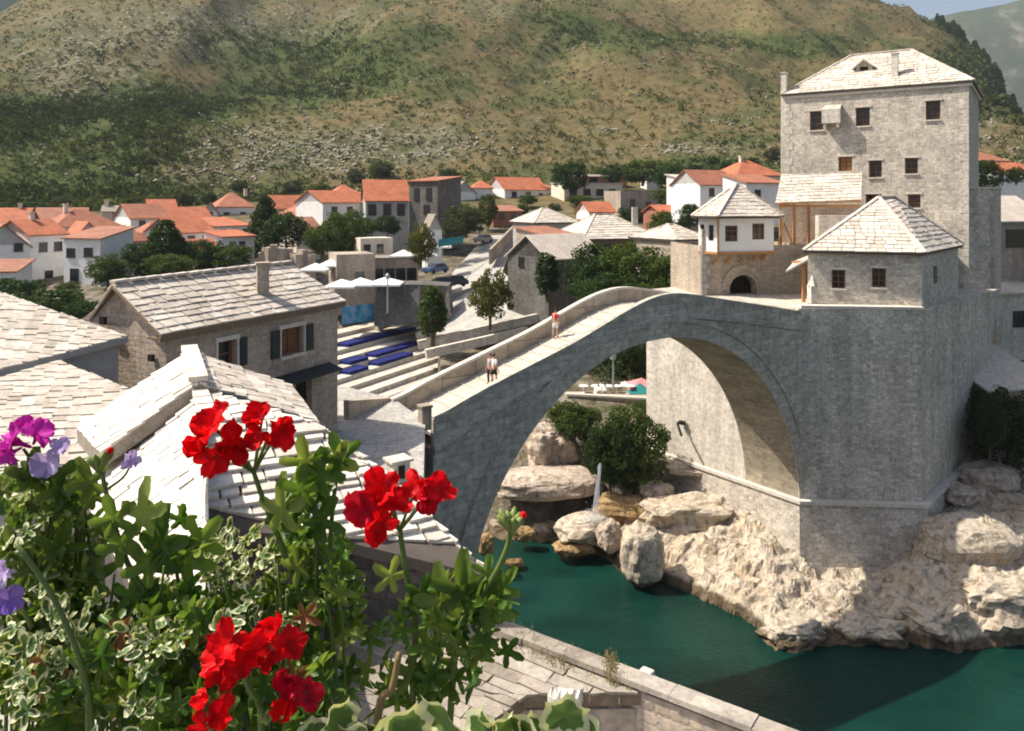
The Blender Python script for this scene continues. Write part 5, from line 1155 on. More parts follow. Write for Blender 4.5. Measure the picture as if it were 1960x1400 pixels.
FH('town_house','pale house with a dull tiled roof between conifer and rounded trees',568,612,456,436,140,143,7,1.9,'cream','red_old','gable',[(.4,.5,.9,1.2)])
FH('town_house','orange roofed house in front of the hillside scrub, above the long red roof',640,690,390,372,192,195,8,2.4,'cream','red','hip',[(.5,.5,1,1.2)])
FH('town_house','cream house with red roof at the far left edge row, nearest the trees',-30,40,470,450,128,131,8,2.2,'cream','red','gable',[(.6,.5,1,1.2)])
FH('town_house','brick coloured low house beside the street below the white houses',944,1000,420,404,168,171,6,1.2,'red_old','red_old','shed',[(.3,.4,1,1.3),(.7,.4,1,1.3)])
FH('town_house','small white house behind the green clump with a red gable',1128,1176,420,404,158,160,6,1.9,'white','red','gable',[(.4,.5,.9,1.1)])
# right of the tall tower
FH('town_house','red hipped roof seen just right of the tall tower',1876,1932,325,308,170,174,8,2.2,'cream','red','hip',[(.4,.5,1,1.2)])
FH('town_house','white house with orange red roof at the right picture edge',1898,1985,350,331,150,153,8,2.2,'white','red','gable',[(.2,.5,1,1.3),(.5,.5,1,1.3)])
FH('stone_house','grey stone house with a long dark opening at the right picture edge',1912,2010,640,420,84,86,9,2.6,'house_stone','slate_far','gable',[(.5,.84,5.0,1.8),(.35,.1,1.2,1.6)],cat='house')
FH('stone_house','low cream stone annex with a square window below the long dark opening',1908,2000,636,560,80,81,4,.9,'pale_wall','slate_far','shed',[(.45,.35,1.1,1.5)],cat='house')
FH('stone_house','low house with a wide blue grey slate roof right of the bastion',1893,2010,850,742,64.5,66,8,3.2,'house_stone','slate','shed',[],cat='house',over=.5)
# stone roofed houses behind the bridge
def slate_house(label,pxl,pxr,yb,ye,Dl,Dr,dep,yr,rx,wall='house_stone',wins=(),tw=.9,th=.6,group=None,name='stone_house'):
    a=XY(pxl,Dl); b=XY(pxr,Dr); Dm=(Dl+Dr)/2; zb=H-(yb-HY)*Dm/F; ze=H-(ye-HY)*Dm/F; t=(b-a).normalized(); n=V((t.y,-t.x)); L=(b-a).length
    d=b-n*dep; c=a-n*dep; h=thing(name,label,'house',((a.x+d.x)/2,(a.y+d.y)/2,zb),group)
    wm=MB(); wm.prism([tuple(a),tuple(b),tuple(d),tuple(c)],zb-4,ze); wm.build('wall',M[wall],h)
    zr=H-(yr-HY)*(Dm+dep/2)/F; r0=(a+c)/2+(b-a)*rx[0]; r1=(a+c)/2+(b-a)*rx[1]
    hiproof(h,[a,b,d,c],ze+.15,.7,[r0,r1],zr,int(pxl),tw,th,.07)
    for (u,v,ww,hh) in wins:
        q=a+t*u*L; m=MB(); rz=math.atan2(t.y,t.x); m.box((q.x,q.y,zb+v*(ze-zb)),(ww,.2,hh),rz); m.box((q.x+n.x*.08,q.y+n.y*.08,zb+v*(ze-zb)-hh/2-.07),(ww+.3,.2,.14),rz); m.build('window',M['dark'],h)
    return h
slate_house('stone house with broad pale hipped slate roof behind the big green trees',1118,1256,560,459,108,112,11,411,(.38,.62),'wood_old',[(.08,.86,.8,1.0),(.2,.86,.8,1.0),(.32,.86,.8,1.0),(.44,.86,.8,1.0),(.6,.86,.8,1.0)])
c=P(1215,415,114); ch=MB(); ch.box((c.x,c.y,c.z+.1),(.8,.8,2.6)); 
hh_=[o for o in bpy.data.objects if o.get('label','').startswith('stone house with broad pale')][0]; ch.build('chimney',M['pale_wall'],hh_)
slate_house('house with small pale hipped slate roof above the red strip roof',1024,1102,470,428,128,131,9,399,(.45,.55),'grey',[(.3,.5,1,1.2),(.7,.5,1,1.2)])
slate_house('small house with slate roof and white windows just left of the gate house',1292,1345,520,461,84,86,7,430,(.5,.7),'house_stone',[],.7,.5)
m_=[o for o in bpy.data.objects if o.get('label','').startswith('small house with slate roof and white')][0]
for k in range(3):
    wq=MB(); q=XY(1300+k*14,84); wq.box((q.x,q.y-.1,H-(474-HY)*84/F),(.6,.2,.7)); w_=wq.build('window',M['white'],m_)
FH('stone_house','stone house with a crumbling red tile strip roof and arched window',1046,1104,560,450,104,107,7,1.0,'house_stone','red_old','shed',[(.75,.62,1.3,1.8)],cat='house')
FH('stone_house','grey stone gabled house with a white roof verge at the end of the street',972,1050,548,490,99,93,9,2.6,'dark_grey','slate_far','front',[(.35,.8,.8,1.1)],cat='house')
vq=[o for o in bpy.data.objects if o.get('label','').startswith('grey stone gabled house')][0]
# low ruins and terraces around the café
FH('ruin','square roofless tan stone ruin between the white parasols',644,718,545,487,104,106,6,.2,'house_stone','house_stone','none',[(.6,.3,1.0,1.0)],cat='ruin')
FH('ruin','higher tan wall ruin with pinkish render behind the square stone ruin',690,752,495,456,116,118,4,.2,'cream','house_stone','none',[(.2,.5,.8,1.2),(.6,.5,.8,1.2)],cat='ruin')
FH('cafe','dark fronted cafe with pale arched openings under white parasols',716,800,552,497,110,112,5,.4,'house_stone','slate_old','flat',[(.1,.45,1.1,2.0),(.35,.45,1.1,2.0),(.6,.45,1.1,2.0),(.85,.45,1.1,2.0)],cat='cafe')
rw_=MB(); rr0=random.Random(2)
for k in range(15):
    px=492+k*7.2; p=P(px,478+rr0.uniform(-8,16),112); rw_.box((p.x,112+rr0.uniform(-1,1),p.z-2),(1.0,1.4,4+rr0.uniform(-.5,1.5)),rr0.random())
tag(rw_.build('ruined_wall',M['house_stone'],loc=(P(540,500,112))),'crumbling brown stone wall behind the shuttered house ridge','wall')
# cliff like retaining wall under the cafe, its shade put into dark stone colour
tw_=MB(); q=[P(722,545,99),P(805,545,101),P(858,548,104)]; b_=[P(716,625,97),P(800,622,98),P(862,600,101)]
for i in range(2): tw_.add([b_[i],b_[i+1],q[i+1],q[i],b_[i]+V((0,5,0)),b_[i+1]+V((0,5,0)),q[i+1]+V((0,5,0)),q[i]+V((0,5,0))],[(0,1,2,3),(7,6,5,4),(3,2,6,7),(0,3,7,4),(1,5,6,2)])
tag(tw_.build('retaining_wall',M['dark_grey'],loc=tuple(b_[0])),'dark shaded retaining wall under the cafe terrace','wall')
# ---------------------------------------------------------------- street, plaza, seating terraces
pv=MB()
def sheet(pts): pv.poly([p+V((0,0,0)) for p in pts])
SL=[P(985,448,158),P(930,452,158),P(868,520,125),P(820,590,107),P(800,640,99),P(905,640,94),P(1060,598,96),P(1000,556,104),P(962,520,118)]
pv.slab(SL,.5); tag(pv.build('plaza',M['paving']),'pale paved street and plaza leading up into the old town','street',kind='structure')
ter=thing('seating_terrace','stone seating terrace of long pale steps beside the plaza','terrace',(-14,96,8))
TE=V((P(789,632,107.5)-P(657,666,94.5))); TE=V((TE.x,TE.y)).normalized(); TN=V((TE.y,-TE.x))
a0=XY(640,97); zk=lambda k: 11.6-k*.5; SW=1.75
for k in range(12):
    m=MB(); z=zk(k); ln=24 if k<4 else 40
    a=a0+TN*(k*SW)-TE*22; b=a0+TN*(k*SW)+TE*ln; q=[tuple(a+TN*SW),tuple(b+TN*SW),tuple(b-TN*.5),tuple(a-TN*.5)]
    m.prism(q,z-1.6,z); m.build('step',M['pale_wall' if k%2 else 'deck'],ter,bevel=.04)
def stepof(px,py):
    best=None
    for k in range(12):
        p=PZ(px,py,zk(k)+.2); o=(V((p.x,p.y))-a0).dot(TN)/SW; e=max(0,k-o,o-k-1)
        if best is None or e<best[0]: best=(e,k,(V((p.x,p.y))-a0).dot(TE))
    return best[1],best[2]
def blue(pxa,ya,pxb,yb,label):
    k,u0=stepof(pxa,ya); _,u1=stepof(pxb,yb)
    p0_=a0+TN*(k*SW+SW*.5); u0=on_line(pxa,p0_,p0_+TE)[0]; u1=on_line(pxb,p0_,p0_+TE)[0]
    if u1<u0+1: u1=u0+3
    m=MB(); n_=8; rr1=random.Random(int(pxa+ya)); z=zk(k)
    for i in range(n_):
        ua=u0+(u1-u0)*(i+.02)/n_; ub=u0+(u1-u0)*(i+.98)/n_; dz=rr1.uniform(0,.06)
        a=a0+TN*(k*SW+.1)+TE*ua; b=a0+TN*(k*SW+.1)+TE*ub; w_=TN*(SW-.35)
        m.prism([tuple(a+w_),tuple(b+w_),tuple(b),tuple(a)],z+.004,z+.32+dz)
    print('blue',pxa,k,u0,u1)
    tag(m.build('seat_cover',M['blue'],loc=(a0.x,a0.y,z)),label,'seat cover','blue covers on the seating terrace')
blue(657,668,790,634,'longest deep blue cover along the top row of the seating terrace')
blue(710,683,795,659,'deep blue cover on the second row of the seating terrace, right piece')
blue(661,692,697,683,'short deep blue cover on the second row beside the shuttered house')
blue(716,706,783,687,'deep blue cover on the third row of the seating terrace, right piece')
blue(661,719,697,711,'short deep blue cover on the third row beside the shuttered house')
sc=MB(); a=P(654,622,95); b=P(716,614,98.5); zt=P(654,588,95).z
sc.add([a,b,V((b.x,b.y,zt)),V((a.x,a.y,zt)),a+V((0,.3,0)),b+V((0,.3,0)),V((b.x,b.y+.3,zt)),V((a.x,a.y+.3,zt))],[(0,1,2,3),(7,6,5,4),(3,2,6,7),(0,3,7,4),(1,5,6,2)])
def bannermat():
    m,n,l,b=mat('banner'); tc=n.new('ShaderNodeTexCoord').outputs['Object']; n1=noisen(n,l,tc,.9,3,.6)
    r=ramp(n,l,n1.outputs[0],[(.3,(.03,.10,.30)),(.48,(.05,.30,.42)),(.56,(.20,.30,.52)),(.68,(.06,.36,.30))]); l.new(r.outputs[0],b.inputs['Base Color']); b.inputs['Roughness'].default_value=.7; return m
bn=tag(sc.build('banner',bannermat(),loc=tuple(a)),'blue and teal printed banner hung at the back of the terrace','banner')
pw=MB()
for (x0,y0,x1,y1,D0_,D1_) in ((800,655,1050,598,92,95),(815,672,1010,628,88,92),(800,640,862,600,98,103),(720,622,810,585,100,106)):
    a=P(x0,y0,D0_); b=P(x1,y1,D1_); pw.beam(a-V((0,0,.35)),b-V((0,0,.35)),.7,1.0)
tag(pw.build('plaza_kerb',M['pale_wall'],loc=tuple(P(800,655,92))),'long pale stone kerbs edging the plaza above the river bank','kerb')
bwm_=MB(); a=P(938,492,122); b=P(985,442,158); 
d=(b-a); bwm_.beam(a,b,.4,2.4); tag(bwm_.build('street_wall',M['gate_stone'],loc=tuple(a)),'brown stone wall along the right side of the street','wall')
# promenade under the arch
pr=MB(); a=XY(1085,79.5); b=XY(1262,77.5); pr.prism([tuple(a),tuple(b),(b.x+3,b.y+9),(a.x-3,a.y+9)],4,8.0); tag(pr.build('promenade_wall',M['house_stone'],loc=(a.x,a.y,4)),'stone promenade wall above the bushes, seen under the arch','wall')
pcp=MB(); pcp.beam((a.x,a.y,8.1),(b.x,b.y,8.1),.5,.2); tag(pcp.build('promenade_coping',M['coping'],loc=(a.x,a.y,8)),'pale coping along the promenade wall under the arch','coping')
# ---------------------------------------------------------------- parasols
def parasol(px,py,D,w_,label,clo='canvas',hgt=2.6):
    p=P(px,py,D); t=thing('parasol',label,'parasol',(p.x,p.y,p.z-hgt),'parasols of the cafes')
    m=MB(); c=(p.x,p.y,p.z); h_=w_/2
    cor=[(p.x-h_,p.y-h_,p.z-.35),(p.x+h_,p.y-h_,p.z-.35),(p.x+h_,p.y+h_,p.z-.35),(p.x-h_,p.y+h_,p.z-.35)]
    for i in range(4):
        a,b=V(cor[i]),V(cor[(i+1)%4]); m.add([a,b,V((p.x,p.y,p.z+.45))],[(0,1,2)]); m.add([a-V((0,0,.22)),b-V((0,0,.22)),b,a],[(0,1,2,3)])
    m.build('canopy',M[clo],t)
    q=MB(); q.tube([(p.x,p.y,p.z-hgt),(p.x,p.y,p.z+.5)],.05,6); q.build('pole',M['metal'],t)
    return t
parasol(604,510,104,3.6,'white parasol left of the square tan ruin, lower of two')
parasol(634,502,106,3.2,'white parasol left of the square tan ruin, tucked against its wall')
parasol(654,541,98,3.8,'white parasol above the corner of the shuttered house roof')
parasol(690,538,99,3.6,'white parasol in front of the square tan ruin')
parasol(738,537,100,4.2,'white parasol on the dark terrace beside a thin lamp post')
parasol(772,484,113,3.6,'white parasol behind the yellowish tree, left of its trunk')
parasol(815,485,114,3.2,'white parasol right of the yellowish tree')
parasol(848,468,122,2.6,'small white parasol beside the teal awning')
parasol(1196,738,83,2.2,'small white parasol on the promenade under the arch')
parasol(1228,732,82,3.0,'pink parasol against the pier wall under the arch','pink_cloth')
parasol(1225,742,81,2.6,'teal parasol under the pink parasol by the pier','teal_cloth',2.2)
parasol(1150,742,81.5,1.6,'little white parasol at the left end of the promenade')
aw_=MB(); a=P(838,470,118); b=P(886,462,126); aw_.slab([a,b,b+V((0,1.5,.8)),a+V((0,1.5,.8))],.3); tag(aw_.build('awning',M['teal_cloth'],loc=tuple(a)),'dark teal awning over a shop by the street','awning')
# white chairs and tables under the arch
for k,(px,py) in enumerate(((1117,752),(1140,748),(1152,726),(1165,745),(1180,750),(1206,748))):
    p=P(px,py,80.5); m=MB(); m.lathe((p.x,p.y,7.98),[(.3,0),(.05,.06),(.05,.68),(.5,.7),(.5,.75)],10); tag(m.build('cafe_table',M['canvas'],loc=(p.x,p.y,7.98)),'small round white cafe table on the promenade under the arch','table','round cafe tables on the promenade')
# ---------------------------------------------------------------- cars
def car(px,py,D,rz,m,label):
    p=P(px,py,D); t=thing('parked_car',label,'car',tuple(p)); ca,sa=math.cos(rz),math.sin(rz)
    def X_(x,y,z): return (p.x+x*ca-y*sa,p.y+x*sa+y*ca,p.z+z)
    sec=[(-2.1,.35,.75),(-2.05,.3,.95),(-1.2,.28,1.0),(-.75,.28,1.0),(.95,.28,1.02),(2.0,.3,.95),(2.1,.35,.7)]
    b=MB(); 
    for x,z0,z1 in sec:
        for y in (-.85,.85): b.v+= [X_(x,y,z0),X_(x,y*.96,z1)]
    for i in range(len(sec)-1):
        o=i*4; q=o+4; b.f+=[(o,o+1,q+1,q),(o+2,q+2,q+3,o+3),(o+1,o+3,q+3,q+1),(o,q,q+2,o+2)]
    b.f+=[(0,2,3,1),(24,25,27,26)]; b.m=[0]*len(b.f); b.build('body',M[m],t)
    g=MB(); lo=[(-1.5,.78),(1.9,.78)]; hi=[(-.7,.64),(1.4,.64)]
    g.add([X_(-1.1,-.8,1.0),X_(1.8,-.8,1.0),X_(1.8,.8,1.0),X_(-1.1,.8,1.0),X_(-.35,-.65,1.45),X_(1.3,-.65,1.45),X_(1.3,.65,1.45),X_(-.35,.65,1.45)],[(0,1,5,4),(1,2,6,5),(2,3,7,6),(3,0,4,7)]); g.build('windows',M['dark'],t)
    r=MB(); r.slab([X_(-.37,-.66,1.5),X_(1.32,-.66,1.5),X_(1.32,.66,1.5),X_(-.37,.66,1.5)],.06); r.build('roof',M[m],t)
    for x in (-1.3,1.3):
        for y in (-.82,.82):
            wm=MB(); wm.tube([X_(x,y-.1,.32),X_(x,y+.1,.32)],.32,12); wm.build('wheel',M['tyre'],t)
car(834,523,121,.9,'carpaint','small blue car parked by the street edge')
car(868,548,112,.2,'carpaint2','dark car parked beside the plaza tree')
car(842,551,110,.3,'carpaint2','dark car parked left of the other dark car')
car(925,465,148,1.0,'metal','grey car parked high up the street')
# lamp posts
def lamp(px,yb,yt,D,label):
    p=P(px,yb,D); zt=P(px,yt,D).z; t=thing('street_lamp',label,'lamp post',tuple(p)); m=MB(); m.tube([tuple(p),(p.x,p.y,zt)],[.12,.07],8); m.build('pole',M['metal'],t)
    q=MB(); q.lathe((p.x,p.y,zt),[(.1,0),(.28,.1),(.3,.5),(.1,.75)],8); q.build('lantern',M['metal'],t)
lamp(742,600,535,96,'thin grey lamp post on the dark terrace'); lamp(1174,745,690,79,'pale grey post standing on the promenade under the arch')
# drain spout with a damp streak on the sunlit wall
dq=Rb+NB*6.2; du=-U
ds=MB(); p=V((dq.x,dq.y,H-(808-HY)*dq.y/F)); ds.tube([p+V((0,0,0)),p+V((du.x*.9,du.y*.9,.05))],.1,8); ds.beam(p+V((du.x*.9,du.y*.9,.02)),p+V((du.x*1.3-NB.x*.8,du.y*1.3-NB.y*.8,-.75)),.16); ds.box(p+V((du.x*.35,du.y*.35,.0)),(.35,.5,.3),.9)
tag(ds.build('drain_spout',M['shutter'],loc=tuple(p)),'dark bent drain spout sticking out of the sunlit pier wall','spout')
# dark recess beside the pier
rc_=MB(); a=XY(1282,65.0); b=XY(1352,64.2); facade(rc_,a,b,H-(955-HY)*64.6/F-.5,H-(905-HY)*64.6/F+.2); f_=rc_
cb=MB(); zt=H-(908-HY)*64.6/F; zb=H-(952-HY)*64.6/F; dv_=(b-a).normalized(); nn=V((-dv_.y,dv_.x))
for (p,q) in ((a+nn*2.0,b+nn*2.0),): cb.add([(p.x,p.y,zb-.5),(q.x,q.y,zb-.5),(q.x,q.y,zt),(p.x,p.y,zt)],[(0,1,2,3)])
cb.prism([tuple(a-nn*.3),tuple(b-nn*.3),tuple(b+nn*2.2),tuple(a+nn*2.2)],zt,zt+.28)
cb.prism([tuple(b-nn*.1),tuple(b+dv_*.5-nn*.1),tuple(b+dv_*.5+nn*2.2),tuple(b+nn*2.2)],zb-1,zt-.002)
tag(cb.build('stone_shelter',M['house_stone'],loc=(a.x,a.y,zb)),'small stone slab shelter with a dark recess beside the pier','shelter')
# ---------------------------------------------------------------- trees
def crown(seed,shape,n,per,leaf,clr=.55):
    g=np.random.default_rng(seed); cs=[];rad=[]
    while len(cs)<n:
        q=g.uniform(-1,1,3)
        if np.linalg.norm(q)>1: continue
        if shape=='cone':
            z=(q[2]+1)/2; r=(1-z)**.75*.5+.04; a=g.uniform(0,6.28); rr_=r*g.uniform(.35,1)**.5; cs.append((rr_*math.cos(a),rr_*math.sin(a),.04+.94*z)); rad.append(.075+.07*(1-z)); continue
        if shape=='column':
            z=(q[2]+1)/2; r=.16*math.sin(math.pi*min(1,.12+z*.9))**.6; a=g.uniform(0,6.28); cs.append((r*math.cos(a),r*math.sin(a),.06+.9*z)); rad.append(.07); continue
        if np.linalg.norm(q)<g.uniform(.0,.8): continue
        w_=1+.35*noise.noise(V((q[0]*1.7+seed,q[1]*1.7,q[2]*1.7))); k=.46*w_
        cs.append((q[0]*k,q[1]*k,.5+q[2]*.43*w_)); rad.append(g.uniform(.07,.14))
    return leafquads(cs,per,rad,[leaf]*len(cs),g,.8)
def trunk_mesh(seed,shape):
    r=random.Random(seed); m=MB(); top=.95 if shape!='round' else .6
    m.tube([(0,0,-.1),(.01,0,.15),(.02*r.uniform(-1,1),.02,.35),(0,0,top)],[.035,.028,.022,.006],7)
    if shape=='round':
        for k in range(7):
            a=k*.9+r.random(); z=r.uniform(.22,.45); m.tube([(0,0,z),(.14*math.cos(a),.14*math.sin(a),z+.12),(.3*math.cos(a),.3*math.sin(a),z+.2+.1*r.random())],[.014,.009,.003],5)
    return m
PROTO={}
def tree(px,yb,yt,D,wpx,label,kind='round',leaf='leaf_mid',name='tree',group=None,v=0,cat='tree'):
    p=P(px,yb,D); hgt=(yb-yt)*D/F; wid=wpx*D/F
    key=(kind,leaf,v)
    t=thing(name,label,cat,tuple(p),group)
    if key not in PROTO:
        n,per,lf=(110,62,.026) if kind=='round' else ((150,42,.028) if kind=='cone' else (90,42,.028))
        if v>=10: n,per,lf=(150,90,.020)
        vv_,ff_=crown(11+v*7+len(PROTO),kind,n,per,lf); c=npmesh('crown',vv_,ff_,M[leaf],t)
        tr=trunk_mesh(5+v,kind); s=MB(); tr_=tr.build('trunk',M['bark'],None); tr_.parent=t; PROTO[key]=(c.data,tr_.data)
        objs=(c,tr_)
    else:
        objs=[]
        for nm,d in zip(('crown','trunk'),PROTO[key]):
            o=bpy.data.objects.new(nm,d); COL.objects.link(o); o.parent=t; objs.append(o)
    base_w=.95 if kind=='round' else (1.0 if kind=='cone' else .36)
    for o in objs: o.scale=(wid/base_w,wid/base_w,hgt); o.rotation_euler=(0,0,(px*1.7)%6.28)
    return t
T=tree
T(508,475,372,134,74,'tall dark conifer in front of the red roofs','cone','leaf_dark','conifer',v=0)
T(548,475,402,130,86,'broad dark tree leaning against the tall dark conifer','round','leaf_dark','tree',v=1)
T(660,490,400,122,100,'rounded green tree in front of the long white house','round','leaf_mid','tree',v=0)
T(618,490,424,118,70,'smaller rounded tree left of the rounded green tree','round','leaf_mid','tree',v=2)
T(318,530,418,112,104,'big dark conifer among the houses on the left','cone','leaf_dark','conifer',v=1)
T(206,548,484,104,74,'round clipped bush beside the pale grey house','round','leaf_mid','bush',v=3,cat='bush')
T(268,520,462,109,66,'dark green tree between the orange roof and the big conifer','round','leaf_dark','tree',v=2)
T(322,535,484,103,90,'light green low bush under the big dark conifer','round','leaf_mid','bush',v=1,cat='bush')
T(392,526,452,112,66,'dark tree right of the big conifer','round','leaf_dark','tree',v=3)
T(440,520,464,112,80,'wide green tree behind the ridge of the shuttered house','round','leaf_mid','tree',v=2)
T(352,500,455,118,60,'small tree behind the light green low bush','round','leaf_dark','tree',v=0)
T(100,640,545,76,150,'wide dark bush just behind the upper slate roof','round','leaf_dark','bush',v=4,cat='bush')
T(20,600,530,82,120,'dark bush below the low white building at the left edge','round','leaf_dark','bush',v=2,cat='bush')
T(160,628,570,72,70,'small dark bush against the gable of the shuttered house','round','leaf_dark','bush',v=0,cat='bush')
T(806,505,425,112,56,'yellowish slender tree among the white parasols','round','leaf_olive','tree',v=0)
T(1092,372,302,190,66,'dark round tree beside the white house with five windows','round','leaf_dark','tree',v=3)
T(892,450,392,142,84,'grey green tree below the small white gabled house','round','leaf_gray','tree',v=1)
T(868,470,415,132,50,'shaded grey green tree beside the dark tower house','round','leaf_gray','tree',v=0)
T(938,620,508,92,84,'leafy plaza tree with a thin trunk in front of the street','round','leaf_olive','tree',v=2)
T(828,652,540,92,46,'slim cypress like tree at the plaza corner','column','leaf_mid','cypress',v=0)
T(1047,570,478,92,40,'dark cypress against the grey stone gabled house','column','leaf_dark','cypress',v=1)
T(1138,590,462,86,120,'left tree of the dense green clump behind the bridge','round','leaf_dark','tree',v=10)
T(1212,596,452,84,140,'middle tree of the dense green clump behind the bridge','round','leaf_mid','tree',v=11)
T(1290,600,478,80,120,'right tree of the dense green clump, next to the gate house','round','leaf_mid','tree',v=12)
T(1170,602,520,80,130,'low bushy tree in front of the dense green clump','round','leaf_dark','bush',v=10,cat='bush')
T(1255,606,530,79,120,'low light green bush in front of the right clump tree','round','leaf_mid','bush',v=11,cat='bush')
T(1230,352,305,205,90,'broad green tree high above the stone ruin','round','leaf_mid','tree',v=0)
T(1180,348,312,208,60,'green tree left of the tiny white chapel','round','leaf_dark','tree',v=2)
T(1290,362,312,190,80,'dark tree between the chapel and the red roofs','round','leaf_dark','tree',v=1)
T(1290,400,352,165,70,'green tree above the small red roofed hut','round','leaf_mid','tree',v=3)
T(1270,460,402,130,60,'tree beside the broad pale hipped slate roof','round','leaf_mid','tree',v=0)
T(1320,440,385,130,46,'small tree left of the gate house roof','round','leaf_dark','tree',v=3)
T(1400,352,302,170,60,'tree rising behind the twin red roofs','round','leaf_dark','tree',v=2)
T(934,440,368,165,36,'small tree between the two white houses on the slope','round','leaf_mid','tree',v=1)
T(1010,392,372,188,40,'little shrub in front of the white house with five windows','round','leaf_mid','bush',v=0,cat='bush')
T(1110,396,372,180,50,'bright green bush below the pinkish flat building','round','leaf_mid','bush',v=2,cat='bush')
T(1885,372,300,140,60,'dark tree just right of the tall tower','round','leaf_dark','tree',v=3)
T(1945,352,318,140,40,'tree at the right edge between the red roofs','round','leaf_dark','tree',v=1)
T(742,452,408,140,50,'tree in front of the long grey house','round','leaf_dark','tree',v=3)
T(700,452,415,132,50,'tree under the eaves of the long grey house','round','leaf_mid','tree',v=1)
T(1930,900,738,63,150,'dark shady tree beside the bastion at the right edge','round','leaf_dark','tree',v=12)
T(1895,870,760,60.5,60,'dark shrub wedged against the bastion','round','leaf_dark','bush',v=10,cat='bush')
T(1100,850,768,69,92,'left half of the bushes under the arch, lighter green','round','leaf_mid','bush',v=10,cat='bush')
T(1212,948,772,66,128,'large round bush under the arch behind the waterfall','round','leaf_mid','bush',v=13,cat='bush')
T(1168,930,790,65,100,'dark lower bush beside the large round bush under the arch','round','leaf_dark','bush',v=12,cat='bush')
T(1075,815,770,70,60,'small bush clinging above the pinkish rock mound','round','leaf_olive','bush',v=2,cat='bush')
T(1232,800,765,72,40,'little green shrub at the foot of the pale upstream wall','round','leaf_mid','bush',v=2,cat='bush')
T(1180,760,668,88,150,'dark trees shading the promenade under the arch','round','leaf_dark','tree',v=10)
T(1225,760,650,87,90,'brighter tree next to the pier wall on the promenade','round','leaf_mid','tree',v=3)
T(1868,1110,1092,52.5,40,'green tuft growing on the sunlit craggy rocks','round','leaf_mid','bush',v=0,cat='bush')
# slender trees on the skyline ridge
for k,(px,py,h_) in enumerate(((1748,36,14),(1805,62,26),(1824,72,34),(1842,85,28),(1866,106,30),(1890,130,26),(1912,160,28),(1938,205,26))):
    D=lerp(px,RG_X,RG_D)-8; T(px,py+10,py-h_,D,14+h_*.25,['lone thin pine on the bare skyline ridge','first tall pine of the wooded skyline ridge','tallest pine of the wooded skyline ridge','pine right of the tallest skyline pine','pine where the wooded ridge starts to drop','pine on the falling part of the ridge','pine low on the falling ridge','lowest ridge pine above the rocky slope'][k],'cone','leaf_dark','pine',v=0,group='pines on the skyline')

rg=random.Random(77)
spots=[(232,560),(300,545),(460,512),(478,505),(60,560),(130,560),(250,500),(375,470),(415,488),(520,470),(575,465),(690,480),(730,470),(855,445),(880,425),(915,425),(955,415),(1000,410),(1060,405),(1120,415),(1170,405),(1210,425),(1250,435),(1300,430),(1345,395),(1420,395),(1100,360),(1150,345),(1205,345),(1330,330),(1365,318),(1440,318),(60,415),(180,400),(250,398),(400,392),(460,368),(560,372),(610,378),(680,350),(730,340),(300,396),(350,394),(860,345),(960,352),(1070,348),(1480,308),(20,402),(120,402)]
KN=['round dark garden bush','bright green garden bush','grey green garden bush']
for k,(px,yb) in enumerate(spots):
    D=None
    for dd in np.arange(84,262,2.0):
        if HY-(ground(px,dd)-H)*F/dd<=yb: D=dd; break
    if D is None: D=230
    w_=rg.uniform(34,62)*(1 if D<180 else .75); kk=rg.randrange(3)
    T(px,yb+4,yb-w_*rg.uniform(.55,.85),D,w_,['dark leafy bush in the gardens between the town houses','mid green leafy bush in the gardens between the town houses','grey green leafy bush in the gardens between the town houses'][kk],'round',['leaf_dark','leaf_mid','leaf_gray'][kk],'bush',v=rg.randrange(4),cat='bush',group=['dark garden bushes','mid green garden bushes','grey green garden bushes'][kk])

for k in range(16):
    px=1795+k*11+rg.uniform(-4,4); D=lerp(px,RG_X,RG_D)-rg.uniform(20,55); z=ground(px,D); py=HY-(z-H)*F/D; h_=rg.uniform(20,34)
    T(px,py+5,py-h_,D,h_*.62,'pine in the dense dark stand just below the falling skyline ridge','cone','leaf_dark','pine',v=1,group='dense pines below the skyline')
# ---------------------------------------------------------------- foreground flowers on the window ledge
rf0=random.Random(21)
def leaf_shape(kind):
    """unit leaf in the xy plane, base at the origin, tip towards +y; returns points, faces, uv(radial)"""
    pts=[];uvs=[];N=30 if kind=='lobed' else 22; rings=(.0,.45,.78,1.0)
    if kind=='lobed':
        c=(0,.32)
        def rad(a): return (.20+.60*abs(math.cos(2.5*a))**1.35)*(1.15-.38*abs(a)/math.pi)*(1+.09*math.cos(15*a))
    elif kind=='round':
        c=(0,.42)
        def rad(a): return (.46+.035*math.cos(7*a)+.02*math.cos(13*a))*(1 if abs(a)<2.6 else .6)
    else:
        c=(0,.5)
        def rad(a): return .5/ math.sqrt(math.cos(a)**2+(math.sin(a)/.42)**2)*(1+.10*math.cos(11*a))
    for r in rings[1:]:
        for k in range(N):
            a=-math.pi+2*math.pi*(k+.5)/N; q=rad(a)*r
            x=c[0]+q*math.sin(a); y=c[1]+q*math.cos(a); z=.16*r*r*(.6+.4*math.cos(2*a))-.05*math.cos(5*a)*r**2+.10*abs(x)-.16*(y-.3)**2
            pts.append((x,y,z)); uvs.append((r*(.86+.14*q/.5 if kind=='lobed' else 1),0))
    pts.append((c[0],c[1],0)); uvs.append((0,0)); ci=len(pts)-1; f=[]
    for k in range(N): f.append((ci,k,(k+1)%N))
    for j in range(2):
        for k in range(N): f.append((j*N+k,(j+1)*N+k,(j+1)*N+(k+1)%N,j*N+(k+1)%N))
    return np.array(pts),f,uvs
LS={k:leaf_shape(k) for k in ('lobed','round','ovate')}
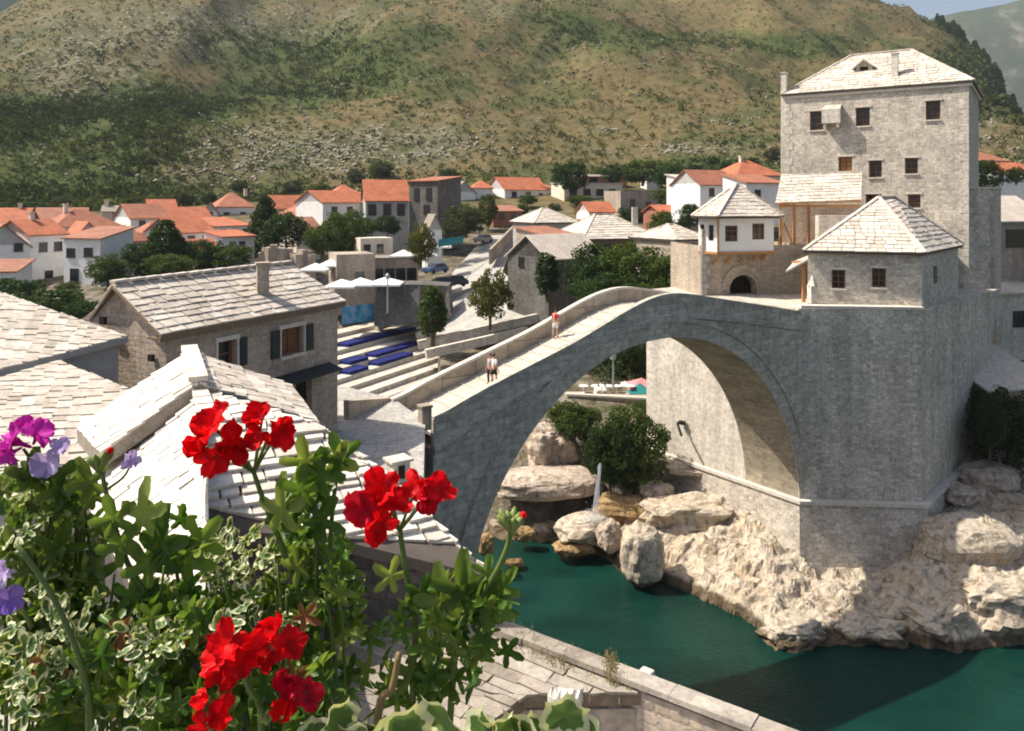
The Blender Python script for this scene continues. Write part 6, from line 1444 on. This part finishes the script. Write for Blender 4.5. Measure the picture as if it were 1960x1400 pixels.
class Leaves:
    def __init__(s): s.mb=MB(); s.mb.uv=[]
    def add(s,kind,base,direc,normal,size):
        p,f,u=LS[kind]; y=V(direc).normalized(); n=V(normal); n=(n-y*n.dot(y)); n=n.normalized() if n.length>1e-4 else y.orthogonal().normalized(); x=y.cross(n)
        curl=rf0.uniform(-.5,.9); q=p.copy(); q[:,2]=q[:,2]*rf0.uniform(.5,1.8)-curl*.25*(q[:,1])**2; q[:,0]*=rf0.uniform(.85,1.15); q*=size
        m=np.array([x,y,n]); w_=q@m+np.array(base); s.mb.add(w_.tolist(),f); s.mb.uv+=u
    def build(s,name,m,parent): return s.mb.build(name,m,parent,smooth=True)
def petal(mb,origin,out,nrm,ln,wd,cup):
    """obovate ruffled petal"""
    y=V(out).normalized(); n=V(nrm); n=(n-y*n.dot(y)).normalized(); x=y.cross(n); nu,nv=6,6; ph=rf0.random()*6; b=[];am=rf0.uniform(.5,1.3)
    for j in range(nv+1):
        v=j/nv; wv=wd*(.16+.84*math.sin(min(1.0,v*1.02)**.85*math.pi*.66)**1.1) if v<.97 else wd*.66
        for i in range(nu+1):
            u=(i/nu-.5)*2; yy=ln*(v-.10*abs(u)**2*v+.05*math.cos(7*u+ph)*v); xx=wv*u*.5
            zz=ln*(cup*v*v+am*.17*math.sin(u*4.2+ph)*v*v+.12*u*u*v+.10*am*math.sin(8*u+ph*2)*v**2)
            b.append(V(origin)+x*xx+y*yy+n*zz)
    mb.add(b,[(j*(nu+1)+i,j*(nu+1)+i+1,(j+1)*(nu+1)+i+1,(j+1)*(nu+1)+i) for j in range(nv) for i in range(nu)])
def floret(parent,c,axis,r,m,name='floret',npet=5,cup=(-.45,.6)):
    a=V(axis).normalized(); x=a.orthogonal().normalized(); y=a.cross(x); ph=rf0.random()*6.28; mb=MB()
    for k in range(npet):
        t=ph+k*2*math.pi/npet+rf0.uniform(-.15,.15); out=x*math.cos(t)+y*math.sin(t)+a*rf0.uniform(.0,.95)
        petal(mb,V(c)+a*.0015*(k%2),out,a,r*rf0.uniform(.8,1.15),r*rf0.uniform(.7,1.05),rf0.uniform(*cup))
    o=mb.build(name,M[m],parent,smooth=True)
    st=MB(); 
    for k in range(5): q=V(c)+a*r*.28+x*rf0.uniform(-.08,.08)*r+y*rf0.uniform(-.08,.08)*r; st.tube([V(c),q],r*.018,4)
    return o
def head(plant,px,py,D,rpx,n,m,stalk=None,mix=None):
    c=P(px,py,D); r=rpx*D/F; junction=P(*stalk) if stalk else c+V((0,.004,-r*1.2))
    ped=MB(); cen=[]
    for k in range(n):
        a=2*math.pi*k/n+rf0.uniform(-.4,.4); off=V((math.cos(a)*.52*r,-rf0.uniform(.0,.5)*r,math.sin(a)*.5*r+.05*r)) if n>1 else V((0,0,0)); cen.append((c+off,off))
        ped.tube([junction,junction.lerp(c+off,.5)+V((0,0,.1*r)),c+off+V((0,.1*r,-.05*r))],[.0016,.0013,.0016],6)
        ped.tube([c+off+V((0,.12*r,-.16*r)),c+off],[.0012,.0032],6)
    h_=ped.build('flower_head',M['stem'],plant,smooth=True)
    for k,(q,off) in enumerate(cen):
        ax=(off*.9+V((rf0.uniform(-.4,.4)*r,-r*rf0.uniform(.5,1.1),rf0.uniform(.0,.6)*r))).normalized()
        floret(h_,q,ax,r*rf0.uniform(.70,.86),(mix if mix and k%3==2 else m))
    return h_
def budcluster(plant,px,py,D,rpx,n,tip=None):
    c=P(px,py,D); r=rpx*D/F; m=MB(); tips=MB()
    for k in range(n):
        a=2*math.pi*k/n; d=V((math.cos(a)*.6,math.sin(a)*.4,1.0+rf0.uniform(-.2,.3))).normalized(); b=c+V((0,0,-r*.7)); e=b+d*r*rf0.uniform(1.2,1.7)
        m.tube([b,b.lerp(e,.45),b.lerp(e,.75),e],[r*.10,r*.15,r*.24,r*.05],7)
        if tip and k<1: tips.tube([e-d*r*.22,e+d*r*.1,e+d*r*.2],[r*.15,r*.2,r*.04],7)
    o=m.build('bud_cluster',M['bud'],plant,smooth=True)
    if tip: tips.build('red_tip',M[tip],o,smooth=True)
def stem(mb,pts,r0,r1):
    q=[P(*p) for p in pts]; out=[]
    for i in range(len(q)-1):
        for k in range(4):
            t=k/4; p0=q[max(i-1,0)];p1=q[i];p2=q[i+1];p3=q[min(i+2,len(q)-1)]
            out.append(.5*((2*p1)+(p2-p0)*t+(2*p0-5*p1+4*p2-p3)*t*t+(3*p1-p0-3*p2+p3)*t**3))
    out.append(q[-1]); n=len(out); mb.tube(out,[r0+(r1-r0)*i/(n-1) for i in range(n)],8); return out
def clump(L,kind,px,py,rx,ry,D,dD,n,s0,s1,up=.85,cam=.5):
    for k in range(int(n*(.68 if kind=='lobed' else .66))):
        a=rf0.random()*6.28; r=rf0.random()**.55; qx=px+math.cos(a)*r*rx; qy=py+math.sin(a)*r*ry; d=D+rf0.uniform(-dD,dD)
        b=P(qx,qy,d); direc=V((math.cos(a)*.6+rf0.gauss(0,.6),rf0.gauss(-.1,.5),-math.sin(a)*.4+rf0.gauss(.45,.5))); nr=V((rf0.gauss(0,.5),-cam+rf0.gauss(0,.5),up+rf0.gauss(0,.5)))
        L.add(kind,b,direc,nr,rf0.uniform(s0,s1)*(.78 if kind=='lobed' else .85))
base_pl=P(500,1500,.78)
def plant(name,label,px,py,D): return thing(name,label,'flower',tuple(P(px,py,D)),None)
GP=plant('geranium_plant','red geranium with dark lobed leaves, most of its blooms at the lower middle',480,1800,.75)
G2=plant('geranium_plant','red geranium on a tall stalk with pale green buds, nearest the river',820,1800,.77)
PP=plant('petunia_plant','leafy petunia with magenta and lilac flowers at the left edge',60,1800,.8)
VP=plant('variegated_plant','cream edged pelargonium leaves spreading along the bottom',720,1800,.66)
VQ=plant('variegated_plant','feathery cream and green foliage behind the lower red blooms',400,1800,.85)
# --- centre geranium
S=MB()
stem(S,[(600,1800,.79),(590,1250,.79),(555,1090,.79),(505,960,.78),(486,905,.77)],.0034,.0024)
stem(S,[(486,905,.77),(455,880,.765),(435,858,.76)],.002,.0015); stem(S,[(486,905,.77),(500,870,.77),(512,838,.765)],.002,.0015)
stem(S,[(640,1800,.8),(628,1200,.8),(632,1040,.8),(642,930,.8),(655,885,.8)],.003,.0018)
stem(S,[(590,1400,.8),(605,1130,.8),(603,980,.8),(585,905,.8)],.003,.0018)
stem(S,[(470,1800,.7),(500,1400,.7),(478,1320,.68),(455,1275,.67)],.0034,.0022); stem(S,[(560,1800,.7),(545,1380,.7),(545,1300,.68),(540,1255,.68)],.003,.002)
stem(S,[(330,1800,.78),(320,1300,.78),(345,1160,.78),(325,1030,.78)],.003,.0016); stem(S,[(430,1800,.78),(350,1280,.78),(245,1080,.78),(205,950,.78),(196,905,.78)],.0034,.002)
stem(S,[(400,1800,.66),(405,1430,.65),(402,1385,.64)],.003,.002)
for k in range(26):
    x=rf0.uniform(180,640); stem(S,[(x+rf0.uniform(-60,60),1800,.8),(x+rf0.uniform(-30,30),1330,.78),(x+rf0.uniform(-40,40),rf0.uniform(1080,1220),.78+rf0.uniform(-.05,.08))],.0026,.0013)
S.build('stems',M['stem'],GP,smooth=True)
L=Leaves()
for (x,y,rx,ry,D,dD,n,a,b) in ((315,1195,105,60,.80,.05,60,.022,.036),(330,1260,140,110,.78,.06,120,.022,.036),(220,1340,140,90,.76,.06,90,.022,.036),(490,1200,110,80,.82,.05,76,.02,.034),(610,1090,45,70,.82,.03,44,.02,.034),(560,1030,40,55,.82,.03,24,.02,.032),(600,960,40,50,.81,.02,16,.02,.03),(610,1200,70,110,.80,.05,80,.02,.034),(460,1380,190,70,.74,.05,110,.022,.036),(590,1330,80,90,.76,.04,60,.02,.034),(330,1040,50,50,.79,.02,16,.024,.034),(130,1150,60,60,.82,.04,34,.02,.032),(655,1100,30,60,.8,.02,14,.016,.024)):
    clump(L,'lobed',x,y,rx,ry,D,dD,n,a,b)
for (x,y,dx,dz,s) in ((322,1075,-.1,1,.046),(345,1095,.45,.9,.038),(300,1095,-.6,.8,.036),(280,1010,-.1,1,.04),(372,1050,.6,.7,.036),(545,1000,-.1,1,.04),(575,960,.1,1,.038),(605,930,.25,1,.036),(590,900,-.2,1,.03),(640,905,.4,1,.03),(655,890,-.3,1,.028),(610,1010,.5,.8,.034),(225,1010,-.3,1,.03),(245,1060,-.5,.8,.036)):
    L.add('lobed',P(x,y,.775),V((dx,-.1,dz)),V((rf0.uniform(-.3,.3),-.8,.35)),s)
L.build('foliage',M['geranium_leaf'],GP)
WL_=Leaves()
for k in range(9): WL_.add('lobed',P(rf0.uniform(70,620),rf0.uniform(1130,1330),.74),V((rf0.gauss(0,1),-.2,rf0.gauss(0,1))),V((0,-1,.3)),rf0.uniform(.016,.024))
WL_.build('wilted_leaves',M['wilted'],GP)
head(GP,420,842,.75,54,4,'red_petal',(486,905,.77)); head(GP,522,812,.76,44,3,'red_petal',(486,905,.77))
head(GP,447,1250,.66,53,4,'red_petal',(455,1300,.67)); head(GP,535,1232,.67,44,3,'red_petal',(545,1285,.68)); head(GP,566,1318,.66,44,3,'pink_petal',(548,1340,.68),'red_petal'); head(GP,402,1362,.64,42,3,'red_petal',(403,1395,.645))
budcluster(GP,655,868,.8,26,7); budcluster(GP,585,890,.8,22,5); budcluster(GP,190,885,.78,30,8,'red_petal'); budcluster(GP,510,1375,.66,18,4,'red_petal')
# --- right geranium
S=MB()
stem(S,[(800,1800,.8),(790,1330,.79),(795,1200,.78),(775,1080,.77),(765,1015,.76)],.0036,.0026)
stem(S,[(765,1015,.76),(750,995,.755),(735,980,.75)],.002,.0016); stem(S,[(765,1015,.76),(790,985,.76),(808,960,.755)],.002,.0016)
stem(S,[(840,1800,.78),(870,1260,.78),(905,1170,.77),(950,1095,.76),(972,1045,.76),(975,1020,.76)],.0036,.0026)
stem(S,[(830,1800,.8),(835,1300,.79),(850,1180,.79)],.003,.0016)
S.build('stems',M['stem'],G2,smooth=True)
S=MB(); stem(S,[(700,1800,.7),(722,1380,.7),(750,1320,.7),(764,1250,.7)],.0042,.0028); S.build('woody_stem',M['stem_brown'],G2,smooth=True)
L=Leaves()
for (x,y,rx,ry,D,dD,n,a,b) in ((880,1195,65,75,.79,.03,30,.02,.034),(850,1285,70,50,.79,.03,20,.022,.034),(790,1310,50,50,.78,.03,20,.02,.032),(930,1150,38,40,.78,.02,20,.018,.028),(790,1200,32,40,.79,.02,12,.016,.026),(715,1310,40,50,.79,.03,12,.02,.03),(700,1190,30,40,.80,.03,8,.018,.028),(940,1210,40,40,.79,.02,14,.02,.03)):
    clump(L,'lobed',x,y,rx,ry,D,dD,n,a,b)
for (x,y,dx,dz,s) in ((850,1170,-.1,1,.038),(880,1150,.1,1,.04),(920,1170,.5,.8,.04),(800,1150,.3,.9,.028),(760,1110,-.7,.5,.024),(955,1140,.5,.9,.028)): L.add('lobed',P(x,y,.77),V((dx,-.1,dz)),V((rf0.uniform(-.3,.3),-.8,.35)),s)
L.build('foliage',M['geranium_leaf'],G2)
head(G2,722,965,.74,53,4,'red_petal',(765,1015,.76),'pink_petal'); head(G2,820,936,.75,41,3,'red_petal',(765,1015,.76),'pink_petal')
budcluster(G2,980,1000,.76,34,9,'red_petal')
# --- petunias on the left
S=MB()
for k in range(22):
    x=rf0.uniform(-40,190); stem(S,[(x,1800,.84),(x+rf0.uniform(-30,30),1250,.83),(x+rf0.uniform(-40,40),rf0.uniform(900,1080),.82)],.0024,.0012)
stem(S,[(60,1800,.7),(170,1400,.7),(120,1180,.7),(30,1040,.7)],.0034,.002); stem(S,[(200,1800,.7),(170,1330,.7),(110,1260,.7)],.003,.002)
stem(S,[(120,930,.82),(70,890,.81),(45,860,.8)],.002,.0014); stem(S,[(120,950,.82),(100,920,.81),(92,898,.8)],.002,.0014); stem(S,[(200,940,.82),(235,915,.8),(250,890,.8)],.0016,.001); stem(S,[(60,1200,.72),(40,1160,.71),(18,1130,.7)],.002,.0014)
S.build('stems',M['stem'],PP,smooth=True)
L=Leaves()
for (x,y,rx,ry,D,dD,n,a,b) in ((50,945,100,55,.84,.04,100,.016,.028),(120,960,55,50,.84,.03,44,.014,.024),(20,1050,80,90,.84,.05,120,.018,.03),(120,1040,80,80,.84,.04,110,.016,.028),(60,1200,120,110,.82,.06,150,.018,.032),(60,1340,130,90,.8,.06,130,.018,.032)):
    clump(L,'ovate',x,y,rx,ry,D,dD,int(n*.7),a,b); clump(L,'lobed',x,y,rx,ry,D,dD,int(n*.25),a*1.2,b*1.2)
for k in range(40): L.add('lobed',P(rf0.uniform(-10,200),rf0.uniform(900,1380),.8),V((rf0.gauss(0,.6),-.2,1)),V((rf0.gauss(0,.5),-.7,.5)),rf0.uniform(.02,.034))
L.build('foliage',M['petunia_leaf'],PP)
def trumpet(plant,px,py,D,rpx,m,ax,npet=5):
    c=P(px,py,D); r=rpx*D/F; a=V(ax).normalized(); h_=MB(); h_.tube([c-a*r*.9,c-a*r*.4,c-a*r*.05],[r*.08,r*.12,r*.26],8); o=h_.build('flower_head',M[m],plant,smooth=True); floret(o,c,a,r,m,'corolla',npet,(-.25,.1)); return o
trumpet(PP,28,845,.8,37,'magenta_petal',(-.5,-.6,.5)); trumpet(PP,72,832,.8,33,'magenta_petal',(.5,-.4,.7)); trumpet(PP,20,868,.79,29,'magenta_petal',(-.2,-1,-.1)); trumpet(PP,50,818,.81,26,'magenta_petal',(.1,-.5,.9))
trumpet(PP,90,890,.79,31,'lilac_petal',(.1,-1,.25)); trumpet(PP,112,858,.8,24,'lilac_petal',(.4,-.6,.6)); trumpet(PP,250,882,.8,22,'lilac_petal',(.5,-.6,.3)); trumpet(PP,10,1095,.7,30,'lilac_petal',(-.2,-.9,.4)); trumpet(PP,20,1150,.7,30,'violet_petal',(.1,-1,.1))
# --- variegated plants
L=Leaves(); S=MB()
for (x,y,s,dx,dz) in ((660,1380,.042,-.3,.9),(630,1400,.036,-.8,.6),(700,1395,.03,.5,.8),(800,1400,.05,-.5,.8),(850,1392,.056,.1,1),(900,1402,.046,.6,.7),(965,1405,.042,-.3,.9),(1030,1395,.036,-.5,.8),(1075,1378,.046,.15,1),(1095,1395,.04,.6,.8),(1000,1420,.05,.1,1),(760,1425,.05,-.2,1),(930,1430,.05,.3,1),(690,1430,.05,.1,.9)):
    b=P(x,y+26,.66); L.add('round',b,V((dx,-.35,dz)),V((rf0.uniform(-.3,.3),-.75,.7)),s); stem(S,[(x-20,1800,.68),(x,y+26,.66)],.0016,.0012)
S.build('stems',M['stem'],VP,smooth=True); L.build('foliage',M['variegated_leaf'],VP)
L=Leaves(); S=MB()
for (x,y,rx,ry,D,n) in ((440,1060,80,40,.84,70),(390,1110,130,60,.82,110),(470,1100,70,70,.82,60),(300,1190,90,50,.76,40),(70,1190,90,50,.74,44),(110,1250,90,60,.74,60),(50,1290,70,50,.73,44),(230,1250,80,50,.74,40),(520,1180,60,50,.78,30),(300,1240,60,50,.72,30),(400,1210,70,60,.74,36),(230,1385,60,30,.68,18),(30,1350,60,40,.7,26),(150,1180,60,40,.75,24),(20,1000,40,40,.78,14)):
    clump(L,'ovate',x,y,rx,ry,D,.03,int(n*.62),.012,.024,.8,.5); clump(L,'lobed',x,y,rx,ry,D,.03,int(n*.2),.016,.026,.8,.5)
for k in range(30):
    x=rf0.uniform(40,520); stem(S,[(x,1800,.9),(x+rf0.uniform(-40,40),1250,.89),(x+rf0.uniform(-60,60),rf0.uniform(1040,1200),.88)],.002,.001)
S.build('stems',M['stem'],VQ,smooth=True); L.build('foliage',M['variegated_leaf'],VQ)
# planter that holds them, just below the frame
pb_=MB(); z0=H-.76
for (c,sz) in (((-.20,.72,z0-.13),(1.35,.03,.26)),((-.20,.98,z0-.13),(1.35,.03,.26)),((-.86,.85,z0-.13),(.03,.23,.26)),((.46,.85,z0-.13),(.03,.23,.26)),((-.20,.85,z0-.245),(1.29,.23,.03))): pb_.box(c,sz)
pt_=thing('window_box','long brown planter box holding the balcony flowers','planter',(-.2,.85,z0-.26)); pb_.build('box',M['wood_old'],pt_)
so_=MB(); so_.box((-.2,.85,z0-.06),(1.285,.225,.06)); so_.build('soil',M['slate_bed'],pt_)
# ---------------------------------------------------------------- people on the bridge
def person(label,px,w_across,face,hgt,shirt,lower,shorts=True,stride=.12,bag=False):
    p0=L2+NB*w_across; t,D=on_line(px,p0,p0+U); z=zd(t)+.06; q=p0+U*t; s=hgt/1.75; ca,sa=math.cos(face),math.sin(face)
    X_=lambda x,y,zz:(q.x+(x*ca-y*sa)*s,q.y+(x*sa+y*ca)*s,z+zz*s)
    th=thing('person',label,'person',(q.x,q.y,z))
    def skin(name,verts,edges,m,lvl=2,root=0):
        me=bpy.data.meshes.new(name); L_=V(th.location); me.from_pydata([tuple(V(X_(*v[:3]))-L_) for v in verts],edges,[]); me.materials.append(M[m])
        o=bpy.data.objects.new(name,me); COL.objects.link(o); o.parent=th
        sk=o.modifiers.new('skin','SKIN'); sl_=me.skin_vertices[0].data if me.skin_vertices else None
        if sl_ is None: me.skin_vertices.new(name='skin') if hasattr(me.skin_vertices,'new') else None; sl_=me.skin_vertices[0].data
        for i,v in enumerate(verts): sl_[i].radius=(v[3]*s,(v[4] if len(v)>4 else v[3])*s)
        sl_[root].use_root=True
        sb=o.modifiers.new('sub','SUBSURF'); sb.levels=lvl; sb.render_levels=lvl; return o
    f=-1
    V_=[(0,0,.95,.13,.11),(0,0,1.15,.125,.10),(0,0,1.38,.15,.105),(0,0,1.48,.06),(0,-.01,1.56,.06),(0,-.02,1.66,.078,.09),(0,-.01,1.74,.05),
        (-.19,0,1.42,.05),(-.24,.02,1.15,.042),(-.23,-.10,.90,.033),(-.23,-.15,.82,.02),(.19,0,1.42,.05),(.24,.02,1.15,.042),(.23,-.08,.90,.033),(.23,-.12,.82,.02),
        (-.09,0,.88,.09),(-.10,-stride*.5,.50,.062),(-.10,-stride*.2,.10,.042),(-.10,-stride*.2-.16,.035,.035),(.09,0,.88,.09),(.10,stride*.3,.50,.062),(.10,stride,.12,.042),(.10,stride-.14,.035,.035)]
    E=[(0,1),(1,2),(2,3),(3,4),(4,5),(5,6),(2,7),(7,8),(8,9),(9,10),(2,11),(11,12),(12,13),(13,14),(0,15),(15,16),(16,17),(17,18),(0,19),(19,20),(20,21),(21,22)]
    for side,w_ in ((-1,10),(1,14)):
        hx,hy,hz=V_[w_][:3]
        for k,ln in enumerate((.075,.085,.08,.065)):
            a=(hx+.004*side,hy-.03+.02*k,hz-.02); n0=len(V_); V_.append((a[0],a[1],a[2]-ln*.5,.009)); V_.append((a[0]-.012*side,a[1]-.006,a[2]-ln,.008)); E+=[(w_,n0),(n0,n0+1)]
        n0=len(V_); V_.append((hx-.01*side,hy-.055,hz-.03,.010)); V_.append((hx-.016*side,hy-.065,hz-.06,.009)); E+=[(w_,n0),(n0,n0+1)]
    skin('body',V_,E,'skin')
    sv=[(0,0,.93,.145,.125),(0,0,1.15,.14,.115),(0,0,1.38,.165,.12),(0,0,1.465,.075),(-.195,0,1.42,.065),(-.235,.015,1.22,.062),(.195,0,1.42,.065),(.235,.015,1.22,.062)]
    skin('shirt',sv,[(0,1),(1,2),(2,3),(2,4),(4,5),(2,6),(6,7)],shirt)
    kz=.56 if shorts else .13
    lv=[(0,0,.97,.145,.125),(-.09,0,.86,.105),(-.10,-stride*.48,.55,.08),(.09,0,.86,.105),(.10,stride*.28,.55,.08)]; le=[(0,1),(1,2),(0,3),(3,4)]
    if not shorts: lv+=[(-.10,-stride*.2,.12,.055),(.10,stride,.13,.055)]; le+=[(2,5),(4,6)]
    skin('shorts' if shorts else 'trousers',lv,le,lower)
    hm=MB(); bm=bmesh.new(); bmesh.ops.create_uvsphere(bm,u_segments=14,v_segments=10,radius=1); ix={}
    for v in bm.verts:
        x,y,zz=v.co; 
        hm.v.append(X_(x*.088,y*.105+.005,1.675+zz*.098))
    for fc in bm.faces:
        c=fc.calc_center_median()
        if c.z>.25 or (c.y>.1 and c.z>-.5): hm.f.append(tuple(v.index for v in fc.verts)); hm.m.append(0)
    bm.free(); hm.build('hair',M['hair'],th,smooth=True)
    sh=MB()
    for x,y in ((-.10,-stride*.2-.08),(.10,stride-.06)): sh.lathe(X_(x,y,.0),[(.055*s,0),(.06*s,.03*s),(.05*s,.07*s),(.035*s,.09*s)],8)
    sh.build('shoes',M['red_cloth'] if shirt=='red_cloth' else M['black_cloth'],th)
    if bag: bg=MB(); bg.box(X_(.3,-.05,.75),(.12*s,.26*s,.3*s),face); bg.beam(X_(.3,-.05,.9),X_(.16,0,1.45),.03); tag(bg.build('shoulder_bag',M['black_cloth'],loc=X_(.3,-.05,.6)),'dark bag hanging at the side of the person in pale shirt','bag')
    return th
BD=math.atan2(U.y,U.x)
person('person in a red T-shirt and pale shorts walking up the bridge deck',1063,3.6,BD+math.pi/2+.2,1.78,'red_cloth','canvas')
person('person in a pale shirt and black shorts lower down the bridge deck',946,1.75,BD+math.pi/2,1.74,'canvas','black_cloth',True,.16,True)
person('dark haired person in mauve top half hidden behind the pale shirted person',938,2.1,BD-math.pi/2,1.70,'grey','black_cloth',False,.14)

# ---------------------------------------------------------------- air
hz=MB(); hz.box((0,2000,377),(11800,9800,768))
hm=bpy.data.materials.new('air'); hm.use_nodes=True; n=hm.node_tree.nodes; n.clear(); o=n.new('ShaderNodeOutputMaterial'); pv_=n.new('ShaderNodeVolumePrincipled')
pv_.inputs['Color'].default_value=(.80,.88,1,1); pv_.inputs['Density'].default_value=.00011; pv_.inputs['Anisotropy'].default_value=.1
hm.node_tree.links.new(pv_.outputs[0],o.inputs['Volume'])
tag(hz.build('haze',hm),'thin blue summer haze over the valley','haze',kind='stuff')
